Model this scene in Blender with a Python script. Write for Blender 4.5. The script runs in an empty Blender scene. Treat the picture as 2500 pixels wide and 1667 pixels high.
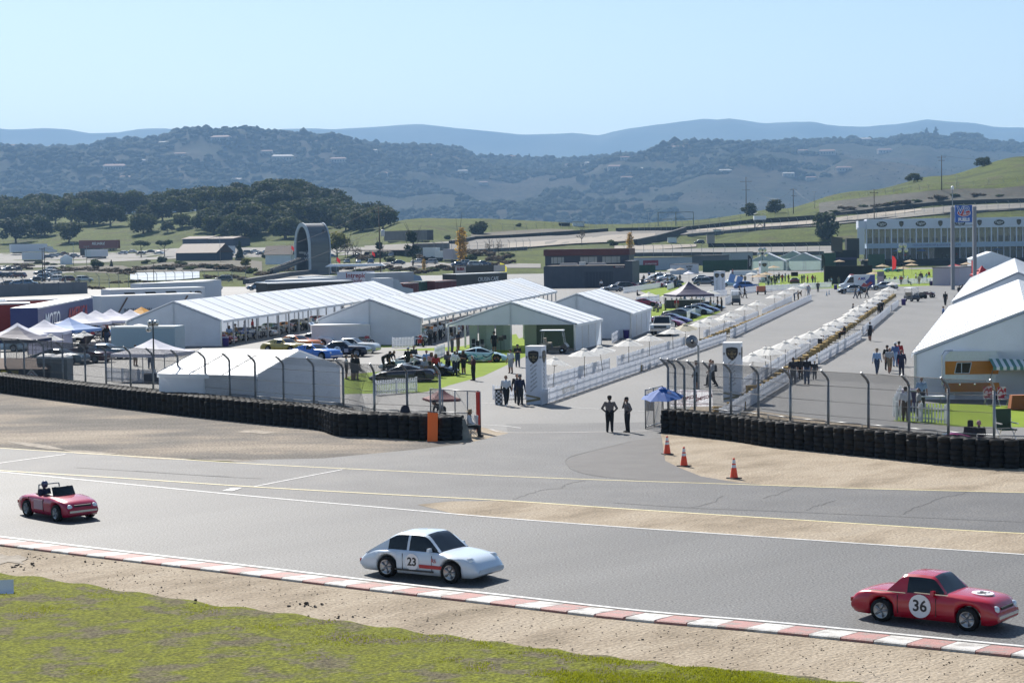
import bpy, bmesh, math, random
import numpy as np
from mathutils import Vector, Matrix
random.seed(7); rng = np.random.default_rng(7)
SC = bpy.context.scene; COL = SC.collection
# ------------------------------------------------------------------ camera, sky, sun, exposure
F = 4861.0; CX, CY = 1250.0, 833.5; H = 9.7
PITCH = math.atan((CY - 585.0) / F); ROLL = math.radians(0.9)
_r, _u, _f = Vector((1,0,0)), Vector((0,math.sin(PITCH),math.cos(PITCH))), Vector((0,math.cos(PITCH),-math.sin(PITCH)))
R_ = _r*math.cos(ROLL) - _u*math.sin(ROLL); U_ = _u*math.cos(ROLL) + _r*math.sin(ROLL)
cam = bpy.data.cameras.new('camera'); cam.lens = 70.0; cam.sensor_width = 36.0; cam.clip_end = 60000; cam.clip_start = 1
camo = bpy.data.objects.new('camera', cam); COL.objects.link(camo)
camo.matrix_world = Matrix(((R_.x,U_.x,-_f.x,0),(R_.y,U_.y,-_f.y,0),(R_.z,U_.z,-_f.z,H),(0,0,0,1)))
SC.camera = camo
SUN_EL, SUN_AZ = math.radians(41), math.radians(-21)          # azimuth measured from +Y (view direction), negative = to the left
SUN = Vector((math.cos(SUN_EL)*math.sin(SUN_AZ), math.cos(SUN_EL)*math.cos(SUN_AZ), math.sin(SUN_EL)))
W = bpy.data.worlds.new('World'); SC.world = W; W.use_nodes = True
nt = W.node_tree; nt.nodes.clear()
sky = nt.nodes.new('ShaderNodeTexSky'); sky.sky_type = 'NISHITA'; sky.sun_disc = False
sky.sun_elevation = SUN_EL; sky.sun_rotation = SUN_AZ; sky.altitude = 200; sky.air_density = 1.0; sky.dust_density = 0.6; sky.ozone_density = 2.0
bg = nt.nodes.new('ShaderNodeBackground'); bg.inputs['Strength'].default_value = 0.065
wo = nt.nodes.new('ShaderNodeOutputWorld')
nt.links.new(sky.outputs[0], bg.inputs[0]); nt.links.new(bg.outputs[0], wo.inputs[0])
sl = bpy.data.lights.new('sun', 'SUN'); sl.energy = 5.0; sl.angle = math.radians(0.53); sl.color = (1.0, 0.95, 0.87)
so = bpy.data.objects.new('sun', sl); COL.objects.link(so); so.rotation_euler = (-SUN).to_track_quat('-Z','Y').to_euler(); so.location = (0,0,600)
vs = SC.view_settings; vs.view_transform = 'Standard'; vs.look = 'None'; vs.exposure = 0.86; vs.gamma = 1.0; vs.use_curve_mapping = False
SC.render.engine = 'CYCLES'; cy = SC.cycles
cy.use_denoising = True; cy.max_bounces = 6; cy.diffuse_bounces = 3; cy.glossy_bounces = 3; cy.transmission_bounces = 4; cy.volume_bounces = 1; cy.transparent_max_bounces = 8
cy.use_adaptive_sampling = True; cy.adaptive_threshold = 0.02; cy.sample_clamp_indirect = 4.0; cy.caustics_reflective = False; cy.caustics_refractive = False
# ------------------------------------------------------------------ pixel -> place
def ray(px, py):
    return R_*((px-CX)/F) + U_*((CY-py)/F) + _f
def P(px, py, d):
    """point on the pixel's ray at ground distance d"""
    r = ray(px, py); t = d/r.y
    return Vector((r.x*t, d, H + r.z*t))
def G(px, py, z=0.0):
    r = ray(px, py); t = (z-H)/r.z
    return Vector((r.x*t, r.y*t, z))
def proj(p):
    q = Vector(p) - Vector((0,0,H)); dz = q.dot(_f)
    return CX + F*q.dot(R_)/dz, CY - F*q.dot(U_)/dz
def scale_at(px, py):
    return F/G(px,py).length
# ------------------------------------------------------------------ noise
def _h(ix, iy, s):
    v = np.sin(ix*127.1 + iy*311.7 + s*74.7)*43758.5453
    return v - np.floor(v)
def vnoise(x, y, s=0):
    x = np.asarray(x, float); y = np.asarray(y, float)
    ix, iy = np.floor(x), np.floor(y); fx, fy = x-ix, y-iy
    fx = fx*fx*(3-2*fx); fy = fy*fy*(3-2*fy)
    a, b, c, d = _h(ix,iy,s), _h(ix+1,iy,s), _h(ix,iy+1,s), _h(ix+1,iy+1,s)
    return (a*(1-fx)+b*fx)*(1-fy) + (c*(1-fx)+d*fx)*fy
def fbm(x, y, s=0, o=4):
    x = np.asarray(x, float); y = np.asarray(y, float)
    t = 0; a = 0.5
    for i in range(o):
        t = t + a*(vnoise(x, y, s+i)-0.5); x = x*2.03; y = y*2.03; a *= 0.5
    return t
# ------------------------------------------------------------------ materials
MATS = {}
def mat(name, c=(.5,.5,.5), rough=.6, metal=0., spec=.5, var=0., vs_=6., bump=0., bs=40., stops=None, scale=1., detail=6., stretch=None, fine=0., fs=120., emit=None, trans=0., coat=0., alpha=1., subs=0.):
    """procedural Principled material: a colour, or a noise ramp through stops, with fine speckle, large variation and bump"""
    if name in MATS: return MATS[name]
    m = bpy.data.materials.new(name); m.use_nodes = True; MATS[name] = m
    n = m.node_tree.nodes; L = m.node_tree.links; b = n['Principled BSDF']
    b.inputs['Roughness'].default_value = rough; b.inputs['Metallic'].default_value = metal
    b.inputs['Specular IOR Level'].default_value = spec; b.inputs['Coat Weight'].default_value = coat
    b.inputs['Transmission Weight'].default_value = trans; b.inputs['Alpha'].default_value = alpha
    b.inputs['Base Color'].default_value = (*c,1)
    if emit: b.inputs['Emission Color'].default_value = (*emit[:3],1); b.inputs['Emission Strength'].default_value = emit[3]
    m.diffuse_color = (*c,1)
    if not (stops or var or bump or fine): return m
    tc = n.new('ShaderNodeTexCoord'); src = tc.outputs['Object']
    if stretch:
        mp = n.new('ShaderNodeMapping'); mp.inputs['Scale'].default_value = stretch[:3]
        if len(stretch) > 3: mp.inputs['Rotation'].default_value = (0,0,stretch[3]); mp.vector_type = 'TEXTURE'; mp.inputs['Scale'].default_value = [1/max(k,1e-6) for k in stretch[:3]]
        L.new(src, mp.inputs['Vector']); src = mp.outputs[0]
    out = None
    if stops:
        nz = n.new('ShaderNodeTexNoise'); nz.inputs['Scale'].default_value = scale; nz.inputs['Detail'].default_value = detail; nz.inputs['Roughness'].default_value = .62
        L.new(src, nz.inputs['Vector'])
        cr = n.new('ShaderNodeValToRGB'); e = cr.color_ramp.elements
        e.remove(e[1]); e[0].position = stops[0][0]; e[0].color = (*stops[0][1],1)
        for (p,cc) in stops[1:]: e.new(p).color = (*cc,1)
        L.new(nz.outputs['Fac'], cr.inputs['Fac']); out = cr.outputs['Color']
    def mul(out, sc, amt, lo=.3, hi=.7, v=src):
        nz = n.new('ShaderNodeTexNoise'); nz.inputs['Scale'].default_value = sc; nz.inputs['Detail'].default_value = 4
        L.new(v, nz.inputs['Vector'])
        mr = n.new('ShaderNodeMapRange'); mr.inputs['From Min'].default_value = lo; mr.inputs['From Max'].default_value = hi
        mr.inputs['To Min'].default_value = 1-amt; mr.inputs['To Max'].default_value = 1+amt
        L.new(nz.outputs['Fac'], mr.inputs['Value'])
        mx = n.new('ShaderNodeMix'); mx.data_type = 'RGBA'; mx.blend_type = 'MULTIPLY'; mx.inputs['Factor'].default_value = 1
        if out is None: mx.inputs['A'].default_value = (*c,1)
        else: L.new(out, mx.inputs['A'])
        L.new(mr.outputs[0], mx.inputs['B']); return mx.outputs['Result']
    if var: out = mul(out, vs_, var)
    if fine: out = mul(out, fs, fine, .35, .65, tc.outputs['Object'])
    if out: L.new(out, b.inputs['Base Color'])
    if bump:
        nz = n.new('ShaderNodeTexNoise'); nz.inputs['Scale'].default_value = bs; nz.inputs['Detail'].default_value = 5
        L.new(src, nz.inputs['Vector'])
        bp = n.new('ShaderNodeBump'); bp.inputs['Strength'].default_value = min(1,bump); bp.inputs['Distance'].default_value = 0.05 if bump <= 1 else .05*bump
        L.new(nz.outputs['Fac'], bp.inputs['Height']); L.new(bp.outputs[0], b.inputs['Normal'])
    return m
def paint(c, rough=.28, metal=0., coat=.6):
    return mat('paint_%03d_%03d_%03d_%02d%d'%(c[0]*999,c[1]*999,c[2]*999,rough*99,metal>0), c, rough, metal, coat=coat)
def cloth(c):
    return mat('cloth_%03d_%03d_%03d'%(c[0]*999,c[1]*999,c[2]*999), c, .85, var=.12, vs_=14)
def flat(c, rough=.6):
    return mat('flat_%03d_%03d_%03d_%02d'%(c[0]*999,c[1]*999,c[2]*999,rough*99), c, rough)
def translucent(m, c, fac):
    n = m.node_tree.nodes; L = m.node_tree.links; b = n['Principled BSDF']; o = n['Material Output']
    t = n.new('ShaderNodeBsdfTranslucent'); t.inputs['Color'].default_value = (*c,1)
    x = n.new('ShaderNodeMixShader'); x.inputs[0].default_value = fac
    L.new(b.outputs[0], x.inputs[1]); L.new(t.outputs[0], x.inputs[2]); L.new(x.outputs[0], o.inputs['Surface']); return m
# ------------------------------------------------------------------ mesh building
class MB:
    def __init__(s): s.v = []; s.f = []; s.m = []
    def add(s, vs, fs, mi=0):
        o = len(s.v); s.v += [tuple(p) for p in vs]
        for f in fs: s.f.append(tuple(o+i for i in f)); s.m.append(mi)
        return s
    def box(s, c, d, mi=0, rz=0., taper=1., M=None):
        x,y,z = d[0]/2,d[1]/2,d[2]/2; pts = []
        for k in (-1,1):
            t = 1. if k<0 else taper
            for i,j in ((-1,-1),(1,-1),(1,1),(-1,1)): pts.append(Vector((i*x*t,j*y*t,k*z)))
        if rz: q = Matrix.Rotation(rz,3,'Z'); pts = [q@p for p in pts]
        if M is not None: pts = [M@p for p in pts]
        c = Vector(c); pts = [p+c for p in pts]
        return s.add(pts, [(3,2,1,0),(4,5,6,7),(0,1,5,4),(1,2,6,5),(2,3,7,6),(3,0,4,7)], mi)
    def tube(s, a, b, r, r2=None, n=6, mi=0, cap=True):
        a, b = Vector(a), Vector(b); r2 = r if r2 is None else r2; d = (b-a)
        if d.length < 1e-6: return s
        q = d.to_track_quat('Z','Y').to_matrix(); vs = []
        for p, rr in ((a,r),(b,r2)):
            for i in range(n):
                t = 2*math.pi*i/n; vs.append(p + q@Vector((rr*math.cos(t), rr*math.sin(t), 0)))
        fs = [(i,(i+1)%n,n+(i+1)%n,n+i) for i in range(n)]
        if cap: fs += [tuple(range(n))[::-1], tuple(range(n,2*n))]
        return s.add(vs, fs, mi)
    def wires(s, segs, r, mi=0):
        """many straight three-sided wires at once: segs (n,2,3)"""
        S = np.asarray(segs, float)
        if not len(S): return s
        d = S[:,1]-S[:,0]; d /= np.linalg.norm(d,axis=1)[:,None]+1e-9; u = np.cross(d,[0.13,0.31,0.94]); u /= np.linalg.norm(u,axis=1)[:,None]+1e-9; w = np.cross(d,u); V = []
        for e in (0,1):
            for k in range(3): V.append(S[:,e]+r*(math.cos(k*2.0944)*u+math.sin(k*2.0944)*w))
        o = len(s.v); V = np.stack(V,1).reshape(-1,3); s.v += [tuple(p) for p in V.tolist()]
        for i in range(len(S)):
            b = o+6*i; s.f += [(b,b+1,b+4,b+3),(b+1,b+2,b+5,b+4),(b+2,b,b+3,b+5)]; s.m += [mi]*3
        return s
    def path(s, pts, r, n=5, mi=0):
        for a,b in zip(pts[:-1], pts[1:]): s.tube(a,b,r,n=n,mi=mi)
        return s
    def lathe(s, prof, n=16, mi=0, c=(0,0,0), axis='Z', close=False):
        vs = []; c = Vector(c)
        for r,z in prof:
            for i in range(n):
                t = 2*math.pi*i/n; p = (r*math.cos(t), r*math.sin(t), z)
                if axis == 'Y': p = (p[0], p[2], p[1])
                elif axis == 'X': p = (p[2], p[0], p[1])
                vs.append(c+Vector(p))
        k = len(prof); fs = []
        for j in range(k if close else k-1):
            for i in range(n):
                a, b = j*n+i, j*n+(i+1)%n; j2 = (j+1)%k
                fs.append((a,b,j2*n+(i+1)%n,j2*n+i))
        return s.add(vs, fs, mi)
    def poly(s, pts, mi=0): return s.add(pts, [tuple(range(len(pts)))], mi)
    def grid(s, rows, mi=0, closed=False):
        n = len(rows[0]); o = [p for r in rows for p in r]; fs = []
        for j in range(len(rows)-1):
            for i in range(n if closed else n-1):
                a = j*n+i; b = j*n+(i+1)%n
                fs.append((a,b,b+n,a+n))
        return s.add(o, fs, mi)
    def prism(s, pts, h, mi=0):
        """plan polygon extruded up by h (points carry base z)"""
        n = len(pts); lo = [Vector(p) for p in pts]; hi = [p+Vector((0,0,h)) for p in lo]
        return s.add(lo+hi, [tuple(range(n))[::-1], tuple(range(n,2*n))]+[(i,(i+1)%n,n+(i+1)%n,n+i) for i in range(n)], mi)
    def extr(s, pts2, y0, y1, mi=0):
        """outline in x,z extruded along y"""
        n = len(pts2); a = [(p[0],y0,p[1]) for p in pts2]; b = [(p[0],y1,p[1]) for p in pts2]
        return s.add(a+b, [tuple(range(n)), tuple(range(n,2*n))[::-1]]+[(i,n+i,n+(i+1)%n,(i+1)%n) for i in range(n)], mi)
    def mesh(s, name, mats, smooth=False):
        me = bpy.data.meshes.new(name); me.from_pydata(s.v, [], s.f)
        for m in (mats if isinstance(mats,(list,tuple)) else [mats]): me.materials.append(m)
        if any(s.m): me.polygons.foreach_set('material_index', s.m)
        if smooth: me.polygons.foreach_set('use_smooth', [True]*len(s.f))
        me.update(); return me
    def obj(s, name, mats, parent=None, smooth=False, loc=None, rz=0):
        return ob(name, s.mesh(name, mats, smooth), parent, loc, rz)
def ob(name, me, parent=None, loc=None, rz=0, sc=None):
    o = bpy.data.objects.new(name, me); COL.objects.link(o)
    if parent: o.parent = parent
    if loc is not None: o.location = loc
    if rz: o.rotation_euler[2] = rz
    if sc is not None: o.scale = (sc,sc,sc) if not hasattr(sc,'__len__') else sc
    return o
def thing(name, label, cat, loc=(0,0,0), rz=0, group=None, sc=None):
    o = bpy.data.objects.new(name, None); COL.objects.link(o); o.location = loc; o.rotation_euler[2] = rz; o.empty_display_size = .1
    if sc: o.scale = (sc,sc,sc) if not hasattr(sc,'__len__') else sc
    return tag(o, label, cat, group)
def tag(o, label=None, cat=None, group=None, kind=None):
    if label: o['label'] = label
    if cat: o['category'] = cat
    if group: o['group'] = group
    if kind: o['kind'] = kind
    return o
def remat(o, ms):
    """give this object its own materials on a shared mesh"""
    for i, m in enumerate(ms):
        if m is not None and i < len(o.material_slots):
            o.material_slots[i].link = 'OBJECT'; o.material_slots[i].material = m
    return o
class Proto:
    """parts of a thing that is repeated: (name, mesh, parent index or None, location, rz)"""
    def __init__(s): s.p = []
    def add(s, name, mb, mats, par=None, loc=(0,0,0), rz=0, smooth=False):
        me = mb if isinstance(mb, bpy.types.Mesh) else mb.mesh(name, mats, smooth)
        s.p.append((name, me, par, loc, rz)); return len(s.p)-1
    def spawn(s, name, label, cat, loc, rz=0, group=None, sc=None, mats=None, skip=()):
        t = thing(name, label, cat, loc, rz, group, sc); made = []
        for (n, me, par, l, r) in s.p:
            if n in skip: made.append(None); continue
            o = ob(n, me, t if par is None else made[par], l, r)
            if mats and n in mats: remat(o, mats[n])
            made.append(o)
        t_made = made
        return t
def text(body, size, m, parent, M, name='lettering', shear=0., extr=0.004, align='CENTER', bold=0.0, space=1., sx=1.):
    cu = bpy.data.curves.new(name, 'FONT'); cu.body = body; cu.size = size; cu.align_x = align; cu.align_y = 'CENTER'; cu.shear = shear; cu.extrude = extr; cu.offset = bold; cu.resolution_u = 3; cu.space_character = space
    t = bpy.data.objects.new('tmp', cu); me = bpy.data.meshes.new_from_object(t); bpy.data.objects.remove(t); bpy.data.curves.remove(cu)
    me.materials.clear(); me.materials.append(m); me.name = name
    o = bpy.data.objects.new(name, me); COL.objects.link(o)
    if parent: o.parent = parent
    o.matrix_local = M @ Matrix.Diagonal((sx,1,1,1))
    return o
def face_M(origin, right, up=(0,0,1)):
    """local x = right, local y = up, local z = outward normal (right x up)"""
    x = Vector(right).normalized(); y = Vector(up).normalized(); z = x.cross(y).normalized(); y = z.cross(x)
    M = Matrix((x,y,z)).transposed().to_4x4(); M.translation = Vector(origin); return M
def resample(pts, step):
    out = [Vector(pts[0])]; acc = 0
    for a, b in zip(pts[:-1], pts[1:]):
        a, b = Vector(a), Vector(b); L = (b-a).length; t = step-acc
        while t <= L: out.append(a+(b-a)*(t/L)); t += step
        acc = (acc+L) % step if L else acc
    return out
def smoothline(pts, n=8):
    """Catmull-Rom through points"""
    P_ = [Vector(p) for p in pts]; P_ = [P_[0]*2-P_[1]] + P_ + [P_[-1]*2-P_[-2]]; out = []
    for i in range(1, len(P_)-2):
        a,b,c,d = P_[i-1:i+3]
        for k in range(n):
            t = k/n; out.append(.5*((2*b)+(c-a)*t+(2*a-5*b+4*c-d)*t*t+(3*b-a-3*c+d)*t**3))
    return out+[P_[-2]]
WHITE = mat('white_vinyl', (.80,.81,.82), .5, var=.05, vs_=.6)
STEEL = mat('galvanised_steel', (.30,.31,.32), .42, .6, var=.15, vs_=3)
BLACK = mat('black_plastic', (.012,.012,.013), .5)
DARK = mat('dark_void', (.006,.006,.007), .9)
CHROME = mat('chrome', (.75,.76,.78), .12, 1.)
GLASS = mat('dark_window_glass', (.008,.011,.013), .09, spec=.55)
RUBBER = mat('tyre_rubber', (.007,.007,.008), .7, spec=.25, var=.25, vs_=3)
WOOD = mat('weathered_pole_wood', (.09,.07,.055), .85, var=.3, vs_=5)
# ================================================================== THE SETTING
# terrain: flat paddock near the camera, rising knoll (left), berms and the grassy hill (right); per column: (distance, image row)
TT = {
 -1500: (520, [(750,672),(1000,640),(1100,600),(1200,560),(1350,505),(1600,520),(1900,700)]),
 0:    (520, [(750,655),(960,621),(1060,606),(1150,575),(1250,552),(1380,534),(1600,540),(1900,700)]),
 300:  (520, [(750,650),(960,617),(1040,600),(1110,565),(1200,542),(1330,524),(1500,526),(1900,700)]),
 520:  (520, [(750,646),(930,610),(1010,590),(1080,550),(1160,524),(1250,514),(1400,518),(1900,700)]),
 620:  (560, [(750,645),(900,612),(980,590),(1050,545),(1130,508),(1180,497),(1350,502),(1900,700)]),
 700:  (560, [(750,643),(900,610),(980,585),(1050,540),(1120,495),(1180,482),(1350,500),(1900,700)]),
 800:  (560, [(750,640),(900,606),(980,590),(1060,560),(1150,522),(1220,515),(1350,545),(1900,720)]),
 900:  (560, [(700,640),(780,612),(880,592),(960,572),(1050,546),(1200,541),(1350,565),(1900,740)]),
 1000: (560, [(650,645),(720,602),(770,593),(850,578),(910,548),(1000,537),(1200,560),(1900,740)]),
 1150: (560, [(620,648),(700,620),(770,602),(850,586),(900,572),(950,543),(1000,535),(1200,556),(1900,740)]),
 1300: (560, [(620,648),(700,618),(770,600),(850,582),(900,571),(960,546),(1000,540),(1200,560),(1900,740)]),
 1500: (560, [(620,646),(700,622),(780,604),(850,590),(920,565),(1000,553),(1100,546),(1250,562),(1900,740)]),
 1700: (560, [(640,644),(720,620),(800,606),(880,594),(940,570),(1000,553),(1080,537),(1300,550),(1900,740)]),
 1900: (560, [(640,643),(740,618),(800,602),(860,562),(900,556),(930,541),(960,535),(1050,511),(1300,535),(1900,740)]),
 2100: (560, [(640,642),(740,614),(800,588),(850,546),(890,538),(910,524),(930,510),(970,484),(1060,466),(1300,495),(1900,700)]),
 2300: (560, [(640,640),(740,608),(800,568),(840,522),(870,507),(890,500),(905,491),(925,463),(960,452),(1080,430),(1300,455),(1900,640)]),
 2500: (560, [(640,640),(740,606),(800,558),(835,513),(862,502),(880,495),(895,486),(915,456),(950,430),(1080,382),(1300,392),(1900,600)]),
 4200: (560, [(640,636),(740,590),(800,535),(835,490),(862,480),(880,473),(895,460),(915,430),(950,390),(1080,300),(1300,280),(1900,500)]),
}
TC = sorted(TT); TD = {}
for c in TC:
    d0, l = TT[c]; TD[c] = (np.array([d0]+[a for a,_ in l], float), np.array([0.]+[P(c,y,a).z for a,y in l]))
def terr(X, Y):
    X = np.asarray(X,float); Y = np.asarray(Y,float)
    px = np.clip(CX + F*X/np.maximum(Y,1.), TC[0], TC[-1]-1e-6)
    cols = np.stack([np.interp(Y, *TD[c]) for c in TC]); ci = np.clip(np.searchsorted(TC, px, side='right')-1, 0, len(TC)-2)
    tc = np.array(TC,float); w = (px-tc[ci])/(tc[ci+1]-tc[ci]); w = w*w*(3-2*w)
    z = np.take_along_axis(cols, ci[None], 0)[0]*(1-w) + np.take_along_axis(cols, (ci+1)[None], 0)[0]*w
    k = np.clip((Y-640)/250, 0, 1)
    z = z + k*(fbm(X/38, Y/38, 3)*2.4 + fbm(X/9, Y/9, 9, 2)*.5)*np.where(z>.3,1,0)
    return np.where(Y < 520, 0, z)
def T(px, py, dz=0.):
    """first place where the pixel's ray meets the ground"""
    r = ray(px, py); d = np.arange(35, 1600, 1.5)
    gap = H + r.z/r.y*d - terr(r.x/r.y*d, d); k = np.argmax(gap < 0)
    if gap[k] >= 0:
        w = (d > 700) & (d < 1400); k = int(np.argmin(np.where(w, gap, 1e9))); return Vector((r.x/r.y*d[k], d[k], float(terr(np.array([r.x/r.y*d[k]]),np.array([d[k]]))[0])+dz))
    if k == 0: return G(px, py, dz)
    a = gap[k-1]/(gap[k-1]-gap[k]) if gap[k-1] != gap[k] else 0; dd = d[k-1] + a*1.5
    return Vector((r.x/r.y*dd, dd, H + r.z/r.y*dd + dz))
def Tm(px, py):
    return F/T(px,py).y      # image pixels per metre there
# ---- materials of the ground
GR = mat('dry_grass_slope', stops=[(.28,(0.0213,0.0262,0.0074)),(.42,(0.0451,0.0574,0.0098)),(.53,(0.0656,0.0853,0.0115)),(.61,(0.0558,0.0590,0.0180)),(.72,(0.0672,0.0574,0.0312))], scale=.045, detail=10, rough=.95, spec=.1, fine=.35, fs=.9, bump=1.6, bs=.35)
ASPH = mat('track_asphalt', stops=[(.35,(0.0829,0.0829,0.0840)),(.5,(0.0963,0.0963,0.0963)),(.65,(0.1098,0.1098,0.1098))], scale=.22, detail=8, rough=.66, spec=.3, stretch=(1,.16,1,math.radians(-44)), fine=.6, fs=15., bump=.22, bs=30)
ASPH2 = mat('pit_lane_asphalt', stops=[(.34,(0.0745,0.0745,0.0767)),(.52,(0.0896,0.0896,0.0918)),(.66,(0.1091,0.1069,0.1048))], scale=.3, detail=8, rough=.7, spec=.28, fine=.5, fs=13., bump=.2, bs=26)
ASPH3 = mat('paddock_asphalt', stops=[(.32,(0.101,0.100,0.098)),(.5,(0.124,0.122,0.119)),(.66,(0.144,0.140,0.135))], scale=.12, detail=9, rough=.68, spec=.34, stretch=(1,.35,1,0), fine=.18, fs=6.)
ASPHD = mat('dark_patch_asphalt', stops=[(.35,(0.064,0.060,0.060)),(.65,(0.086,0.082,0.080))], scale=.8, detail=8, rough=.72, spec=.3, fine=.3, fs=22.)
SAND = mat('sandy_dirt', stops=[(.3,(0.186,0.153,0.112)),(.45,(0.274,0.227,0.171)),(.58,(0.335,0.283,0.218)),(.72,(0.283,0.242,0.193))], scale=.55, detail=12, rough=.95, spec=.1, stretch=(1,.4,1,math.radians(-40)), fine=.26, fs=12., bump=1.2, bs=9)
GRAV = mat('grey_gravel_runoff', stops=[(.36,(0.1037,0.0969,0.0878)),(.47,(0.1516,0.1379,0.1220)),(.55,(0.2314,0.1972,0.1596)),(.66,(0.2975,0.2565,0.2052))], scale=.13, detail=11, rough=.95, spec=.15, stretch=(.5,1,1,math.radians(6)), fine=.42, fs=9., bump=1.0, bs=8)
SOIL = mat('patchy_grass_bank', stops=[(.34,(.11,.094,.062)),(.43,(.125,.115,.06)),(.48,(.12,.128,.026)),(.55,(.148,.16,.018)),(.62,(.115,.12,.022)),(.69,(.14,.148,.02)),(.78,(.115,.10,.06))], scale=.8, detail=12, rough=.95, spec=.1, fine=.42, fs=12., bump=1.8, bs=11)
LOT = mat('pale_car_park_asphalt', stops=[(.3,(0.1513,0.1436,0.1334)),(.7,(0.2023,0.1921,0.1768))], scale=.05, rough=.85, spec=.2, var=.1, vs_=.01)
TURF = mat('artificial_turf', stops=[(.3,(0.128,0.188,0.012)),(.7,(0.180,0.247,0.021))], scale=.35, detail=6, rough=.9, spec=.1, fine=.15, fs=18.)
WLINE = mat('white_road_paint', stops=[(.3,(.34,.34,.335)),(.55,(.60,.60,.59))], scale=3., detail=8, rough=.6, fine=.15, fs=20)
YLINE = mat('yellow_road_paint', stops=[(.35,(.55,.47,.22)),(.6,(.72,.63,.34))], scale=2., detail=8, rough=.6, fine=.18, fs=20)
# ---- the ground sheet
pxs = np.concatenate([np.arange(-1500,-200,100), np.arange(-200,2700,20), np.arange(2700,4201,100)]); ds = np.concatenate([[-80,-20,12,25,40,80,150,250,400,500,540],np.arange(560,1000,6),np.arange(1000,1420,10),np.arange(1420,1901,40)])
rows = []
for d in ds:
    dd = max(d, 30.); X = (pxs-CX)/F*(dd if d>=30 else 60.); z = terr(X, np.full(len(X), float(d))) if d > 60 else np.zeros(len(X))
    rows.append([(X[i]*(1 if d>=30 else 1), float(d), float(z[i])) for i in range(len(X))])
tag(MB().grid(rows).obj('ground', GR, smooth=True), kind='structure')
# ---- flat sheets near the camera (image outlines laid on the ground)
def sheet(name, pix, m, z, sm=0, kind='structure', parent=None):
    pts = [G(x,y,0) for x,y in pix]
    b = MB(); b.poly([Vector((p.x,p.y,0)) for p in pts]); me = b.mesh(name, m)
    bm = bmesh.new(); bm.from_mesh(me); bmesh.ops.triangulate(bm, faces=bm.faces[:]); bmesh.ops.recalc_face_normals(bm, faces=bm.faces[:])
    for f in bm.faces:
        if f.normal.z < 0: f.normal_flip()
    bm.to_mesh(me); bm.free()
    o = ob(name, me, parent); o.location.z = z
    return tag(o, kind=kind) if kind else o
def line(name, pix, w, m, z, parent=None):
    """painted line of width w metres through image points"""
    pts = smoothline([G(x,y,0) for x,y in pix], 6); A = []; B = []
    for i,p in enumerate(pts):
        t = (pts[min(i+1,len(pts)-1)]-pts[max(i-1,0)]); t.z = 0; t.normalize(); n = Vector((-t.y,t.x,0))*w/2
        A.append(p+n); B.append(p-n)
    o = MB().grid([B,A]).obj(name, m, parent); o.location.z = z; return tag(o, kind='structure')
GRASS_E = [(-260,1362),(0,1397),(163,1418),(326,1443),(517,1473),(640,1488),(872,1520),(1240,1570),(1458,1598),(1675,1624),(1880,1640),(2105,1667),(2700,1738)]
KERB_O = [(-200,1309),(0,1331),(190,1354),(381,1382),(640,1412),(943,1448),(1240,1482),(1566,1516),(1880,1551),(2159,1580),(2500,1614),(2760,1640)]
KERB_I = [(-200,1290),(0,1313),(320,1351),(640,1388),(943,1424),(1240,1457),(1566,1494),(1880,1521),(2159,1548),(2500,1581),(2760,1606)]
WHITE_L = [(-260,1126),(0,1152),(320,1183),(640,1214),(940,1240),(1240,1266),(1560,1290),(1880,1312),(2200,1334),(2500,1354),(2760,1371)]
YEL1 = [(-260,1076),(0,1094),(320,1114),(640,1134),(940,1149),(1240,1163),(1500,1173),(1780,1182),(2140,1194),(2500,1203),(2760,1210)]
YEL2 = [(-260,1131),(0,1149),(320,1169),(620,1189),(940,1207),(1240,1223),(1500,1241),(1780,1259),(2034,1275),(2300,1292),(2500,1303),(2760,1316)]
# foreground bank of patchy grass as an uneven sheet
def bank():
    def edge(x): return np.interp(x, [p[0] for p in GRASS_E], [p[1] for p in GRASS_E])
    rows = []
    for k in range(60):
        r = []
        for i in range(150):
            x = -260 + i*20.; e = edge(x) + 3.*math.sin(x*.05) + 5.*float(fbm(x/40., 0., 5)); y = e + (2050-e)*(k/59.)**1.35
            p = G(x,y,0); h = .03*min(1,k/3.) + float(fbm(p.x/1.2,p.y/1.2,21,4))*.10*min(1,k/4.) if k else -.01
            r.append((p.x,p.y,max(h,.014) if k else -.01))
        rows.append(r)
    return tag(MB().grid(rows[::-1]).obj('grass_bank', SOIL, smooth=True), kind='structure')
bank()
TR0 = [(-260,1000),(2760,1060)]
sheet('sand_verge', KERB_I + [(2760,1900),(-260,1900)], SAND, .004)
sheet('runoff_gravel', [(-260,905)]+[(0,930),(400,985),(700,1030),(1000,1075),(1165,1085),(1290,1040),(1240,1060),(1140,1082),(1008,1098),(790,1119),(640,1128)]+YEL1[2::-1], GRAV, .006)
sheet('race_track', WHITE_L + KERB_I[::-1], ASPH, .010)
sheet('pit_lane', YEL1 + YEL2[::-1], ASPH2, .012)
sheet('lane_shoulder', YEL2[:6] + [(1180,1228),(1084,1247),(1110,1256)] + WHITE_L[4::-1], ASPH2, .008)
sheet('sand_island', [(1020,1232),(1100,1224)] + YEL2[5:] + WHITE_L[:4:-1] + [(1120,1258)], SAND, .014)
sheet('right_runoff_sand', [(1610,1052),(1619,1095),(1624,1125),(1657,1141),(1711,1163),(1800,1178),(1900,1187)] + [(2140,1194),(2500,1203),(2760,1210)] + [(2760,1090),(2500,1090),(2200,1050),(1900,1010),(1700,985)], SAND, .006)
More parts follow.
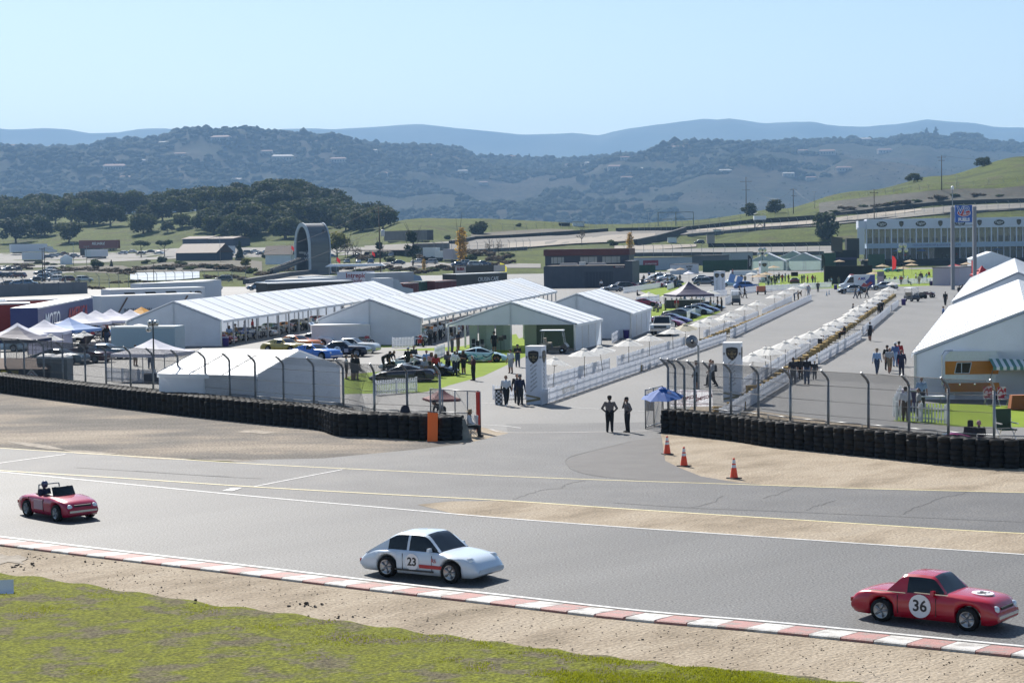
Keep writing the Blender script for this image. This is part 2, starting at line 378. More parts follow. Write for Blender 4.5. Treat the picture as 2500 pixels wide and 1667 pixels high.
sheet('gate_apron', [(560,1127),(640,1122),(790,1119),(1008,1098),(1140,1082),(1240,1058),(1235,1035),(1620,1030),(1613,1059),(1619,1095),(1624,1125),(1657,1141),(1711,1163),(1800,1178),(1900,1187),(1780,1183),(1500,1174),(1240,1164),(940,1150),(640,1135)], ASPH2, .010)
sheet('dark_patch', [(1616,1068),(1540,1076),(1455,1098),(1400,1116),(1380,1127),(1386,1138),(1420,1155),(1480,1165),(1560,1172),(1780,1181.5),(1890,1186),(1800,1178),(1711,1163),(1657,1141),(1624,1125),(1619,1095)], ASPHD, .014)
sheet('paddock', [(-1400,945),(-200,890),(0,925),(400,975),(1000,1060),(1240,1056),(1613,1052),(1700,1000),(2500,1085),(4300,1250),(3700,660),(2200,652),(1500,659),(1000,664),(600,700),(-1200,716)], ASPH3, .003)
sheet('gate_sand', [(1040,1040),(1120,1030),(1190,1046),(1245,1056),(1290,1042),(1240,1060),(1140,1084),(1040,1100)], SAND, .0055)
line('white_edge_line', WHITE_L, .13, WLINE, .020)
line('kerb_edge_line', [(x,y-3) for x,y in KERB_I], .16, WLINE, .0185)
line('yellow_pit_line', YEL1, .11, YLINE, .0205); line('yellow_lane_line', YEL2, .13, YLINE, .0215)
line('white_cross_line', [(-40,1137),(0,1131),(160,1109.5)], .12, WLINE, .024)
line('white_cross_line', [(621,1188.5),(720,1169),(836,1147)], .10, WLINE, .0245)
line('gate_line', [(1180,1037),(1230,1040),(1272,1045)], .09, WLINE, .017); line('gate_line', [(1160,983),(1395,995),(1575,1004)], .07, WLINE, .0172); line('gate_line', [(1195,1048),(1240,1056),(1400,1055.5),(1610,1051)], .16, mat('pale_concrete_edge',(.42,.40,.38),.9,var=.15), .0175)
sheet('white_grid_mark', [(542,1199),(566,1192),(592,1191.5),(567,1199.5)], WLINE, .026)
# pale matt patches of puddles and dried mud film beside the track
PUD = mat('pale_wet_mud', stops=[(.4,(.20,.17,.135)),(.6,(.30,.265,.22))], scale=2.5, rough=.85, spec=.2)
for i,(pix) in enumerate([[(10,1077),(70,1081),(120,1088),(160,1098),(120,1097),(60,1088)],[(150,1098),(200,1100),(290,1107),(260,1111),(190,1108)],[(290,1111),(340,1114),(430,1119),(470,1122),(400,1122),(320,1117)],[(470,1122),(560,1122),(640,1127),(560,1126)],[(575,1054),(598,1051),(625,1050),(650,1053),(690,1056),(660,1058),(640,1060),(612,1056),(596,1058)],[(-40,1356),(0,1353),(24,1358),(44,1355),(70,1364),(52,1372),(60,1378),(20,1372),(0,1378),(-40,1376)]]):
    sheet('mud_puddle', pix, PUD, .016+.0003*i)
CRK = mat('crack_filler', (.035,.035,.037), .8)
for pix in [[(1970,1247),(1990,1237),(2020,1228),(2040,1222)],[(2205,1256),(2232,1240),(2266,1229),(2300,1214),(2345,1207),(2367,1199)],[(1255,1220),(1300,1203),(1322,1197),(1370,1192),(1378,1184),(1430,1174)],[(1690,1240),(1740,1228),(1765,1211)],[(1860,1218),(1900,1206),(1946,1188)]]:
    pts = []
    for a,b in zip(pix[:-1],pix[1:]):
        for k in range(5): t=k/5; pts.append((a[0]+(b[0]-a[0])*t+random.uniform(-3,3), a[1]+(b[1]-a[1])*t+random.uniform(-1.2,1.2)))
    line('asphalt_crack', pts+[pix[-1]], .045, CRK, .0185)
for pix in [[(185,1142),(350,1152),(520,1163),(640,1169)],[(330,1150),(480,1160),(560,1164)],[(1380,1128),(1392,1116),(1450,1100),(1540,1079)],[(1380,1130),(1400,1148),(1460,1163),(1560,1172)],[(1860,1247),(2200,1262),(2500,1275)],[(1500,1228),(1700,1241),(1860,1247)]]:
    line('asphalt_seam', pix, .05, mat('asphalt_seam',(.07,.07,.07),.85), .019)
# kerb of painted blocks
kerb = tag(bpy.data.objects.new('kerb', None), kind='structure'); COL.objects.link(kerb)
KR = mat('red_kerb_paint', stops=[(.38,(.21,.175,.16)),(.49,(.31,.15,.135)),(.66,(.35,.16,.145))], scale=2.2, detail=9, rough=.7, fine=.2, fs=25, bump=.3, bs=20)
KW = mat('white_kerb_paint', stops=[(.38,(.26,.245,.23)),(.49,(.44,.43,.41)),(.7,(.55,.54,.52))], scale=2.3, detail=9, rough=.7, fine=.15, fs=25, bump=.3, bs=20)
ks = resample(smoothline([G(x,y,0) for x,y in KERB_I], 8), .83); ko = [G(x,y,0) for x,y in KERB_O]; ko = smoothline(ko, 24)
def near(p): return min(ko, key=lambda q: (q-p).length)
for i in range(len(ks)-1):
    a, b = ks[i], ks[i+1]; t = (b-a).normalized(); n = Vector((t.y,-t.x,0)); g = t*.012; wd = 1.18
    a_, b_ = a+g, b-g; mb = MB(); A0,B0,A1,B1 = a_+n*.04, b_+n*.04, a_+n*wd, b_+n*wd
    e = n*.05
    z = lambda p,h: Vector((p.x,p.y,h))
    mb.add([z(A0,.012),z(B0,.012),z(B1-e,.085),z(A1-e,.085),z(B1,.06),z(A1,.06),z(B1,-.02),z(A1,-.02),z(A0,-.02),z(B0,-.02)], [(0,1,2,3)[::-1],(3,2,4,5)[::-1],(5,4,6,7)[::-1],(0,3,5,7,8),(1,9,6,4,2)])
    mb.obj('kerb_block', KR if i%2 else KW, kerb)
# clods of earth and stones on the verge
cl = MB()
for (x,y,n,s) in [(455,1477,8,.11),(745,1468+7,10,.10),(770,1479,14,.09),(800,1503,10,.07),(862,1505,14,.08),(1090,1532,3,.09),(1035,1512,5,.05),(230,1375,12,.09),(60,1385,30,.10),(100,1360,40,.06),(400,1437,8,.06),(1580,1560,6,.06),(330,1420,10,.05),(2110,1633,6,.06),(1730,1560,10,.04),(900,1480,14,.04),(1300,1530,14,.04),(2300,1620,12,.05),(650,1440,14,.04),(300,1408,16,.04)]:
    for k in range((n+1)//2):
        p = G(x+random.gauss(0,20), y+random.gauss(0,4),0); r = s*.8*random.uniform(.3,1); q = Matrix.Rotation(random.random()*6,3,Vector((random.random(),random.random(),1)).normalized())
        cl.box(p+Vector((0,0,r*.3)), (r*1.6,r,r*.8), 0, 0, random.uniform(.4,.8), q)
for k in range(900):
    x = random.uniform(-100,2560); y0 = np.interp(x,[p[0] for p in KERB_O],[p[1] for p in KERB_O])+4; y1 = np.interp(x,[p[0] for p in GRASS_E],[p[1] for p in GRASS_E])
    p = G(x, random.uniform(y0,y1+6),0); r = random.uniform(.008,.03); cl.box(p+Vector((0,0,r*.3)),(r*1.6,r*1.2,r),0,random.random()*3,.6)
tag(cl.obj('earth_clods', mat('dark_earth',(.085,.07,.055),.95,var=.3,vs_=4)), 'loose dark earth clods and stones scattered along the sandy verge', kind='stuff')
# grass blades on the bank
def blades():
    n = 130000; x = rng.uniform(-80,2560,n); e = np.interp(x,[p[0] for p in GRASS_E],[p[1] for p in GRASS_E]); y = e + 6 + (1700-e)*rng.random(n)**.8
    keep = y > e+5; x, y = x[keep], y[keep]; b = MB(); vs=[]; fs=[]
    rx = R_.x*(x-CX)/F + U_.x*(CY-y)/F + _f.x; ry = R_.y*(x-CX)/F + U_.y*(CY-y)/F + _f.y; rz_ = R_.z*(x-CX)/F + U_.z*(CY-y)/F + _f.z
    t = -H/rz_; X, Y = rx*t, ry*t
    g = fbm(X/1.6,Y/1.6,31,4)+fbm(X/5,Y/5,33,3)*.8; k = g > .0+rng.random(len(g))*.2; X, Y = X[k], Y[k]
    hz = .03+fbm(X/1.2,Y/1.2,21,4)*.10; m = len(X); a = rng.random(m)*6.28; h = rng.uniform(.018,.055,m); w = rng.uniform(.008,.02,m); lx = rng.normal(0,.02,m); ly = rng.normal(0,.02,m)
    V = np.empty((m,3,3)); V[:,0] = np.stack([X-np.cos(a)*w,Y-np.sin(a)*w,hz-.008],1); V[:,1] = np.stack([X+np.cos(a)*w,Y+np.sin(a)*w,hz-.008],1); V[:,2] = np.stack([X+lx,Y+ly,hz+h],1)
    me = bpy.data.meshes.new('grass'); me.from_pydata(V.reshape(-1,3).tolist(), [], np.arange(m*3).reshape(-1,3).tolist())
    mm = mat('grass_blade', stops=[(.3,(.095,.105,.012)),(.7,(.16,.17,.018))], scale=.6, rough=.8, spec=.2); translucent(mm,(.30,.33,.02),.45); me.materials.append(mm)
    tag(ob('grass', me), 'short bright green grass growing in patches on the near bank', 'grass', kind='stuff')
blades()
# ---- far ground overlays
def strip(name, up, lo, m, dz=.12, n=4, kind='structure', step=26):
    x0 = min(p[0] for p in up); x1 = max(p[0] for p in up); N = max(3,int((x1-x0)/step)); rows = []
    for j in range(n+1):
        r = []
        for i in range(N+1):
            t = i/N; xu = x0+(x1-x0)*t; yu = np.interp(xu,[p[0] for p in up],[p[1] for p in up])
            xl = lo[0][0]+(lo[-1][0]-lo[0][0])*t; yl = np.interp(xl,[p[0] for p in lo],[p[1] for p in lo]); k = j/n
            q = T(xl+(xu-xl)*k, yl+(yu-yl)*k); z = float(terr(np.array([q.x]),np.array([q.y]))[0]); r.append((q.x,q.y,max(q.z,z)+dz))
        rows.append(r)
    return tag(MB().grid(rows).obj(name, m, smooth=True), kind=kind)
GRASSV = mat('green_verge_grass', stops=[(.3,(0.0340,0.0442,0.0102)),(.7,(0.0578,0.0680,0.0153))], scale=.06, rough=.95, spec=.1, fine=.2, fs=1.)
FTRK = mat('far_track_surface', stops=[(.3,(0.119,0.109,0.099)),(.6,(0.154,0.142,0.124))], scale=.02, rough=.85, spec=.2, stretch=(.2,1,1))
FSND = mat('far_track_sand', stops=[(.3,(0.220,0.190,0.153)),(.7,(0.281,0.245,0.202))], scale=.03, rough=.95)
REED = mat('dry_brush', stops=[(.3,(.035,.03,.018)),(.6,(.07,.055,.032))], scale=.2, detail=8, rough=.95, bump=1.5, bs=.8)
strip('car_park', [(-400,622),(0,619),(286,617),(424,607),(571,605),(640,605),(900,604)], [(-400,650),(0,643),(190,644),(326,637),(424,632),(640,628),(900,622)], LOT, .12)
strip('grass_strip', [(-400,650),(0,646),(350,640),(640,630)], [(-400,664),(40,663),(180,660),(350,658),(640,642)], GRASSV, .10)
strip('service_road', [(-400,656),(0,649),(160,648)], [(-400,664),(0,657),(160,652)], LOT, .2)
strip('car_park', [(-400,668),(0,662),(155,660),(180,662)], [(-400,722),(0,712),(155,706),(185,700)], LOT, .16)
strip('grass_island', [(150,668),(200,664),(300,668)], [(150,690),(220,692),(320,690)], GRASSV, .18)
strip('pond', [(318,668),(360,667),(430,665),(487,664)], [(318,684),(360,687),(430,685),(487,680)], mat('pond_water',(.12,.15,.18),.3,spec=.7), .22)  # base colour lightened to stand in for sky reflected on the water
strip('reed_bank', [(150,655),(220,648),(300,650),(330,660)], [(150,662),(220,667),(300,670),(330,672)], REED, .24)
strip('reed_bank', [(320,655),(400,642),(500,640),(600,636),(640,640)], [(320,666),(400,666),(500,663),(600,662),(640,664)], REED, .26)
strip('service_road', [(600,690),(700,672),(820,660),(900,641),(1180,643),(1320,645)], [(600,704),(700,684),(820,668),(900,655),(1180,655),(1320,655)], LOT, .14)
strip('far_track', [(890,603),(1046,596),(1160,587),(1240,584),(1403,575),(1498,567),(1648,565)], [(890,618),(1046,616),(1160,615),(1240,610),(1403,597),(1512,594),(1660,572)], FTRK, .5)
strip('far_track_sand', [(1240,598),(1403,586),(1500,576),(1600,572)], [(1240,611),(1403,598),(1500,594),(1600,582)], FSND, .62)
strip('upper_track', [(1660,567),(1847,550),(1985,541),(2132,524),(2322,505),(2500,499),(2800,490)], [(1660,576),(1847,563),(1985,555),(2132,541),(2322,523),(2500,513),(2800,505)], FTRK, .55)
strip('upper_track_sand', [(1700,563),(1985,541),(2132,524),(2250,512)], [(1700,568),(1985,550),(2132,534),(2250,517)], FSND, .68)
strip('lower_track', [(1500,613),(1700,608),(1860,605),(2050,602)], [(1500,624),(1700,622),(1860,622),(2050,620)], LOT, .3)
strip('dirt_track', [(1500,602),(1600,600),(1700,598)], [(1500,612),(1600,611),(1700,604)], FSND, .35)
# cut bank of bare earth above the upper track
CUT = mat('eroded_cut_bank', stops=[(.36,(.006,.007,.004)),(.46,(.022,.018,.012)),(.53,(.012,.016,.006)),(.60,(.032,.027,.018)),(.72,(.075,.062,.043))], scale=.12, detail=10, rough=.95, stretch=(1.6,1,.5), bump=3., bs=.2)
strip('cut_bank', [(2000,497),(2132,481),(2230,472),(2330,462),(2420,463),(2500,456),(2800,430)], [(2000,532),(2132,517),(2230,506),(2330,496),(2420,494),(2500,491),(2800,482)], CUT, .3, n=6)
strip('cut_bank', [(1150,572),(1240,566),(1330,560),(1400,562)], [(1150,584),(1240,580),(1330,575),(1400,573)], REED, .3, n=3)
# ---- wooded mid hills and far mountains
def pol(tab, x): return np.interp(x, [p[0] for p in tab], [p[1] for p in tab])
RIDGE = [(-1600,350),(0,350),(60,353),(100,351),(230,356),(290,349),(340,342),(400,346),(460,335),(560,328),(640,331),(710,330),(818,340),(872,344),(981,356),(1090,353),(1131,361),(1171,375),(1240,379),(1300,382),(1430,384),(1501,378),(1566,369),(1648,359),(1743,356),(1784,352),(1880,343),(1996,344),(2078,338),(2159,340),(2214,329),(2268,325),(2350,337),(2420,343),(2500,344),(4200,330)]
FARR = [(-1600,330),(0,315),(35,319),(122,314),(177,318),(231,327),(300,325),(354,317),(408,315),(490,321),(571,324),(709,317),(777,315),(831,318),(954,309),(1035,305),(1117,314),(1199,321),(1281,330),(1350,329),(1409,326),(1471,332),(1539,315),(1648,303),(1730,291),(1757,294),(1784,290),(1880,303),(1955,299),(2050,309),(2118,311),(2186,305),(2268,294),(2377,302),(2431,312),(2500,314),(4200,300)]
HD0, HD1 = 2900., 6000.
def hillz(X, Y):
    X = np.asarray(X,float); Y = np.asarray(Y,float); px = CX+F*X/Y; t = np.clip((Y-HD0)/(HD1-HD0),0,1.25)
    yr = pol(RIDGE, px)+9; horizon = 585-math.tan(ROLL)*(px-CX)
    zr = H + (horizon-yr)/F*HD1
    base = -110; sh = np.where(t<1, 1-(1-np.minimum(t,1))**1.25, 1-(t-1)*1.2)
    z = base + (zr-base)*sh; k = np.clip(t*1.6,0,1)*np.clip((1-t)*3.2,0,1)
    z = z + k*(fbm(X/560,Y/760,41,5)*190 - np.abs(fbm(X/360+5,Y/950,47,4))*170 + 22)
    return z + np.clip((1-np.abs(1-t)*6),0,1)*fbm(X/100,Y/500,51,3)*14
pxs = np.arange(-1300,3801,14.); ds = np.concatenate([np.linspace(HD0,HD1,90), np.linspace(HD1+40,HD1*1.15,8)]); rows = []
for d in ds:
    X = (pxs-CX)/F*d; z = hillz(X, np.full(len(X),d)); rows.append(list(zip(X.tolist(),[float(d)]*len(X),z.tolist())))
HILL = mat('chaparral_hillside', stops=[(.33,(0.0068,0.0105,0.0050)),(.44,(0.0130,0.0161,0.0074)),(.53,(0.0229,0.0205,0.0124)),(.64,(0.0310,0.0260,0.0161)),(.76,(0.0372,0.0397,0.0155))], scale=.0032, detail=14, rough=.95, spec=.05, fine=.45, fs=.05, bump=2., bs=.05)
tag(MB().grid(rows).obj('hills', HILL, smooth=True), kind='structure')
def hill_at(px, py):
    """where the pixel's ray meets the mid hills"""
    r = ray(px,py); d = np.arange(HD0,HD1*1.1,8.); gap = H+r.z/r.y*d-hillz(r.x/r.y*d,d); k = int(np.argmax(gap<0))
    if gap[k] >= 0: k = int(np.argmin(gap))
    return Vector((r.x/r.y*d[k], d[k], float(hillz(np.array([r.x/r.y*d[k]]),np.array([d[k]]))[0])))
def mountains():
    D0,D1 = 9500.,12500.; pxs = np.arange(-1300,3801,16.); rows = []
    for k in range(26):
        d = D0+(D1-D0)*k/22; t = k/22; X = (pxs-CX)/F*d; hor = 585-math.tan(ROLL)*(pxs-CX); zr = H+(hor-pol(FARR,pxs))/F*D1
        z = -110+(zr+110)*(1-(1-min(t,1))**1.3) if t <= 1 else -110+(zr+110)*(1-(t-1)*3)
        kk = 1. if t<.9 else max(0,(1-t)*10); z = z+kk*(fbm(X/1100,np.full(len(X),d)/900,61,5)*240*min(1,t*2)) + fbm(X/130,np.full(len(X),d/130),63,2)*10
        rows.append(list(zip(X.tolist(),[d]*len(X),z.tolist())))
    tag(MB().grid(rows).obj('mountains', mat('far_mountain_forest', stops=[(.35,(.03,.045,.03)),(.65,(.06,.07,.045))], scale=.002, detail=8, rough=.95, spec=.05), smooth=True), kind='structure')
mountains()
# ---- the air
def haze():
    m = bpy.data.materials.new('haze'); m.use_nodes = True; n = m.node_tree.nodes; n.remove(n['Principled BSDF'])
    v = n.new('ShaderNodeVolumePrincipled'); v.inputs['Color'].default_value = (.38,.64,1.0,1); v.inputs['Density'].default_value = HAZE; v.inputs['Anisotropy'].default_value = .05
    m.node_tree.links.new(v.outputs[0], n['Material Output'].inputs['Volume'])
    b = MB().box((0,6600,330),(16000,13800,890)); tag(b.obj('haze', m), 'pale blue haze filling the valley air', 'haze', kind='stuff')
HAZE = .00008
# ================================================================== TENTS
ROOFA = translucent(mat('white_tent_roof', (.84,.86,.88), .45, var=.03, vs_=.5), (.8,.86,.92), .25)
ROOFB = translucent(mat('bluish_tent_roof', (.79,.825,.87), .45, var=.05, vs_=.4), (.7,.78,.88), .25)
ROOFC = translucent(mat('cream_tent_roof', (.82,.82,.80), .45, var=.04, vs_=.4), (.8,.8,.78), .25)
WALL = translucent(mat('white_tent_wall', (.74,.77,.82), .55, var=.07, vs_=.9, bump=.5, bs=2.2), (.66,.74,.86), .42)
TEAL = translucent(mat('teal_lined_tent_wall', (.34,.44,.42), .6, var=.08, vs_=1., bump=.4, bs=2.), (.4,.52,.5), .3)
STRAP = mat('grey_roof_strap',(.68,.70,.73),.6); ALU = mat('tent_aluminium', (.55,.56,.58), .35, .8)
def axis(deg): a = math.radians(deg); return Vector((math.sin(a),math.cos(a),0)), Vector((math.cos(a),-math.sin(a),0))   # along, across(right)
def tent(label, O, deg, L, Wd, eave, ridge, nb, walls='', gm=WALL, roof=(ROOFA,ROOFB,ROOFC), opening=None, posts=True, group=None, lpat=None, name='marquee_tent', gables='fb'):
    t = thing(name, label, 'tent', O, -math.radians(deg), group); b = L/nb; hw = Wd/2; ov = .18; r = random.Random(int(O[0]*7+O[1]))
    for i in range(nb):
        for s in (-1,1):
            rows = []
            for j in range(4):
                k = j/3; row = []
                for q in range(5):
                    y = b*(i+q/4)+(.008 if q==0 else -.008 if q==4 else 0); x = s*(hw+ov)*(1-k); z = eave-.06+(ridge-eave+.06)*k - .035*math.sin(math.pi*q/4)*math.sin(math.pi*min(1,k+.15)*.9)
                    row.append((x,y,z))
                rows.append(row)
            mb = MB().grid(rows if s>0 else [x[::-1] for x in rows])
            x = s*(hw+ov); y0,y1 = b*i+.01, b*(i+1)-.01
            mb.add([(x,y0,eave-.06),(x,y1,eave-.06),(x,y1,eave-.30),(x,y0,eave-.30)],[(0,1,2,3)])
            m = roof[0] if lpat is None else roof[{'a':0,'b':1,'c':2}[lpat[i%len(lpat)]]]
            mb.obj('roof_panel', m, t, smooth=True)
    for i in range(nb+1):
        for s in (-1,1): MB().tube((s*(hw+ov),b*i,eave-.04),(0,b*i,ridge+.01),.02,n=4,cap=False).obj('roof_strap', STRAP, t)
    for e,y in (('f',-.02),('b',L+.02)):
        if e in gables: MB().add([(-hw,y,eave-.12),(hw,y,eave-.12),(hw,y,eave-.02),(0,y,ridge-.05),(-hw,y,eave-.02)],[(0,1,2,3,4) if e=='f' else (4,3,2,1,0)]).obj('gable', gm, t)
    def wall(name, p, q, n, m):
        p, q = Vector(p), Vector(q)
        for i in range(n):
            rows = []
            for j in range(5):
                rw = []
                for k in range(7):
                    u = (i+k/6)/n; v = p+(q-p)*u; nn = (q-p).cross(Vector((0,0,1))).normalized()
                    rw.append(v + nn*(.03*math.sin(k/6*math.pi)*math.sin(j/4*math.pi)+r.uniform(-.012,.012)*(0<k<6)) + Vector((0,0,.02+(eave-.14)*j/4)))
                rows.append(rw)
            MB().grid(rows).obj(name, m, t, smooth=True)
    if 'f' in walls:
        if opening: wall('wall_panel', (-hw,0,0), (opening[0],0,0), max(1,int((opening[0]+hw)/2.5)), gm); wall('wall_panel', (opening[1],0,0), (hw,0,0), max(1,int((hw-opening[1])/2.5)), gm)
        else: wall('wall_panel', (-hw,0,0), (hw,0,0), max(2,round(Wd/3)), gm)
    if 'b' in walls: wall('wall_panel', (hw,L,0), (-hw,L,0), max(2,round(Wd/3)), gm)
    if 'l' in walls: wall('wall_panel', (-hw,L,0), (-hw,0,0), nb, gm)
    if 'r' in walls: wall('wall_panel', (hw,0,0), (hw,L,0), nb, gm)
    if posts:
        for i in range(nb+1):
            for s in (-1,1): MB().box((s*(hw-.05),b*i,(eave-.1)/2),(.14,.14,eave-.1)).obj('post', ALU, t)
            if i in (0,nb): MB().box((0,b*i+(.06 if i==0 else -.06),ridge/2),(.12,.10,ridge-.1)).obj('post', ALU, t)
            MB().tube((-hw,b*i,eave-.12),(0,b*i,ridge-.12),.06,n=4).tube((hw,b*i,eave-.12),(0,b*i,ridge-.12),.06,n=4).obj('rafter', ALU, t)
    return t
ax, ac = axis(9.2)
# long display tents: near right eave corner given in the image
cB = G(540,781,2.5); tB = cB - ac*4.7; tB.z = 0
tent('long white display tent behind the small container, its gable nearest the left edge', tB, 9.2, 84, 9.4, 2.5, 4.35, 21, 'fl', lpat='aabaacab')
cC = G(1029,776,2.5); tC = cC - ac*5.0; tC.z = 0
tent('long white display tent standing behind the row of race cars, open along its side', tC, 9.2, 92, 10., 2.5, 4.35, 23, 'f', lpat='abacabba')
cD = G(1404,789,2.4); tD = cD - ac*5.3; tD.z = 0; a16, c16 = axis(15)
tent('white entry tent with a pale green lining and a wide open front', cD - c16*5.75 + Vector((0,0,-2.4)), 15, 10.5, 11.5, 2.4, 4.3, 4, 'r', lpat='a')
cE = G(1541,764,2.45)
tent('closed white tent with a plain gable, beside the parked pickup truck', cE - ac*5.3 + Vector((0,0,-2.45)), 10.5, 17, 10.6, 2.45, 4.4, 4, 'frl', lpat='a')
# inner green walls and floor turf of the entry tent
tDo = cD - c16*5.3 + Vector((0,0,-2.4)); b = MB()
RZ = -math.radians(15)
t = thing('green_partition', 'pale green ribbed partition inside the left of the open entry tent', 'partition', tDo, RZ)
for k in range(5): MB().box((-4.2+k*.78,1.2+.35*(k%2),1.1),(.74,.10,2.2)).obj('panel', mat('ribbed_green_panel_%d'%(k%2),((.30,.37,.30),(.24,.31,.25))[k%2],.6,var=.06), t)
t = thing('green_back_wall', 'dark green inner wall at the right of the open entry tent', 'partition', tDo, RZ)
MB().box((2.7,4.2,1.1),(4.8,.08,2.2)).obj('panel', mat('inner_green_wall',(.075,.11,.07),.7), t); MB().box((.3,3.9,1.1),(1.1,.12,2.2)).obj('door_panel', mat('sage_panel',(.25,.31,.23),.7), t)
# small front tent
A,B,C_ = G(386,1003),G(627,1012),G(836,986)
bc = (C_-B).normalized(); ba = (A-B).normalized(); deg = math.degrees(math.atan2(ba.x, ba.y))
mid = (B+C_)/2
tent('small white tent with three roof bays, right behind the tyre wall and chain-link fence', mid, deg, 7.2, (C_-B).length+.3, 2.3, 3.45, 3, 'fblr', lpat='ab', posts=False)
# big right-hand tents
cF = G(2232,861,2.75); a14, c14 = axis(14)
tent('large white ribbed tent at the right edge, behind the orange camper', cF + c14*6.3 + Vector((0,0,-2.75)), 14, 76, 12.6, 2.75, 5.2, 19, 'fl', gables='fb', lpat='a')
tent('second large white tent at the right edge, behind the tent of the orange camper', cF + c14*6.3 + a14*84 + Vector((0,0,-2.75)), 14, 105, 12.6, 2.9, 5.75, 21, 'fl', lpat='a')
p = G(2417,656); tent('white gabled tent beside the tall blue fuel sign', Vector((p.x,p.y-2,0)), 8, 14, 10.2, 2.7, 4.5, 3, 'fblr', lpat='a', posts=False)
for (x,y,l,b) in [(1872,661,'teal-shaded white tent behind the emblem column, left of a pair',0),(1962,661,'teal-shaded white tent at the lawn edge, right of a pair',0),(1935,652,'third white tent roof peeking between the pair at the lawn edge',1)]:
    p = G(x,y); tent(l, Vector((p.x,p.y,0)), 12, 9, 9.4, 2.75, 4.9, 3, 'blr', gm=TEAL, lpat='a')
p = T(162,646); tent('tiny white gabled shed tent on the far left car park', p, -12, 8, 4.6, 2.6, 3.9, 2, 'fblr', lpat='a', posts=False)
p = G(1383,703); tent('small white canopy tent against the dark blue building', Vector((p.x,p.y,0)), 4, 4.2, 7., 2.6, 3.3, 2, 'l', lpat='a')
p = T(608,492); tent('lone white pop-up tent on top of the wooded knoll', p, 0, 4, 4.5, 2.2, 3.6, 1, '', lpat='a')
# turf sheets
sheet('turf', [(955,855),(1130,845),(1260,815),(1290,868),(1190,905),(1085,945),(1030,958),(840,962),(835,925),(870,912),(960,905),(1050,886),(1080,872),(1185,858)], TURF, .006)
sheet('turf', [(845,925),(950,908),(1075,880),(1290,820),(1300,862),(1180,918),(1040,956),(835,962)], TURF, .008)
sheet('turf', [(1590,745),(1700,735),(1760,762),(1680,790),(1610,800),(1590,790)], TURF, .007)
sheet('turf', [(1540,700),(1680,690),(1700,708),(1600,726)], TURF, .0072)
sheet('turf', [(1840,704),(1870,676),(2060,660),(2330,656),(2330,696),(2100,702),(1990,705)], TURF, .0074)
sheet('turf', [(2180,1028),(2230,985),(2320,985),(2700,1000),(2700,1060),(2500,1043),(2320,1040)], TURF, .0076)
for (x,y,w) in [(905,846,0),(985,846,0)]: pass
sheet('turf_edge', [(905,849),(1015,847),(1018,843),(905,843)], TURF, .0078)
# ================================================================== TYRE WALLS
ty = MB(); ty.lathe([(.175,.02),(.21,0),(.285,0),(.308,.03),(.312,.115),(.308,.20),(.285,.23),(.21,.23),(.175,.21)], 14, close=True); TYRE = ty.mesh('tyre', RUBBER, True)
def tyre_wall(label, pix, rows, n_parts, skip=()):
    path = smoothline([G(x,y,0) for x,y in pix], 10); st = resample(path, .605); t = thing('tyre_wall', label, 'tyre wall', st[len(st)//2])
    O = st[len(st)//2]; lo = []; r = random.Random(3)
    for i,p in enumerate(st):
        tg = (st[min(i+1,len(st)-1)]-st[max(i-1,0)]).normalized(); n = Vector((-tg.y,tg.x,0)); n = n if n.y > 0 else -n
        for row in range(rows):
            q = p + n*(.31+.53*row) + tg*(.30 if row%2 else 0) - O; hgt = 5 if row < 2 or rows < 3 else 5
            for k in range(hgt): lo.append(((i,row,k), Vector((q.x+r.uniform(-.02,.02),q.y+r.uniform(-.02,.02),.232*k+r.uniform(-.004,.004)))))
    def key(e):
        (i,row,k),_ = e; return (st[i].y - (40 if row==0 else 0) + (60 if (row>0 and k<4) else 0))
    lo.sort(key=key); 
    for (_,q) in lo[:n_parts]:
        o = ob('tyre', TYRE, t, q, r.random()*6)
        if r.random() < .3: remat(o,[mat('dusty_tyre_rubber',(.022,.020,.018),.85,spec=.15,var=.3,vs_=3)])
        if r.random() < .5: o.scale = (1+r.uniform(-.05,.04),)*2+(1,)
    mb = MB(); base = [v.co.copy() for v in TYRE.vertices]; fc = [tuple(f.vertices) for f in TYRE.polygons]
    for (key_,q) in lo[n_parts:]: mb.add([v+q for v in base], fc)
    if mb.v: tag(mb.obj('tyre_mass', RUBBER, t, True), kind='stuff')
    return st
LW = [(-60,950),(0,959),(163,981),(326,1001),(490,1020),(640,1036),(763,1048),(818,1064),(899,1068),(1008,1073),(1080,1077)]
RW = [(1617,1057),(1680,1064),(1780,1076),(1860,1089),(2023,1106),(2186,1123),(2322,1137),(2486,1146)]
lst = tyre_wall('long wall of stacked black tyres along the run-off, left of the open gate', LW, 3, 300)
rst = tyre_wall('wall of stacked black tyres right of the gate, behind the traffic cones', RW, 2, 300)
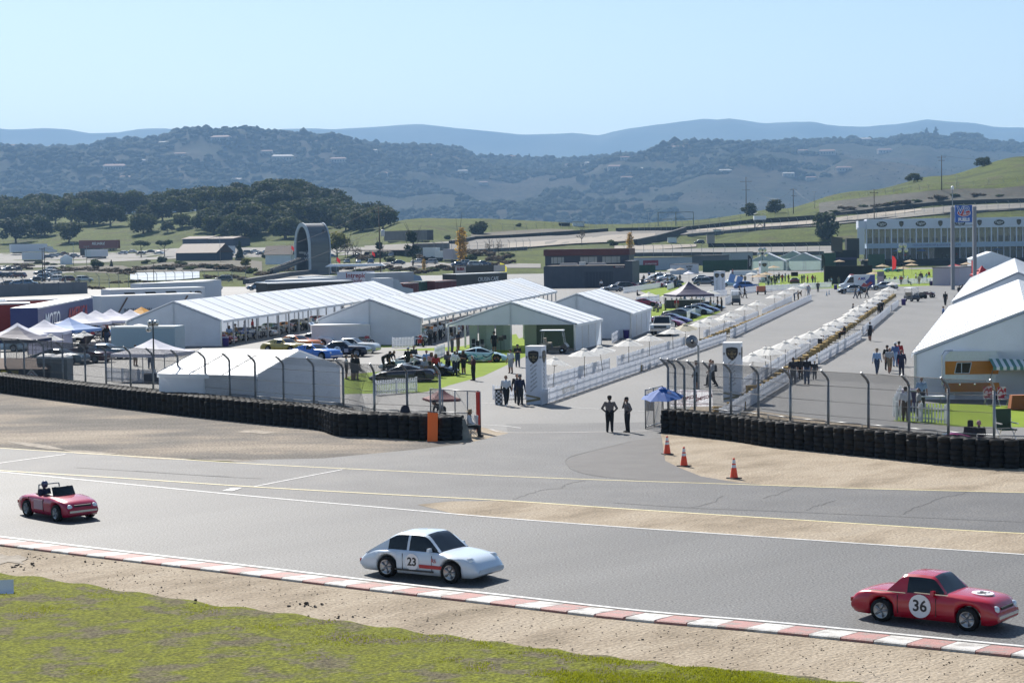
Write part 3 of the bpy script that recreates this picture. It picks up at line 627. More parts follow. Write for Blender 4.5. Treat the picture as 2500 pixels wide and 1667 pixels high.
# ================================================================== CATCH FENCES
WIRE = mat('fence_wire', (.08,.083,.088), .6)
def along(path, px):
    return min(path, key=lambda q: abs(proj(q)[0]-px))
def offset(path, d):
    out = []
    for i,p in enumerate(path):
        tg = (path[min(i+1,len(path)-1)]-path[max(i-1,0)]).normalized(); n = Vector((-tg.y,tg.x,0)); n = n if n.y>0 else -n
        out.append(p+n*d)
    return out
def catch_fence(label, path, posts, hgt=3.1, arm=.62, back=None):
    t = thing('catch_fence', label, 'fence', path[0]); O = path[0]; ends = [along(path,x) for x in posts]; dense = path
    prev = None
    for p in ends:
        i = dense.index(p); tg = (dense[min(i+2,len(dense)-1)]-dense[max(i-2,0)]).normalized(); n = Vector((-tg.y,tg.x,0)); n = n if n.y<0 else -n
        e = p-O; k = e+Vector((0,0,hgt)); tip = k+n*arm*.75+Vector((0,0,arm*.75)); mid = k+n*.08+Vector((0,0,.14))
        MB().tube(e,k,.062,n=8).tube(k-Vector((0,0,.02)),mid,.062,.058,n=8).tube(mid,tip,.058,n=8).obj('post', STEEL, t, True)
    # wire mesh: two sets of diagonal wires bent over at the top, plus cables
    i0, i1 = dense.index(ends[0]), dense.index(ends[-1])
    if i0 > i1: i0,i1 = i1,i0
    seg = dense[i0:i1+1]; cum = [0.]
    for a,b in zip(seg[:-1],seg[1:]): cum.append(cum[-1]+(b-a).length)
    cx = np.array(cum); sx = np.array([p.x for p in seg]); sy = np.array([p.y for p in seg]); Lt = cum[-1]
    tg0 = (seg[-1]-seg[0]).normalized(); n0 = Vector((-tg0.y,tg0.x,0)); n0 = n0 if n0.y<0 else -n0
    def at(s,z):
        if z > hgt: d = (z-hgt)*.72
        else: d = 0
        zz = z if z<=hgt else hgt+(z-hgt)*.72
        return Vector((float(np.interp(s,cx,sx))-O.x+n0.x*(d+.085), float(np.interp(s,cx,sy))-O.y+n0.y*(d+.085), zz))
    top = hgt+arm; w = MB(); sp = .085; segs = []
    for s0 in np.arange(-top, Lt+top, sp):
        for sg in (1,-1):
            a = s0 if sg>0 else s0; 
            z0, z1 = 0.9, top; sa, sb = a+sg*z0, a+sg*z1
            for za, zb in ((z0,hgt),(hgt,top)):
                u, v = a+sg*za, a+sg*zb
                if min(u,v) < 0 or max(u,v) > Lt:
                    if max(u,v) <= 0 or min(u,v) >= Lt: continue
                    # clip to the run
                    lo_, hi_ = za, zb
                    for lim in (0,Lt):
                        zc = (lim-a)/sg
                        if za < zc < zb:
                            if (a+sg*(za+1e-3)) < 0 or (a+sg*(za+1e-3)) > Lt: lo_ = max(lo_,zc)
                            else: hi_ = min(hi_,zc)
                    if hi_-lo_ < .01: continue
                    segs.append((at(a+sg*lo_,lo_), at(a+sg*hi_,hi_)))
                else: segs.append((at(u,za), at(v,zb)))
    w.wires(segs, .0056); tag(w.obj('chain_link', WIRE, t), kind='stuff')
    for z in (top-.02, hgt-.25, hgt-.95, hgt-1.6, hgt-2.1):
        c = MB(); ss = np.linspace(0,Lt,max(8,int(Lt/1.5)))
        for u,v in zip(ss[:-1],ss[1:]): c.tube(at(u,z)+Vector((0,0,.0)),at(v,z),.011,n=4,cap=False)
        c.obj('cable', WIRE, t)
    return t
def rail_fence(label, pts, h, step, m=STEEL, r=.028):
    t = thing('rail_fence', label, 'fence', pts[0]); O = pts[0]; q = resample(pts, step)
    MB().path([p-O+Vector((0,0,h)) for p in q], r, 6).obj('top_rail', m, t, True); MB().path([p-O+Vector((0,0,.12)) for p in q], r*.7, 5).obj('bottom_rail', m, t, True)
    for p in q: MB().tube(p-O,p-O+Vector((0,0,h)),r,n=6).obj('post', m, t, True)
    w = MB(); segs = []
    for a,b in zip(q[:-1],q[1:]):
        L = (b-a).length
        for s in np.arange(0,L,.09):
            for sg in (1,-1):
                u0 = s; u1 = s+sg*h
                z0,z1 = .05,h
                if u1 > L: z1 = L-s; u1 = L
                if u1 < 0: z1 = s; u1 = 0
                segs.append((a-O+(b-a)*(u0/L)+Vector((0,0,.05)), a-O+(b-a)*(u1/L)+Vector((0,0,max(.06,z1)))))
    w.wires(segs,.0056); tag(w.obj('chain_link', WIRE, t), kind='stuff'); return t
lf = smoothline([G(x,y,0) for x,y in LW],30); lf = offset(lf, 1.95)
lf2 = lf + [lf[-1]+(lf[-1]-lf[-8]).normalized()*k*.1 for k in range(1,30)]
catch_fence('tall chain-link catch fence with bent posts behind the long left tyre wall', lf2, [15,61,107,156,208,261,320,378,438,501,565,626,694,766,841,917,996,1077])
rail_fence('low chain-link fence with a steel top rail inside the left catch fence', [p for p in offset(lf2,.55)][90::10], 1.15, 2.2)
rfp = smoothline([G(x,y,0) for x,y in RW],30); rfp = offset(rfp, 1.55)
catch_fence('tall chain-link catch fence with bent posts behind the right tyre wall', rfp, [1697,1734,1784,1852,1932,2022,2120,2220,2317,2429])
p0_ = along(rfp,1700); retp = [p0_+(G(1630,1044)-p0_)*(k/60) for k in range(61)]
catch_fence('short return of catch fence with close-set bent posts beside the blue parasol', retp, [1697,1672,1650,1632])
rail_fence('low chain-link fence with a steel rail inside the right catch fence', offset(rfp,.55)[20::10], 1.15, 2.2)
# gates
def gate(label, a, b, h, n=4, red=None):
    t = thing('chain_link_gate', label, 'gate', a); d = b-a; L = d.length; u = d/L
    MB().tube((0,0,h),Vector(u)*L+Vector((0,0,h)),.03,n=6).obj('top_rail', STEEL, t, True); MB().tube((0,0,.12),Vector(u)*L+Vector((0,0,.12)),.03,n=6).obj('bottom_rail', STEEL, t, True)
    for k in range(n): q = u*(L*k/(n-1)); MB().tube(q+Vector((0,0,.02)),q+Vector((0,0,h)),.032,n=6).obj('upright', STEEL, t, True)
    MB().tube(Vector((0,0,.12)),u*L*.5+Vector((0,0,h)),.012,n=4).obj('brace', STEEL, t); MB().tube(u*L*.5+Vector((0,0,.12)),u*L+Vector((0,0,h)),.012,n=4).obj('brace', STEEL, t)
    w = MB()
    for s in np.arange(-h,L,.09):
        a0 = max(s,0); b0 = min(s+h,L); 
        if b0 > a0: w.tube(u*a0+Vector((0,0,a0-s)),u*b0+Vector((0,0,b0-s)),.0048,n=3,cap=False); w.tube(u*a0+Vector((0,0,h-(a0-s))),u*b0+Vector((0,0,h-(b0-s))),.0048,n=3,cap=False)
    tag(w.obj('chain_link', WIRE, t), kind='stuff'); return t
gp = G(1176,1055); gq = G(1052,1045)
gate('chain-link swing gate with a red end post, standing open beside the seated person', gp+(gq-gp)*.02, gq, 2.05, 5)
rp = G(1168,1055); t = thing('gate_post', 'bright red padded post on the free end of the left gate', 'post', rp); MB().box((0,0,1.05),(.19,.19,2.0)).obj('padding', mat('red_padding',(.50,.03,.02),.6,var=.1), t); MB().tube((0,0,2.0),(0,0,2.12),.05).obj('cap', STEEL, t)
gate('chain-link swing gate panel folded back beside the blue parasol', G(1576,1048), G(1617,1036), 2.0, 3)
p = G(1587,1036); tag(MB().box((0,0,0),(.42,.03,.85)).obj('notice_board', flat((.16,.17,.18)), None, loc=(p.x,p.y-.2,1.15)), 'grey notice board hung on the folded gate panel', 'sign')
# concrete block and orange marker at the left wall end
p = G(1124,1072); t = thing('concrete_barrier', 'weathered concrete barrier block closing the end of the left tyre wall', 'barrier', p, .5)
MB().add([(-.40,-.45,0),(.40,-.45,0),(.40,.45,0),(-.40,.45,0),(-.34,-.3,1.02),(.12,-.3,1.02),(.12,.3,1.02),(-.34,.3,1.02)],[(3,2,1,0),(4,5,6,7),(0,1,5,4),(1,2,6,5),(2,3,7,6),(3,0,4,7)]).obj('block', mat('weathered_concrete',(.22,.22,.20),.9,var=.3,vs_=2.5,bump=.4,bs=9), t)
p = G(1056,1077.5); t = thing('orange_marker', 'flat orange marker board leaning on the tyre wall beside the gate', 'marker', p, math.radians(-14))
MB().grid([[(-.26,-.02+.14*k/6,1.42*k/6),(.26,-.02+.14*k/6+.01,1.42*k/6+(.0 if k<6 else -.05))] for k in range(7)]).obj('board', mat('orange_marker_vinyl',(.95,.16,.015),.5), t)
# ================================================================== PICKET FENCES
PICK = translucent(mat('white_picket_plastic', (.80,.81,.83), .45, var=.04, vs_=3), (.78,.8,.84), .55)
def picket_panel_mesh(L, h, pitch=.145, w=.085):
    b = MB(); n = int(L/pitch)
    for i in range(n):
        x = (i+.5)*L/n; b.add([(x-w/2,-.012,.03),(x+w/2,-.012,.03),(x+w/2,-.012,h-.05),(x,-.012,h),(x-w/2,-.012,h-.05),(x-w/2,.012,.03),(x+w/2,.012,.03),(x+w/2,.012,h-.05),(x,.012,h),(x-w/2,.012,h-.05)],[(0,1,2,3,4),(9,8,7,6,5),(0,5,6,1),(1,6,7,2),(2,7,8,3),(3,8,9,4),(4,9,5,0)])
    b.box((L/2,.03,.22),(L,.03,.07)); b.box((L/2,.03,h-.25),(L,.03,.07)); return b
_pp = {}
def picket_fence(label, a, b, h=.86, gaps=(), panel=1.83, detail=True, pitch=.145):
    d = b-a; L = d.length; u = d/L; n = max(1,round(L/panel)); pl = L/n; rz = math.atan2(u.y,u.x); t = thing('picket_fence', label, 'fence', a, rz)
    key = (round(pl,1),h,pitch)
    if key not in _pp: _pp[key] = (picket_panel_mesh(round(pl,1),h,pitch).mesh('picket_panel', PICK), MB().box((0,0,(h+.02)/2),(.09,.09,h+.02)).mesh('post', PICK))
    r = random.Random(n)
    for i in range(n):
        if any(g0 <= i*pl <= g1 for g0,g1 in gaps): continue
        o = ob('picket_panel', _pp[key][0], t, (i*pl,0,0)); o.scale.x = pl/round(pl,1); o.rotation_euler = (r.uniform(-.02,.02),0,r.uniform(-.006,.006)); ob('post', _pp[key][1], t, (i*pl,.05,0))
    ob('post', _pp[key][1], t, (L,.05,0)); return t
def pf(label, p, q, **k): return picket_fence(label, G(*p), G(*q), **k)
pf('near half of the white picket fence on the driveway side of the left umbrella lane', (1324,989), (1773,834))
pf('far half of the white picket fence on the driveway side of the left umbrella lane', (1785,826), (1981,733))
pf('nearest stretch of white picket fence behind the left umbrella row, by the emblem column', (1338,948), (1489,902))
pf('middle stretch of white picket fence behind the left umbrella row', (1509,897), (1673,846))
pf('third stretch of white picket fence behind the left umbrella row, past the round lamp', (1720,829), (1852,777))
pf('farthest stretch of white picket fence behind the left umbrella row', (1862,772), (1933,736))
pf('nearest white picket fence on the right side of the right umbrella lane', (1760,1036), (1992,894))
pf('middle white picket fence on the right side of the right umbrella lane', (2000,889), (2103,828))
pf('far white picket fence on the right side of the right umbrella lane', (2108,819), (2174,763)); pf('last short white picket fence at the right umbrella lane, by the golf carts', (2178,760), (2194,747))
pf('long white picket fence on the driveway side of the right umbrella lane', (1812,960), (2166,729))
pf('white picket fence by the small front tent, seen through the left catch fence', (258,929), (378,936), h=.95)
pf('pair of white picket panels on the turf in front of the dark supercar', (918,965), (1018,956), h=.95)
pf('short white picket fence at the foot of the second long tent', (959,849), (1010,847), h=.95)
pf('white picket fence left of the entry tent, behind the visitors', (1064,876), (1086,867), h=.95)
pf('white picket fence beside the drum with chequered wrap', (1205,975), (1284,972), h=.86); pf('low white picket gate panel beside the truck', (1496,838), (1521,822), h=.9); pf('white picket panel beside the row of supercars', (1679,781), (1698,771), h=1.0)
pf('white picket fence in front of the classic cars by the dark building', (1523,716), (1620,701), h=1.0); pf('white picket fence at the emblem column far down the lane', (1630,708), (1652,700), h=1.0)
pf('white picket fence behind the cafe tables', (1555,742), (1610,735), h=1.0); pf('white picket fence beside the far emblem column', (1700,728), (1775,722), h=1.0); pf('white picket fence running behind the parked golf cart', (1772,745), (1785,738), h=1.1)
pf('white picket fence along the near edge of the lawn, left part', (1785,722), (1850,712), h=1.05); pf('white picket fence along the near edge of the lawn, middle part', (1870,711), (2030,702), h=1.05); pf('white picket fence along the near edge of the lawn, right part', (2130,697), (2318,690), h=1.05)
pf('near white picket fence in front of the orange camper', (2187,1026), (2310,1035), h=1.0, pitch=.2)
pf('slanting end panel of the picket fence in front of the orange camper', (2184,1016), (2200,985), h=1.0, pitch=.2)
# ================================================================== EMBLEM COLUMNS
COLW = mat('pale_banner_vinyl', (.72,.74,.80), .45, var=.03)
GOLD = mat('gold_print', (.35,.27,.13), .5); SHB = mat('black_emblem_print', (.014,.012,.012), .45); GREY = mat('grey_print', (.25,.25,.27), .6); TAN = mat('khaki_stripe_print', (.30,.25,.14), .6)
def shield(t, M, w, h):
    b = MB(); n = 9; pts = []
    prof = [(-.5,.36),(-.44,.43),(-.25,.47),(0,.5),(.25,.47),(.44,.43),(.5,.36),(.5,.05),(.44,-.15),(.28,-.34),(0,-.5),(-.28,-.34),(-.44,-.15),(-.5,.05)]
    v0 = [(x*w,y*h,0) for x,y in prof]; v1 = [(x*w,y*h,.02) for x,y in prof]; k = len(prof)
    b.add(v0+v1, [tuple(range(k,2*k))]+[(i,(i+1)%k,k+(i+1)%k,k+i) for i in range(k)])
    o = b.obj('emblem_shield', SHB, t); o.matrix_local = M
    g = MB(); r = .15*w
    def ring(R,wd,z):
        for i in range(20):
            a0,a1 = 2*math.pi*i/20, 2*math.pi*(i+1)/20
            g.add([(R*math.cos(a0),R*math.sin(a0),z),(R*math.cos(a1),R*math.sin(a1),z),((R-wd)*math.cos(a1),(R-wd)*math.sin(a1),z),((R-wd)*math.cos(a0),(R-wd)*math.sin(a0),z)],[(0,1,2,3)])
    ring(r,.025*w,.024)
    for a in (90,210,330):
        a = math.radians(a); g.add([(.02*w*math.sin(a),-.02*w*math.cos(a),.024),(-.02*w*math.sin(a),.02*w*math.cos(a),.024),(r*math.cos(a)-.02*w*math.sin(a),r*math.sin(a)+.02*w*math.cos(a),.024),(r*math.cos(a)+.02*w*math.sin(a),r*math.sin(a)-.02*w*math.cos(a),.024)],[(0,3,2,1)])
    for s in (-1,1):      # rampant supporters as small strokes
        for (x0,y0,x1,y1) in [(.20,-.06,.30,.02),(.30,.02,.26,.09),(.28,-.02,.34,-.10),(.24,-.04,.22,-.12),(.30,.02,.36,.06)]:
            d = Vector((x1-x0,y1-y0,0)).normalized(); q = Vector((-d.y,d.x,0))*.016
            pa,pb = Vector((x0,y0,0)),Vector((x1,y1,0)); vv = [pa-q,pb-q,pb+q,pa+q]; g.add([(s*p.x*w,p.y*w,.024) for p in vv],[(0,1,2,3) if s>0 else (3,2,1,0)])
    for i in range(4): x = (-.12+.07*i)*w; g.add([(x,-.18*h,.024),(x+.03*w,-.18*h,.024),(x+.10*w,-.30*h,.024),(x+.07*w,-.30*h,.024)],[(3,2,1,0)])
    for i in range(9): x = (-.33+.073*i)*w; g.add([(x,.22*h,.024),(x+.045*w,.22*h,.024),(x+.045*w,.25*h,.024),(x,.25*h,.024)],[(0,1,2,3)])
    o = g.obj('emblem_gold', GOLD, t); o.matrix_local = M
def column(label, O, rz, w, h, small=False):
    t = thing('emblem_column', label, 'sign column', O, rz)
    MB().box((0,0,h/2),(w,w,h)).obj('banner_box', COLW, t)
    MB().box((0,0,h+.01),(w+.03,w+.03,.03)).obj('top_frame', mat('white_frame',(.8,.8,.8),.5), t)
    for (o,rt) in (((0,-w/2-.004,0),(1,0,0)),((w/2+.004,0,0),(0,1,0)),((-w/2-.004,0,0),(0,-1,0))):
        rt = Vector(rt); o = Vector(o)
        shield(t, face_M(o+Vector((0,0,h-.62 if not small else h-.75)), rt), .62*w/.95, .78)
        for s in (-1,1): b = MB().box((0,0,.002),(.10*w,.14,.004)); q = b.obj('stripe', TAN if False else GREY, t); q.matrix_local = face_M(o+rt*s*w*.43+Vector((0,0,h-.62)), rt)
        # rows of slanting lettering
        ang = math.radians(40); word = '#GOTVELOCITY  '
        for k in range(9 if not small else 7):
            zc = .95+k*.245; row = word[k%5:]+word+word
            n_ = 9 if k%2 else 10; x0 = 0
            body = row[:7 if 0<k<8 else 5]
            text(row[:8], .105 if not small else .11, GREY, t, face_M(o+rt*(0)+Vector((0,0,zc)), rt*math.cos(ang)+Vector((0,0,math.sin(ang))), -rt*math.sin(ang)+Vector((0,0,math.cos(ang)))), extr=.002, bold=.004)
        for (z0,z1,z2) in ((.52,.36,.20),):
            b = MB(); hw = w/2
            b.add([(-hw,.48,.004),(hw,.30,.004),(hw,.40,.004),(-hw,.58,.004)],[(0,1,2,3)]); b.add([(-hw,.10,.004),(hw,.28,.004),(hw,.40,.004),(-hw,.24,.004)],[(0,1,2,3)])
            q = b.obj('stripe', TAN, t); q.matrix_local = face_M(o, rt)
    return t
def colat(px,py,w,rz): u = Vector((math.cos(rz),math.sin(rz),0)); n = Vector((-u.y,u.x,0)); return G(px,py)+n*w/2
column('tall white emblem column with slanted lettering, nearest the open gate at the left lane', colat(1304,987,.98,-.32), -.32, .98, 3.4)
column('tall white emblem column with slanted lettering behind the right catch fence', colat(1788,981,1.06,-.20), -.20, 1.06, 3.45)
column('pale emblem column with two shields far down the lane by the grey hatchback', G(1757,719), math.radians(45), 1.35, 3.9, True); column('pale emblem column in front of the teal lawn tents', G(1864,690), math.radians(10), 1.5, 4.4, True)
text('VELOCITY LANE', .46, mat('pale_gold_print',(.62,.52,.36),.5), None, face_M(G(1392,968)+Vector((-.10,-.10,.45)), (G(1773,834)-G(1324,989)).normalized()), extr=.002).name = 'lane_lettering'
o = bpy.data.objects['lane_lettering']; tag(o, 'pale gold lettering on the near picket fence of the left lane', 'lettering')
# ================================================================== VEHICLES
def smooth1(a, k=2):
    a = np.array(a,float)
    for _ in range(k): b = a.copy(); b[1:-1] = .25*a[:-2]+.5*a[1:-1]+.25*a[2:]; a = b
    return a
def car_proto(L, W, top, cabin, xf, xr, R, zb=.17, hw=None, arch=1.14, tw=.2, rim=None, lights='round', hl=None, bumper=None, shoulder=.05, nose=.72, tail=.8, grille=True, spoiler=False, open_top=False, one=False, arch_flare=.0):
    """a car facing +x: lofted body with wheel arches, glass house, wheels with rims, lights and bumpers"""
    P_ = Proto(); h = L/2; rim = rim or mat('alloy_rim',(.35,.36,.38),.3,.8); PA = flat((.5,.5,.5)); Ra = R*arch
    xs = set(np.linspace(-h,h,41).tolist())
    for xw in (xf,xr):
        for k in np.linspace(-1,1,15): xs.add(xw+Ra*math.sin(k*math.pi/2))
    xs = np.array(sorted(xs)); fx = np.linspace(-h,h,121); tz = np.interp(xs,fx,smooth1(np.interp(fx,[p[0] for p in top],[p[1] for p in top]),14))
    u = np.abs(xs)/h; wv = np.where(xs>0, 1-(1-nose)*np.clip((u-.5)/.5,0,1)**2.4, 1-(1-tail)*np.clip((u-.55)/.45,0,1)**2.6)
    half = W/2; rows = []
    for x,t,w in zip(xs,tz,wv):
        e = np.clip((abs(x)/h-.93)/.07,0,1); b = zb+.10*e
        for xw in (xf,xr):
            if abs(x-xw) < Ra-1e-6: b = max(b, R+math.sqrt(max(0,Ra*Ra-(x-xw)**2))*1.0)
        b = min(b, t-.10); fl = max([0]+[arch_flare*(1-abs(x-xw)/(Ra*1.5)) for xw in (xf,xr) if abs(x-xw) < Ra*1.5])
        s = t-shoulder; hw_ = half*w+fl; ring = [(hw_*.93,b),(hw_*.985,b+.28*(s-b)),(hw_,b+.62*(s-b)),(hw_*.975,s-.03),(hw_*.90,s+.015),(hw_*.62,t-.008),(0,t)]
        rows.append([(x,-y,z) for y,z in ring]+[(x,y,z) for y,z in ring[-2::-1]]+[(x,0,b)])
    n = len(rows[0]); mb = MB(); mb.grid(rows, closed=True); mb.poly(rows[0][:-1]); mb.poly(rows[-1][:-1][::-1])
    P_.add('body', mb, [PA], smooth=True)
    if not open_top:
        c = cabin; zb_,zr = c['zb']-.02,c['zr']; wb,wr = c.get('wb',half*.87),c.get('wr',half*.68); x0,x1,r0,r1 = c['x0'],c['x1'],c['r0'],c['r1']; hm = zr-zb_
        gx = np.linspace(x1,x0,33); bt = np.interp(gx,xs,tz); gb = np.minimum(zb_,bt-.035); za = smooth1(np.interp(gx,[x1,r1-.12*abs(r1-x1),(r0+r1)/2,r0+.06,x0],[bt[0]-.01,zr-.02,zr,zr-.015,bt[-1]-.01]),3); za[0] = bt[0]-.01; za[-1] = bt[-1]-.01
        gh = np.maximum(za-gb,.004); xm = c.get('xb',(r0+r1)/2-.12); rings = []
        for x,g,zb2 in zip(gx,gh,gb):
            k = min(1,g/hm); wt = wb+(wr-wb)*k; rr = [(wb+.005,0),(wb+(wt-wb)*.42,.5*g),(wt+.014,.86*g),(wt*.86,.965*g),(wt*.46,g*1.0),(0,g+.012*k)]
            rings.append([(x,-y,zb2+z) for y,z in rr]+[(x,y,zb2+z) for y,z in rr[-2::-1]])
        grp = {'roof':MB(),'windshield':MB(),'rear_window':MB(),'sl':MB(),'sr':MB()}; fat = c.get('fat',0)
        for j in range(len(gx)-1):
            xc = (gx[j]+gx[j+1])/2
            for i in range(10):
                q = [rings[j][i],rings[j+1][i],rings[j+1][i+1],rings[j][i+1]]; side = i<2 or i>7; edge = i in (2,7)
                if side: k = 'roof' if abs(xc-xm)<.045 or (fat and xc < c.get('sw',r1+.10)) or xc < x1+.08 or (xc > r0+.0 and (i in (1,8)) and gh[j] < hm*.3) else ('sr' if i<2 else 'sl')
                elif xc > r0+.03: k = 'roof' if edge else 'windshield'
                elif xc < r1-.06: k = 'roof' if edge or (fat and i in (3,6)) or xc < x1+.12 else 'rear_window'
                else: k = 'roof'
                grp[k].add(q,[(0,3,2,1)] if False else [(0,1,2,3)])
        for k,nm in (('windshield','windshield'),('rear_window','rear_window'),('sl','side_window'),('sr','side_window')): P_.add(nm, grp[k], [GLASS], smooth=True)
        P_.add('roof', grp['roof'], [PA], smooth=True)
    ty = MB().lathe([(R*.67,-tw/2),(R*.95,-tw/2),(R,-tw*.32),(R,tw*.32),(R*.95,tw/2),(R*.67,tw/2)],18,axis='Y'); TY = ty.mesh('tyre',RUBBER,True)
    rm = MB(); rm.lathe([(R*.71,-tw*.42),(R*.66,-tw*.47),(R*.56,-tw*.25),(R*.18,-tw*.38),(0.001,-tw*.40)],16,axis='Y')
    for k in range(5): a = k*2*math.pi/5; rm.tube((0,-tw*.40,0),(R*.6*math.cos(a),-tw*.42,R*.6*math.sin(a)),R*.09,n=4)
    RM = rm.mesh('rim',rim,True); rd = RM.copy(); rd.transform(Matrix.Rotation(math.pi,4,'Z')); 
    for x in (xf,xr):
        for s in (-1,1):
            i = P_.add('wheel', TY, None, None, (x,s*(half-tw*.42+arch_flare*.7),R)); P_.add('rim', RM if s<0 else rd, None, i)
    lm = mat('headlight_lens',(.75,.78,.8),.08,.2,coat=1); rl = mat('red_light_lens',(.35,.01,.01),.2)
    zt_f = float(np.interp(h-.10,xs,tz)); zt_r = float(np.interp(-h+.08,xs,tz)); wf = half*nose
    for s in (-1,1):
        if lights == 'round': P_.add('headlight', MB().lathe([(.001,.06),(.08,.045),(.105,.01),(.115,-.02),(.115,-.10)],14,axis='X',c=(hl[0],s*hl[1],hl[2]) if hl else (h-.07,s*wf*.80,zt_f-.12)), [lm], smooth=True)
        else: P_.add('headlight', MB().box((h-.20,s*wf*.88,zt_f-.05),(.26,.24,.09),taper=.7), [lm])
        P_.add('tail_light', MB().box((-h+.015,s*half*tail*.78,zt_r-.14),(.05,.30,.10)), [rl])
    bm = bumper or BLACK; zbf = zb+.20
    P_.add('bumper', MB().box((h-.01,0,zbf),(.08,W*nose*.90,.075)), [bm]); P_.add('bumper', MB().box((-h+.01,0,zbf+.06),(.09,W*tail*.9,.10)), [bm])
    for s in (-1,1):
        if not open_top: P_.add('door_mirror', MB().box((cabin['x0']-.28,s*(half*.93+.07),cabin['zb']+.06),(.10,.16,.10),taper=.8), [PA if not one else BLACK])
        xd = cabin['x0']-.10 if not open_top else .35
        for xx in (xd-.12,xd-1.15): P_.add('door_seam', MB().box((xx,s*(half*.985),zb+.34),(.012,.03,.46)), [BLACK])
    if grille: P_.add('grille', MB().box((h-.045,0,zbf+.16),(.05,W*nose*.55,.13)), [BLACK])
    if open_top:
        c = cabin; P_.add('cockpit', MB().prism([(c['x1'],-half*.62,c['zb']-.02),(c['x0'],-half*.62,c['zb']-.02),(c['x0'],half*.62,c['zb']-.02),(c['x1'],half*.62,c['zb']-.02)],.035), [BLACK])
        P_.add('windscreen', MB().grid([[(c['x0']+.02+.08*(1-q*q),q*half*.62,c['zb']),( c['x0']-.12+.06*(1-q*q),q*half*.58,c['zb']+.30)] for q in (-1,-.5,0,.5,1)]), [GLASS]); P_.add('roll_bar', MB().path([(c['x1']+.2,-.45,c['zb']-.05),(c['x1']+.15,-.40,c['zb']+.32),(c['x1']+.15,.40,c['zb']+.32),(c['x1']+.2,.45,c['zb']-.05)],.025,6), [STEEL])
        for s in (-1,1): P_.add('seat', MB().box((c['x1']+.32,s*.33,c['zb']+.06),(.16,.42,.28),taper=.8), [BLACK])
        P_.add('steering_wheel', MB().lathe([(.17,-.012),(.185,0),(.17,.012)],12,axis='X',c=(c['x0']-.30,.33,c['zb']+.10)), [BLACK])
    if spoiler: P_.add('rear_wing', MB().box((-h+.22,0,zt_r+.20),(.28,W*.86,.03)).box((-h+.25,-W*.3,zt_r+.09),(.12,.03,.22)).box((-h+.25,W*.3,zt_r+.09),(.12,.03,.22)), [BLACK])
    if one: return flatten(P_)
    return P_
def flatten(P_):
    """all parts of a far-off car as one mesh with material slots"""
    mats = []; mb = MB(); pos = []
    for (n,me,par,l,r) in P_.p:
        l = Vector(l) + (pos[par] if par is not None else Vector()); pos.append(l); mi = []
        for m in me.materials:
            if m not in mats: mats.append(m)
            mi.append(mats.index(m))
        o = len(mb.v); mb.v += [tuple(v.co+l) for v in me.vertices]
        for f in me.polygons: mb.f.append(tuple(o+i for i in f.vertices)); mb.m.append(mi[f.material_index])
    return mb.mesh('car', mats, True)
ST = {}
ST['coupe911'] = dict(L=4.15,W=1.66,top=[(-2.1,.40),(-2.06,.52),(-1.85,.68),(-1.45,.80),(-.9,.86),(0,.86),(.7,.86),(1.25,.80),(1.65,.75),(1.9,.66),(2.02,.55),(2.08,.42)],cabin=dict(x0=.80,x1=-1.85,r0=.22,r1=-.62,zb=.84,zr=1.33,xb=-.30,fat=1,sw=-1.0),xf=1.22,xr=-1.02,R=.315,nose=.80,tail=.84,arch_flare=.035,grille=False,bumper=paint((.5,.57,.64)),hl=(1.80,.585,.635))
ST['tourer'] = dict(L=3.92,W=1.54,top=[(-1.96,.5),(-1.93,.68),(-1.5,.79),(-.7,.82),(.3,.84),(.6,.86),(1.2,.84),(1.7,.78),(1.92,.66),(1.96,.5)],cabin=dict(x0=.62,x1=-.95,r0=.22,r1=-.52,zb=.80,zr=1.25,fat=1,xb=-.44,sw=-.44),xf=1.22,xr=-1.08,R=.295,nose=.84,tail=.86,bumper=CHROME)
ST['roadster'] = dict(ST['tourer'],cabin=dict(x0=.45,x1=-.75,zb=.83),open_top=True,L=3.5,top=[(-1.75,.5),(-1.7,.66),(-1.3,.78),(-.6,.82),(.3,.82),(.5,.84),(1.0,.80),(1.5,.72),(1.72,.62),(1.75,.5)],xf=1.08,xr=-.98,W=1.46)
ST['fastback'] = dict(L=4.65,W=1.80,top=[(-2.32,.6),(-2.29,.82),(-1.9,.93),(-1.1,.93),(.3,.93),(.8,.95),(1.6,.92),(2.15,.86),(2.3,.76),(2.33,.55)],cabin=dict(x0=.75,x1=-1.75,r0=.10,r1=-.70,zb=.91,zr=1.31,fat=1),xf=1.45,xr=-1.28,R=.335,nose=.9,tail=.9,bumper=CHROME)
ST['notchback'] = dict(ST['fastback'],cabin=dict(x0=.72,x1=-1.25,r0=.15,r1=-.72,zb=.91,zr=1.34,fat=1))
ST['supercar'] = dict(L=4.55,W=1.96,top=[(-2.27,.55),(-2.22,.82),(-1.6,.90),(-1.0,.88),(-.2,.84),(.9,.80),(1.35,.74),(1.9,.56),(2.2,.42),(2.27,.32)],cabin=dict(x0=1.15,x1=-1.45,r0=.10,r1=-.35,zb=.80,zr=1.17,wb=.82,wr=.52),xf=1.36,xr=-1.30,R=.345,nose=.80,tail=.9,zb=.12,lights='slit',grille=False,tw=.27,rim=mat('dark_rim',(.06,.06,.065),.35,.7))
ST['sedan'] = dict(L=4.75,W=1.84,top=[(-2.37,.6),(-2.33,.92),(-1.8,1.02),(-1.2,1.0),(.9,.96),(1.6,.90),(2.2,.78),(2.37,.5)],cabin=dict(x0=1.15,x1=-1.75,r0=.40,r1=-.85,zb=.95,zr=1.46),xf=1.42,xr=-1.38,R=.33,lights='slit')
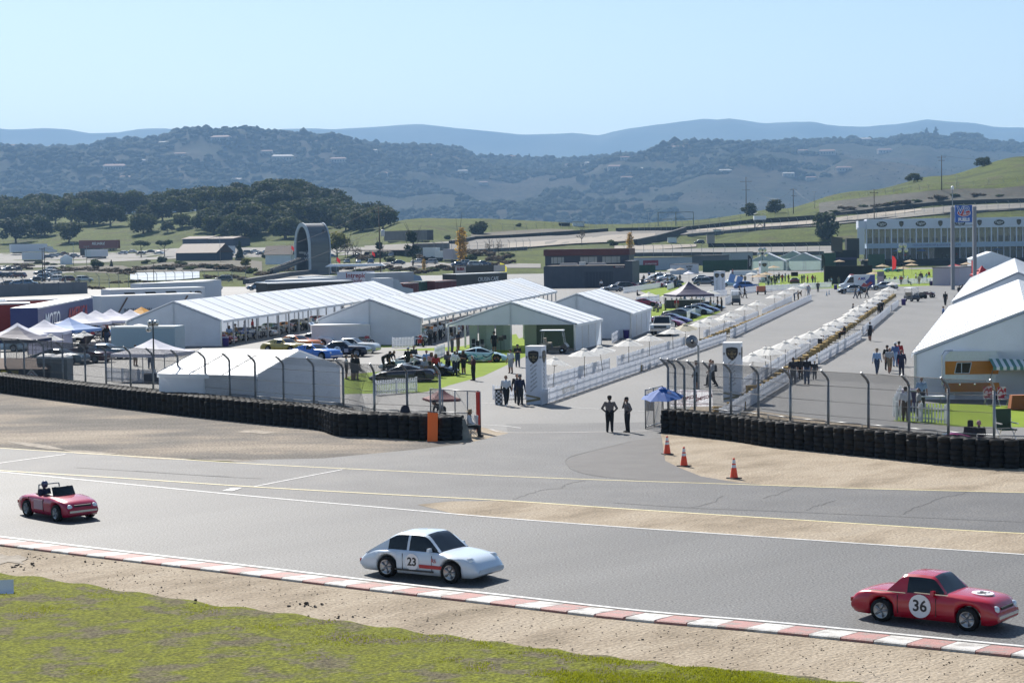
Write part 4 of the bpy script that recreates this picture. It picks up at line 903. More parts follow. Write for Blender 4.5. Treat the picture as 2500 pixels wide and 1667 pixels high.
ST['suv'] = dict(L=4.75,W=1.92,top=[(-2.37,.7),(-2.35,1.02),(-1.8,1.08),(.9,1.06),(1.7,1.0),(2.25,.88),(2.37,.55)],cabin=dict(x0=1.25,x1=-2.2,r0=.55,r1=-1.75,zb=1.04,zr=1.68,wr=.72),xf=1.45,xr=-1.40,R=.37,lights='slit',zb=.24)
CARP = {k: car_proto(**v) for k,v in ST.items()}
FARC = {k: car_proto(**ST[k],one=True) for k in ('sedan','suv','notchback','supercar')}
def rgb(h): 
    h = h.lstrip('#'); return tuple(((int(h[i:i+2],16)/255)**2.2) for i in (0,2,4))
def car(style, label, px, py, deg, c, roofc=None, sc=1., group=None, metal=0., loc=None, name='car', skip=(), roll=None):
    p = loc if loc is not None else G(px,py); m = paint(c,.25,metal); t = CARP[style].spawn(name, label, 'car', p, math.radians(deg), group, sc, {'body':[m],'door_mirror':[m],'roof':[paint(roofc,.25) if roofc else m]}, skip)
    return t
def by_wheels(f, r, style):
    """car centre and heading from the two near-side wheel contact points in the image"""
    s = ST[style]; a, b = G(*f), G(*r); d = (a-b).normalized(); left = Vector((-d.y,d.x,0)); left = left if left.y > 0 else -left
    c = (a+b)/2 - d*((s['xf']+s['xr'])/2) + left*(s['W']/2-.08); return c, math.degrees(math.atan2(d.y,d.x))
def side_disc(t, x, z, r, m, W, num=None, numc=None, s=-1, name='number_roundel', tilt=.07):
    b = MB(); n = 24; b.add([(r*math.cos(2*math.pi*i/n), r*math.sin(2*math.pi*i/n),0) for i in range(n)]+[(r*math.cos(2*math.pi*i/n), r*math.sin(2*math.pi*i/n),-.02) for i in range(n)],[tuple(range(n))]+[(i,n+i,n+(i+1)%n,(i+1)%n) for i in range(n)])
    o = b.obj(name, m, t); M = face_M((x,s*(W/2+.012),z),(1,0,0) if s<0 else (-1,0,0),(0,-s*0+ (-s)*tilt*(-1 if s<0 else 1)*0,1)); o.matrix_local = M
    if num: text(num, r*1.35, numc, o, Matrix.Translation((0,0,.004)), 'number', bold=.008)
def hood_disc(t, x, y, z, r, m, num=None, numc=None, pitch=-.12):
    b = MB(); n = 24; b.add([(r*math.cos(2*math.pi*i/n), r*math.sin(2*math.pi*i/n),0) for i in range(n)]+[(r*math.cos(2*math.pi*i/n), r*math.sin(2*math.pi*i/n),-.03) for i in range(n)],[tuple(range(n))]+[(i,n+i,n+(i+1)%n,(i+1)%n) for i in range(n)])
    o = b.obj('number_roundel', m, t); o.location = (x,y,z); o.rotation_euler = (0,-pitch,0)
    if num: text(num, r*1.3, numc, o, Matrix.Rotation(-math.pi/2,4,'Z') @ Matrix.Translation((0,0,.004)), 'number', bold=.008)
RW_ = mat('white_roundel',(.78,.78,.8),.4); BK_ = mat('black_number',(.02,.02,.022),.5); RED_ = mat('red_number',(.45,.03,.03),.5)
# the three racing cars on the track
c, a = by_wheels((2366,1540),(2152,1516),'tourer')
t = car('tourer','crimson hardtop sports car with white number discs, nearest the camera at the right',0,0,a,(.42,.006,.024),loc=c,name='race_car')
side_disc(t,-.02,.50,.29,RW_,1.54,'36',BK_); hood_disc(t,1.30,0,.846,.27,RW_,'36',BK_,-.045)
t['side'] = 'race'
MB().box((.3,-.80,.84),(.9,.02,.02)).obj('chrome_strip', CHROME, t); MB().box((-.9,-.78,.80),(1.0,.02,.02)).obj('chrome_strip', CHROME, t)
c, a = by_wheels((1102,1423),(949,1408),'coupe911')
t = car('coupe911','pale blue-white fastback racing coupe in the middle of the track',0,0,a,(.60,.68,.76),loc=c,name='race_car')
side_disc(t,-.1,.52,.24,RW_,1.66,'23',BK_); MB().box((.6,-.845,.42),(.9,.012,.10)).obj('side_stripe', RED_, t); MB().box((-.1,-.842,.28),(1.5,.012,.05)).obj('side_stripe', BK_, t)
text('RS', .16, RED_, t, face_M((.66,-.852,.60),(1,0,0)), extr=.004); MB().box((1.35,0,.792),(.9,.10,.012)).obj('hood_stripe', mat('blue_stripe',(.10,.22,.5),.3), t).rotation_euler[1] = .16
c, a = by_wheels((149,1274),(61,1258),'roadster')
roadster = t = car('roadster','small open crimson roadster with its driver, farthest left on the track',0,0,a,(.40,.008,.05),loc=c,name='race_car')
MB().box((-.1,-.735,.52),(.62,.012,.34)).obj('number_panel', mat('pale_panel',(.5,.3,.33),.5), t)
DRV = (c, a)
# paddock cars
GREYB, MAR, LBL = (.10,.15,.18),(.10,.012,.02),(.20,.38,.55)
car('fastback','grey-blue fastback muscle car beside the pair of grey toilets',150,889,-18,GREYB,name='car')
t = car('fastback','maroon muscle car with its hood raised, between the two blue fastbacks',212,884,-24,MAR)
MB().box((1.15,0,1.35),(1.3,1.5,.04)).obj('raised_hood', paint((.03,.03,.035)), t).rotation_euler[1] = -.75
t = car('notchback','light blue muscle car with a number disc, next to the white pop-up canopy',262,876,-10,LBL); side_disc(t,.05,.58,.25,RW_,1.8,'7',BK_)
t = car('notchback','pale blue and white coupe cut off by the left edge, by the catch fence',4,858,-6,(.45,.58,.66))
car('tourer','dark green vintage tourer parked left of the cream umbrellas',62,852,-10,(.02,.035,.03)); car('tourer','dark red vintage tourer parked under the cream umbrella',100,848,-14,(.10,.015,.012)); car('sedan','silver saloon parked in front of the white pop-up tents',123,833,-12,(.45,.47,.5),metal=.5,sc=.9)
car('coupe911','black vintage coupe in front of the blue canopy',165,834,-20,(.015,.017,.02)); car('suv','bright blue hatchback under the white pop-up canopies',232,824,-10,(.03,.08,.32),sc=.85)
t = car('notchback','white race car with a striped raised hood, in front of the second long tent',762,846,168,(.72,.74,.76),name='race_car'); MB().box((1.1,0,1.42),(1.35,1.5,.04)).obj('raised_hood', paint((.72,.74,.76)), t).rotation_euler[1] = -.85
MB().box((1.12,0,1.445),(1.34,.4,.03)).obj('hood_stripe', paint((.02,.03,.10)), t).rotation_euler[1] = -.85; text('TA', .42, BK_, t, face_M((-1.15,.91,.62),(-1,0,0)), extr=.006)
car('fastback','yellow muscle car half hidden behind the small tent roof',697,862,-38,(.42,.32,.05)); car('fastback','orange muscle car between the yellow and the white race car',727,853,-34,(.75,.22,.02)); t = car('fastback','vivid blue muscle car nose beside the small tent gable',770,878,-36,(.03,.16,.55))
t = car('notchback','dark navy race car with a white number five disc on its door',838,870,-12,(.012,.016,.035),name='race_car'); side_disc(t,-.25,.60,.31,RW_,1.8,'5',BK_); MB().box((.55,-.905,.55),(.36,.012,.30)).obj('sponsor_panel', mat('sponsor_panel',(.5,.45,.5),.5), t)
car('notchback','white muscle car with a black stripe, behind the number five race car',862,862,-14,(.62,.63,.62),name='race_car')
t = car('supercar','dark blue low supercar on the turf, its nose towards the small tent',984,931,176,(.012,.016,.05),sc=1.0); car('supercar','near-black supercar behind the dark blue one, nose towards the entry tent',1042,916,-12,(.01,.016,.03)); car('supercar','silver-white low sports car behind the two dark supercars',1000,902,178,(.55,.62,.62),metal=.3)
t = car('supercar','supercar with a blue and white wave pattern in front of the entry tent',1172,883,-2,(.40,.58,.66)); 
def wave(t):
    r = random.Random(4)
    for k in range(5):
        y = -.985; b = MB(); x0 = -1.0+k*.42; pts = []
        for i in range(9): u = i/8; pts.append((x0+.9*u, .42+.16*math.sin(u*5+k)+.05*k*(1 if k%2 else -1)))
        b.grid([[(x,y,z-.05) for x,z in pts],[(x,y,z+.06) for x,z in pts]]); b.obj('wave_stripe', [paint((.02,.10,.28)),paint((.02,.30,.42)),paint((.62,.66,.66)),paint((.01,.05,.16)),paint((.5,.10,.05))][k], t)
wave(t)
# supercars along the left lane and classics near the dark building
for (px,py,dg,c_,l) in [(1622,797,-24,(.20,.02,.07),'red and blue painted race car nearest the white pickup, in the supercar row'),(1640,790,-22,(.05,.03,.16),'purple-blue race car second in the supercar row'),(1664,777,-20,(.025,.035,.035),'dark grey-green supercar in the middle of the supercar row'),(1697,768,-20,(.62,.63,.64),'white supercar in the supercar row'),(1714,763,-18,(.02,.03,.16),'deep blue supercar with pale wheels in the supercar row'),(1728,757,-16,(.012,.014,.013),'black supercar at the far end of the supercar row'),(1574,748,-15,(.30,.02,.05),'crimson sports car peeking past the closed white tent')]:
    car('supercar',l,px,py,dg,c_)
cl_ = [(1495,712,200,(.25,.26,.28),'notchback','grey saloon at the corner of the dark blue building'),(1516,709,200,(.02,.02,.02),'suv','black off-roader second from the dark blue building corner'),(1537,707,205,(.14,.01,.03),'notchback','maroon coupe third from the dark blue building corner'),(1560,706,205,(.03,.035,.02),'tourer','dark green tourer fourth from the dark blue building corner')]
for px,py,dg,c_,s,l in cl_: car(s,l,px,py,dg,c_,sc=.95)
cc = [(.02,.02,.02),(.5,.4,.02),(.35,.02,.02),(.6,.6,.6),(.08,.02,.02),(.02,.04,.12),(.5,.5,.52),(.4,.2,.02),(.02,.02,.025),(.25,.02,.02),(.6,.62,.64),(.05,.08,.16)]
cn = ['black','yellow','red','white','oxblood','navy','silver','orange','jet black','crimson','off-white','slate blue']
for i in range(12):
    px = 1578+(i%6)*13+ (i//6)*4; py = 700-(i//6)*8+ (i%3); car('tourer' if i%3 else 'supercar', '%s classic racer in the %s row of the packed display beside the dark building'%(cn[i],'front' if i<6 else 'back'), px, py, 190+(i%3)*6, cc[i], group='classic racers packed beside the dark building', sc=.92)
car('sedan','white saloon under the pale parasol behind the classic racers',1628,685,190,(.7,.72,.74)); car('sedan','pale silver saloon left of the pale parasol behind the classic racers',1606,682,185,(.55,.57,.6),metal=.4)
car('suv','metallic grey hatchback beside the far emblem column',1722,697,-4,(.16,.175,.20),metal=.5); car('sedan','dark blue saloon behind the metallic grey hatchback',1716,688,-6,(.04,.06,.10)); car('suv','dark red hatchback just behind the far emblem column',1738,692,-4,(.12,.02,.03),sc=.9)
car('notchback','pale ice-blue car right of the far emblem column',1786,700,5,(.45,.60,.68)); t = car('sedan','blue car with raised striped doors behind the picket fence',1822,706,4,(.06,.16,.42))
for s,x in ((1,-.6),(1,.3)): MB().box((-2.2+x*1.6,-.2,1.15),(1.1,.06,1.5)).obj('raised_door', paint((.10,.26,.6)), t).rotation_euler[1] = .3
t = car('supercar','black and red sports car with its engine cover raised on the lawn',1940,692,82,(.05,.008,.008)); MB().box((-1.3,0,1.35),(1.3,1.4,.05)).obj('raised_cover', BLACK, t).rotation_euler[1] = .7; MB().box((-2.29,0,.70),(.04,1.5,.06)).obj('light_bar', mat('red_light_lens'), t)
car('notchback','turquoise vintage saloon raised on the lawn behind the tan umbrellas',2180,664,182,(.02,.28,.32),(.6,.62,.6)); car('sedan','silver car half hidden by the far umbrellas beside the ambulance',2158,708,176,(.35,.36,.38),metal=.4)
# police car
t = car('sedan','black and white police car with a light bar, parked in front of the ambulance',2080,717,181,(.012,.013,.018),name='police_car'); MB().box((.0,.935,.62),(2.1,.02,.62)).obj('door_panel', paint((.75,.76,.78)), t); MB().box((-.25,0,1.50),(.30,1.2,.11)).obj('light_bar', mat('light_bar',(.25,.27,.35),.2), t); text('SHERIFF', .36, mat('tan_letter',(.35,.25,.12),.5), t, face_M((-.05,.95,.66),(-1,0,0)), extr=.006, bold=.01)
# ambulance van
def van(label, loc, deg):
    t = thing('ambulance', label, 'van', loc, math.radians(deg)); WH = paint((.78,.79,.82)); BL = paint((.03,.05,.28)); RD = paint((.55,.03,.03)); W = 2.0
    out = [(-3.0,.45),(3.0,.45),(3.05,.75),(2.85,1.05),(2.15,1.22),(1.45,2.25),(1.1,2.62),(-2.9,2.68),(-3.0,2.5)]
    MB().extr(out,-W/2,W/2).obj('body', WH, t)
    MB().extr([(2.02,1.28),(1.36,2.25),(.75,2.3),(.72,1.30)],-W/2-.012,-W/2-.002).obj('side_window', GLASS, t); MB().extr([(2.02,1.28),(1.36,2.25),(.75,2.3),(.72,1.30)],W/2+.002,W/2+.012).obj('side_window', GLASS, t)
    MB().add([(2.17,-.85,1.24),(2.17,.85,1.24),(1.50,.80,2.22),(1.50,-.80,2.22)],[(0,1,2,3)]).obj('windshield', GLASS, t)
    for s in (-1,1):
        y = s*(W/2+.01); f = (lambda p: p) if s<0 else (lambda p: p[::-1])
        MB().add([(x,y,z) for x,z in f([(-2.95,.6),(-2.0,.6),(-1.2,1.4),(-1.9,2.0),(-2.2,2.6),(-2.95,2.6)])],[(0,1,2,3,4,5)]).obj('livery_patch', BL, t); MB().add([(x,y+s*.004,z) for x,z in f([(-1.6,.55),(-.4,.55),(-1.0,1.25),(-1.5,1.0),(-2.2,1.5),(-2.6,1.2)])],[(0,1,2,3,4,5)]).obj('livery_patch', RD, t)
        rt = (1,0,0) if s<0 else (-1,0,0); sx = 1 if s<0 else 1
        text('MR' if True else '', .62, paint((.02,.04,.35)), t, face_M((-.55+(.35 if s<0 else -.35),s*(W/2+.016),1.95),rt), extr=.006, bold=.02); text('A', .62, RD, t, face_M((-.55-(.32 if s<0 else -.32),s*(W/2+.016),1.95),rt), extr=.006, bold=.02)
        for x in (1.95,-1.75):
            o = MB().lathe([(.2,-.11),(.34,-.11),(.36,-.07),(.36,.07),(.34,.11),(.2,.11)],16,axis='Y').obj('wheel', RUBBER, t, True, loc=(x,s*.90,.36)); MB().lathe([(.22,0),(.15,s*.03),(.001,s*.05)],12,axis='Y').obj('rim', CHROME, o, True, loc=(0,s*.09,0))
        MB().box((2.92,s*.78,.98),(.2,.3,.2)).obj('headlight', mat('headlight_lens'), t)
    MB().box((3.02,0,.62),(.1,1.9,.22)).obj('bumper', BLACK, t); MB().box((.9,0,2.70),(.5,1.3,.14)).obj('light_bar', RD, t); return t
van('white ambulance van with red and blue livery behind the police car', G(2092,708), 181)
# white pickup
def pickup(label, loc, deg, c):
    t = thing('pickup_truck', label, 'truck', loc, math.radians(deg)); PM = paint(c,.35); W = 1.95
    MB().extr([(-2.6,.55),(2.55,.55),(2.6,.75),(2.55,1.12),(1.15,1.2),(.98,1.22),(-.55,1.22),(-.6,1.12),(-2.6,1.12)],-W/2,W/2).obj('body', PM, t)
    MB().add([(1.05,-.82,1.2),(1.05,.82,1.2),(.45,.72,1.82),(.45,-.72,1.82)],[(0,1,2,3)]).obj('windshield', GLASS, t)
    MB().add([(.45,-.74,1.83),(.45,.74,1.83),(-.5,.74,1.83),(-.5,-.74,1.83),(.40,-.70,1.90),(.40,.70,1.90),(-.45,.70,1.90),(-.45,-.70,1.90)],[(4,5,6,7),(0,1,5,4),(1,2,6,5),(2,3,7,6),(3,0,4,7)]).obj('roof', PM, t)
    for s in (-1,1):
        MB().poly([(1.0,s*.85,1.21),(.45,s*.74,1.83),(-.5,s*.74,1.83),(-.55,s*.85,1.21)][::-s]).obj('side_window', GLASS, t)
        for a,b in (((1.05,.84,1.2),(.45,.74,1.84)),((-.5,.74,1.84),(-.58,.86,1.2))): MB().tube((a[0],s*a[1],a[2]),(b[0],s*b[1],b[2]),.035).obj('pillar', PM, t)
        for x in (1.65,-1.65): o = MB().lathe([(.2,-.12),(.36,-.12),(.39,-.08),(.39,.08),(.36,.12),(.2,.12)],16,axis='Y').obj('wheel', RUBBER, t, True, loc=(x,s*.88,.39)); MB().lathe([(.22,0),(.15,s*.03),(.001,s*.05)],12,axis='Y').obj('rim', CHROME, o, True, loc=(0,s*.1,0))
        MB().lathe([(.001,.05),(.09,.03),(.11,0)],12,axis='X',c=(2.58,s*.76,.93)).obj('headlight', mat('headlight_lens'), t, True)
        MB().box((.75,s*1.08,1.25),(.08,.22,.2)).obj('mirror', PM, t)
    MB().box((2.6,0,.93),(.06,1.2,.2)).obj('grille', BLACK, t); MB().box((2.66,0,.62),(.12,1.9,.2)).obj('bumper', CHROME, t); MB().box((-1.6,0,1.1),(1.9,1.6,.06)).obj('bed', BLACK, t)
    for k in range(5): MB().box((.42,-.5+.25*k,1.92),(.06,.08,.05)).obj('marker_lamp', mat('amber_lens',(.7,.4,.1),.3), t)
    return t
pickup('white vintage pickup truck with roof marker lamps beside the closed white tent', G(1618,818), -100, (.55,.55,.53))
# golf carts and utility vehicles
CART = Proto()
CART.add('body', MB().extr([(-1.1,.28),(1.15,.28),(1.2,.55),(.95,.85),(.6,.55),(-.15,.5),(-.2,.72),(-.75,.74),(-1.1,.78)],-.58,.58), [paint((.05,.05,.055))]); CART.add('seat', MB().box((-.45,0,.80),(.5,1.1,.14)).box((-.72,0,1.02),(.12,1.1,.42)), [mat('beige_seat',(.35,.30,.24),.7)])
CART.add('roof', MB().box((-.1,0,1.86),(1.9,1.2,.06),taper=.94), [mat('cart_roof_white',(.75,.76,.77),.5)])
for s in (-1,1):
    for x,xx in ((.75,.95),(-.85,-.95)): CART.add('roof_post', MB().tube((xx,s*.52,.75),(x,s*.52,1.85),.022), [STEEL]); 
    for x in (.75,-.75): i = CART.add('wheel', MB().lathe([(.10,-.09),(.22,-.09),(.24,-.05),(.24,.05),(.22,.09),(.10,.09)],12,axis='Y'), [RUBBER], None, (x,s*.5,.24)); CART.add('rim', MB().lathe([(.12,0),(.001,s*.03)],10,axis='Y'), [CHROME], i, (0,s*.07,0))
CART.add('windshield', MB().add([(.93,-.5,.85),(.93,.5,.85),(.78,.5,1.80),(.78,-.5,1.80)],[(0,1,2,3)]), [mat('clear_screen',(.6,.65,.68),.05,alpha=.25)]); CART.add('steering_wheel', MB().lathe([(.15,-.01),(.17,0),(.15,.01)],10,axis='X',c=(.35,.28,.95)), [BLACK])
for (px,py,dg,l) in [(1797,744,-95,'golf cart with a white roof standing by the picket fence past the supercar row'),(1352,862,-10,'golf cart with a white roof parked in the open front of the entry tent'),(2226,736,-70,'silver golf cart with a white roof at the end of the right umbrella lane'),(140,792,0,'golf cart with a white roof in front of the blue trailer')]:
    CART.spawn('golf_cart', l, 'golf cart', G(px,py), math.radians(dg), 'golf carts', 1.05)
ATV = Proto(); ATV.add('body', MB().extr([(-.9,.45),(.9,.45),(1.0,.72),(.5,.85),(.2,.75),(-.3,.82),(-.95,.78)],-.3,.3), [paint((.10,.02,.05))]); ATV.add('seat', MB().box((-.35,0,.86),(.7,.3,.12)), [BLACK]); ATV.add('handlebar', MB().path([(.35,-.4,1.05),(.45,0,1.0),(.35,.4,1.05)],.02).tube((.45,0,1.0),(.55,0,.7),.025), [BLACK]); ATV.add('rack', MB().box((.75,0,.88),(.4,.7,.04)), [STEEL])
for s in (-1,1):
    for x in (.65,-.65): ATV.add('wheel', MB().lathe([(.12,-.12),(.27,-.12),(.30,-.07),(.30,.07),(.27,.12),(.12,.12)],12,axis='Y'), [RUBBER], None, (x,s*.45,.30))
ATV.spawn('quad_bike','dark red quad bike right of the golf cart at the lane end','quad bike',G(2266,727),math.radians(-30)); ATV.spawn('quad_bike','black quad bike between the golf cart and the dark red quad bike','quad bike',G(2246,729),math.radians(-150),mats={'body':[paint((.02,.02,.03))]})
# orange generator cart on two wheels
t = thing('generator_trailer','orange two-wheeled generator trailer by the lawn fence','trailer',G(1858,719),0); MB().box((0,0,.95),(1.5,1.0,.9),taper=.92).obj('engine_cover', paint((.55,.12,.04),.5), t); MB().box((0,0,.45),(1.8,1.1,.12)).obj('frame', BLACK, t); MB().tube((.9,0,.45),(1.9,0,.42),.04).obj('tow_bar', STEEL, t)
for s in (-1,1): MB().lathe([(.1,-.09),(.33,-.09),(.36,0),(.33,.09),(.1,.09)],14,axis='X').obj('wheel', RUBBER, t, True, loc=(s*.62,-.55,.36))
# motorcycles and scooters
BIKE = Proto()
for x in (.68,-.62): i = BIKE.add('wheel', MB().lathe([(.24,-.05),(.30,-.05),(.32,0),(.30,.05),(.24,.05)],14,axis='Y',close=True), [RUBBER], None, (x,0,.32)); BIKE.add('rim', MB().lathe([(.25,-.02),(.25,.02)],12,axis='Y').box((0,0,0),(.5,.02,.03)).box((0,0,0),(.03,.02,.5)), [CHROME], i)
BIKE.add('frame', MB().tube((.68,0,.32),(.42,0,.95),.035).tube((.42,0,.85),(-.25,0,.55),.03).tube((-.25,0,.55),(-.62,0,.32),.03).box((0,0,.45),(.45,.26,.34)), [STEEL]); BIKE.add('tank', MB().box((.18,0,.85),(.48,.26,.22),taper=.7), [paint((.4,.02,.02))]); BIKE.add('seat', MB().box((-.38,0,.80),(.62,.24,.10)), [BLACK]); BIKE.add('handlebar', MB().path([(.30,-.35,1.05),(.40,0,.98),(.30,.35,1.05)],.018), [CHROME]); BIKE.add('headlight', MB().lathe([(.001,.06),(.07,.04),(.085,0),(.05,-.08)],10,axis='X',c=(.52,0,.88)), [mat('headlight_lens')], smooth=True)
BIKE.spawn('scooter','bright red motor scooter beside the second long tent','scooter',G(1026,846),math.radians(-65),sc=1.1,mats={'frame':[paint((.5,.03,.01))]}); BIKE.spawn('motorcycle','dark red motorcycle under the cream umbrella near the pop-up tents','motorcycle',G(222,834),math.radians(10)); BIKE.spawn('motorcycle','black motorcycle between the dark red one and the small container','motorcycle',G(243,828),math.radians(20),mats={'tank':[paint((.02,.02,.02))]}); BIKE.spawn('motorcycle','maroon scooter beside the white container in front of the second long tent','scooter',G(893,845),math.radians(-30)); 
# display vehicles in the dim open sides of the long tents
dk = [((.25,.02,.02),'red'),((.5,.42,.03),'yellow'),((.03,.06,.2),'blue'),((.5,.5,.5),'pale grey'),((.03,.1,.05),'green'),((.4,.15,.02),'orange'),((.02,.02,.02),'black'),((.55,.5,.4),'cream')]
for k in range(16):
    q = tB + ac*(2.6+(k%2)*.3) + ax*(4.5+k*4.9); nm = ['first','second','third','fourth','fifth','sixth','seventh','eighth','ninth','tenth','eleventh','twelfth','thirteenth','fourteenth','fifteenth','sixteenth'][k]
    if k < 10: car('tourer' if k%2 else 'notchback', '%s vintage car, %s from the near end under the left long tent'%(dk[k%8][1],nm), 0,0, -9+90*((k+1)%2)*0+ (80 if k%3 else 170), dk[k%8][0], loc=q, sc=.9, group='vintage cars under the left long tent')
    q2 = tC + ac*2.9 + ax*(4.5+k*4.9)
    if k < 6: car('notchback' if k%2 else 'tourer', '%s vintage car, %s from the near end under the middle long tent'%(dk[(k+3)%8][1],nm), 0,0, 75 if k%3 else 165, dk[(k+3)%8][0], loc=q2, sc=.9, group='vintage cars under the middle long tent')
ORD0 = ['first','second','third','fourth','fifth','sixth','seventh','eighth','ninth','tenth']
for k in range(10):
    q = tB + ac*4.0 + ax*(2.2+k*3.1); BIKE.spawn('motorcycle','%s-tanked motorcycle, %s from the near end of the left long tent edge'%(dk[k%8][1],ORD0[k]),'motorcycle',q,math.radians(20+ (k*37)%50),'motorcycles along the edge of the left long tent',mats={'tank':[paint(dk[k%8][0])]})
for k in range(5):
    q = tC + ac*4.2 + ax*(2.0+k*3.0); BIKE.spawn('motorcycle','%s-tanked motorcycle, %s from the near end of the middle long tent edge'%(dk[(k+2)%8][1],ORD0[k]),'motorcycle',q,math.radians(15+(k*41)%50),'motorcycles along the edge of the middle long tent',mats={'tank':[paint(dk[(k+2)%8][0])]})
# far cars
FCC = [((.6,.62,.64),'white'),((.35,.37,.4),'silver'),((.02,.022,.026),'black'),((.08,.09,.10),'charcoal'),((.10,.02,.02),'dark red'),((.04,.07,.14),'navy'),((.5,.5,.5),'pale grey'),((.12,.2,.3),'steel blue')]
ORD = ['first','second','third','fourth','fifth','sixth','seventh','eighth','ninth','tenth','eleventh','twelfth','thirteenth','fourteenth']
def far_row(pts, where, deg, grp, seed=0, kinds=('sedan','suv')):
    r = random.Random(seed)
    for i,(x,y) in enumerate(pts):
        ci, k = r.randrange(8), kinds[r.randrange(len(kinds))]; o = ob('parked_car', FARC[k], None, T(x,y,.2), math.radians(deg+r.uniform(-6,6)))
        remat(o, [paint(FCC[ci][0],.2)]); tag(o, ('%s %s, %s from the left %s' if len(pts)>1 else '%s %s, %.0s%s')%(FCC[ci][1],{'suv':'hatchback','sedan':'saloon','notchback':'coupe','supercar':'sports car'}[k],ORD[i],where), 'car', grp)
far_row([(90+i*11,690-(i%4)*6-(i//4)*1.5) for i in range(5)]+[(100+i*11,672-(i%3)*4) for i in range(4)], 'in the near-left car park by the twin poles', 195, 'cars in the near-left car park', 1)
far_row([(10+i*12,662+(i%2)) for i in range(4)], 'along the grass verge at the left edge', 100, 'cars along the left grass verge', 2); far_row([(25+i*22,700) for i in range(3)], 'behind the grey wall at the picture edge', 5, 'cars behind the grey wall', 3)
far_row([(118+i*13,632-(i%4)*3) for i in range(6)], 'between the white lorry and the tiny gabled tent', 20, 'cars beside the white lorry', 4); far_row([(172+i*34,690) for i in range(2)], 'beyond the grass island', 10, 'cars beyond the grass island', 5)
far_row([(847,645),(875,645),(905,645)], 'in front of the long brown canopy', 100, 'cars at the long brown canopy', 6); far_row([(972,647),(1020,644),(1052,646)], 'on the road beside the bushy pine', 178, 'cars on the road by the pine', 7)
far_row([(545,690)], 'alone on the road behind the trailers', 180, 'car behind the trailers', 8, ('suv',)); far_row([(632,711)], 'beside the black trailer', 178, 'car beside the black trailer', 11, ('suv',)); far_row([(1707,597)], 'alone on the grassy slope below the far track', 176, 'car on the grassy slope', 20, ('suv',)); far_row([(810,630)], 'alone behind the arched footbridge', 10, 'car behind the arched footbridge', 9, ('sedan',))
# ================================================================== BUILDINGS, TRAILERS, BRIDGE
BLUEW = mat('slate_blue_cladding',(.055,.065,.09),.6,var=.1,vs_=.8); REDF = mat('oxblood_fascia',(.10,.022,.022),.6,var=.12,vs_=1.); ROOFG = mat('gravel_flat_roof',(.20,.17,.145),.95,var=.2,vs_=.8)
def frame(a, b):
    """unit right along a->b, inward normal (away from camera), angle"""
    d = b-a; d.z = 0; L = d.length; u = d/L; n = Vector((-u.y,u.x,0)); n = n if n.y>0 else -n; return u, n, L, math.atan2(u.y,u.x)
# dark blue building with red fascia
a, b = G(1328,704), G(1526,702); u,n,L,rz = frame(a,b); t = thing('paddock_building','dark blue two-level building with an oxblood red fascia and flat roof','building',a,rz)
MB().box((L/2,5.5,2.15),(L,11,4.3)).obj('lower_block', BLUEW, t); MB().box((L/2,5.4,4.35),(L-.6,10.2,.10)).obj('flat_roof', ROOFG, t)
for k in range(14): MB().box((.6+k*(L-1.2)/13,-.012,1.9),(.05,.03,3.6)).obj('cladding_rib', mat('slate_blue_rib',(.04,.048,.068),.6), t)
MB().box((L*.68,-.03,1.6),(5.6,.08,3.1)).obj('roller_door', mat('dark_roller_door',(.03,.036,.055),.6), t)
for k in range(9): MB().box((L*.68-2.6+.65*k,-.08,1.6),(.05,.03,3.1)).obj('door_rib', BLUEW, t)
MB().box((-1.8+8.4,14.2,3.7),(17.2,6.4,7.4)).obj('upper_block', BLUEW, t); MB().box((6.6,14.0,6.9),(17.6,7.0,1.25)).obj('fascia', REDF, t); MB().box((6.6,14.0,7.56),(17.0,6.4,.08)).obj('upper_roof', ROOFG, t)
WPL = mat('bright_window',(.30,.33,.33),.12,spec=.8)
for x,w in ((.6,2.6),(7.0,3.4),(11.6,3.6)):
    o = MB().box((x,10.97,5.35),(w,.06,1.25)).obj('window', WPL, t)
    for k in range(3): MB().box((-w/2+w*(k+.5)/3+x-.0,10.93,5.35),(.06,.05,1.25)).obj('mullion', BLACK, o)
MB().box((L+.75,4.2,2.6),(1.5,8.6,5.2)).obj('side_wing', BLUEW, t); text('RESTROOMS', .30, WHITE, t, face_M((L-1.0,-.03,4.05),(1,0,0)), extr=.01); MB().box((L-1.0,-.015,4.05),(2.6,.02,.36)).obj('door_sign', REDF, t)
for x,y in ((4.2,4.5),(9.5,6.5)): MB().box((x,y,4.65),(3.6,2.2,.4),taper=.85).obj('skylight', mat('pale_skylight',(.42,.38,.36),.4), t)
MB().box((7.1,3.6,4.75),(1.2,.8,.7)).obj('vent_unit', mat('vent_white',(.6,.6,.6),.6), t)
# hospitality pavilion
a = G(2116,651); b = G(2560,637); a.z=b.z=0; b = a+ (b-a).normalized()*1; u = Vector((1,-.10,0)).normalized(); rz = math.atan2(u.y,u.x)
mpx = a.y/F; PH = lambda y: H - 0; t = thing('hospitality_pavilion','long white two-storey glass pavilion with oval and shield emblems on its fascia','building',a,rz); LP = 62.
PV = mat('white_pavilion_panel',(.62,.66,.78),.5,var=.04); PB = mat('pale_blue_band',(.36,.45,.58),.5,var=.04)
def zz(y): return float(P(2116,y,a.y).z)
zt, zf, zw, zl, zd = zz(537), zz(560), zz(595), zz(607), zz(634)
MB().box((LP/2,5,(zt+zf)/2),(LP,10.6,zt-zf)).obj('fascia', PV, t); MB().box((LP/2,5,zt+.08),(LP-.3,10.2,.14)).obj('roof', mat('white_roof_membrane',(.7,.72,.75),.6), t); MB().box((-1.2,5,(zt+zf)/2-.1),(2.3,9,zt-zf-.3)).obj('end_canopy', PV, t)
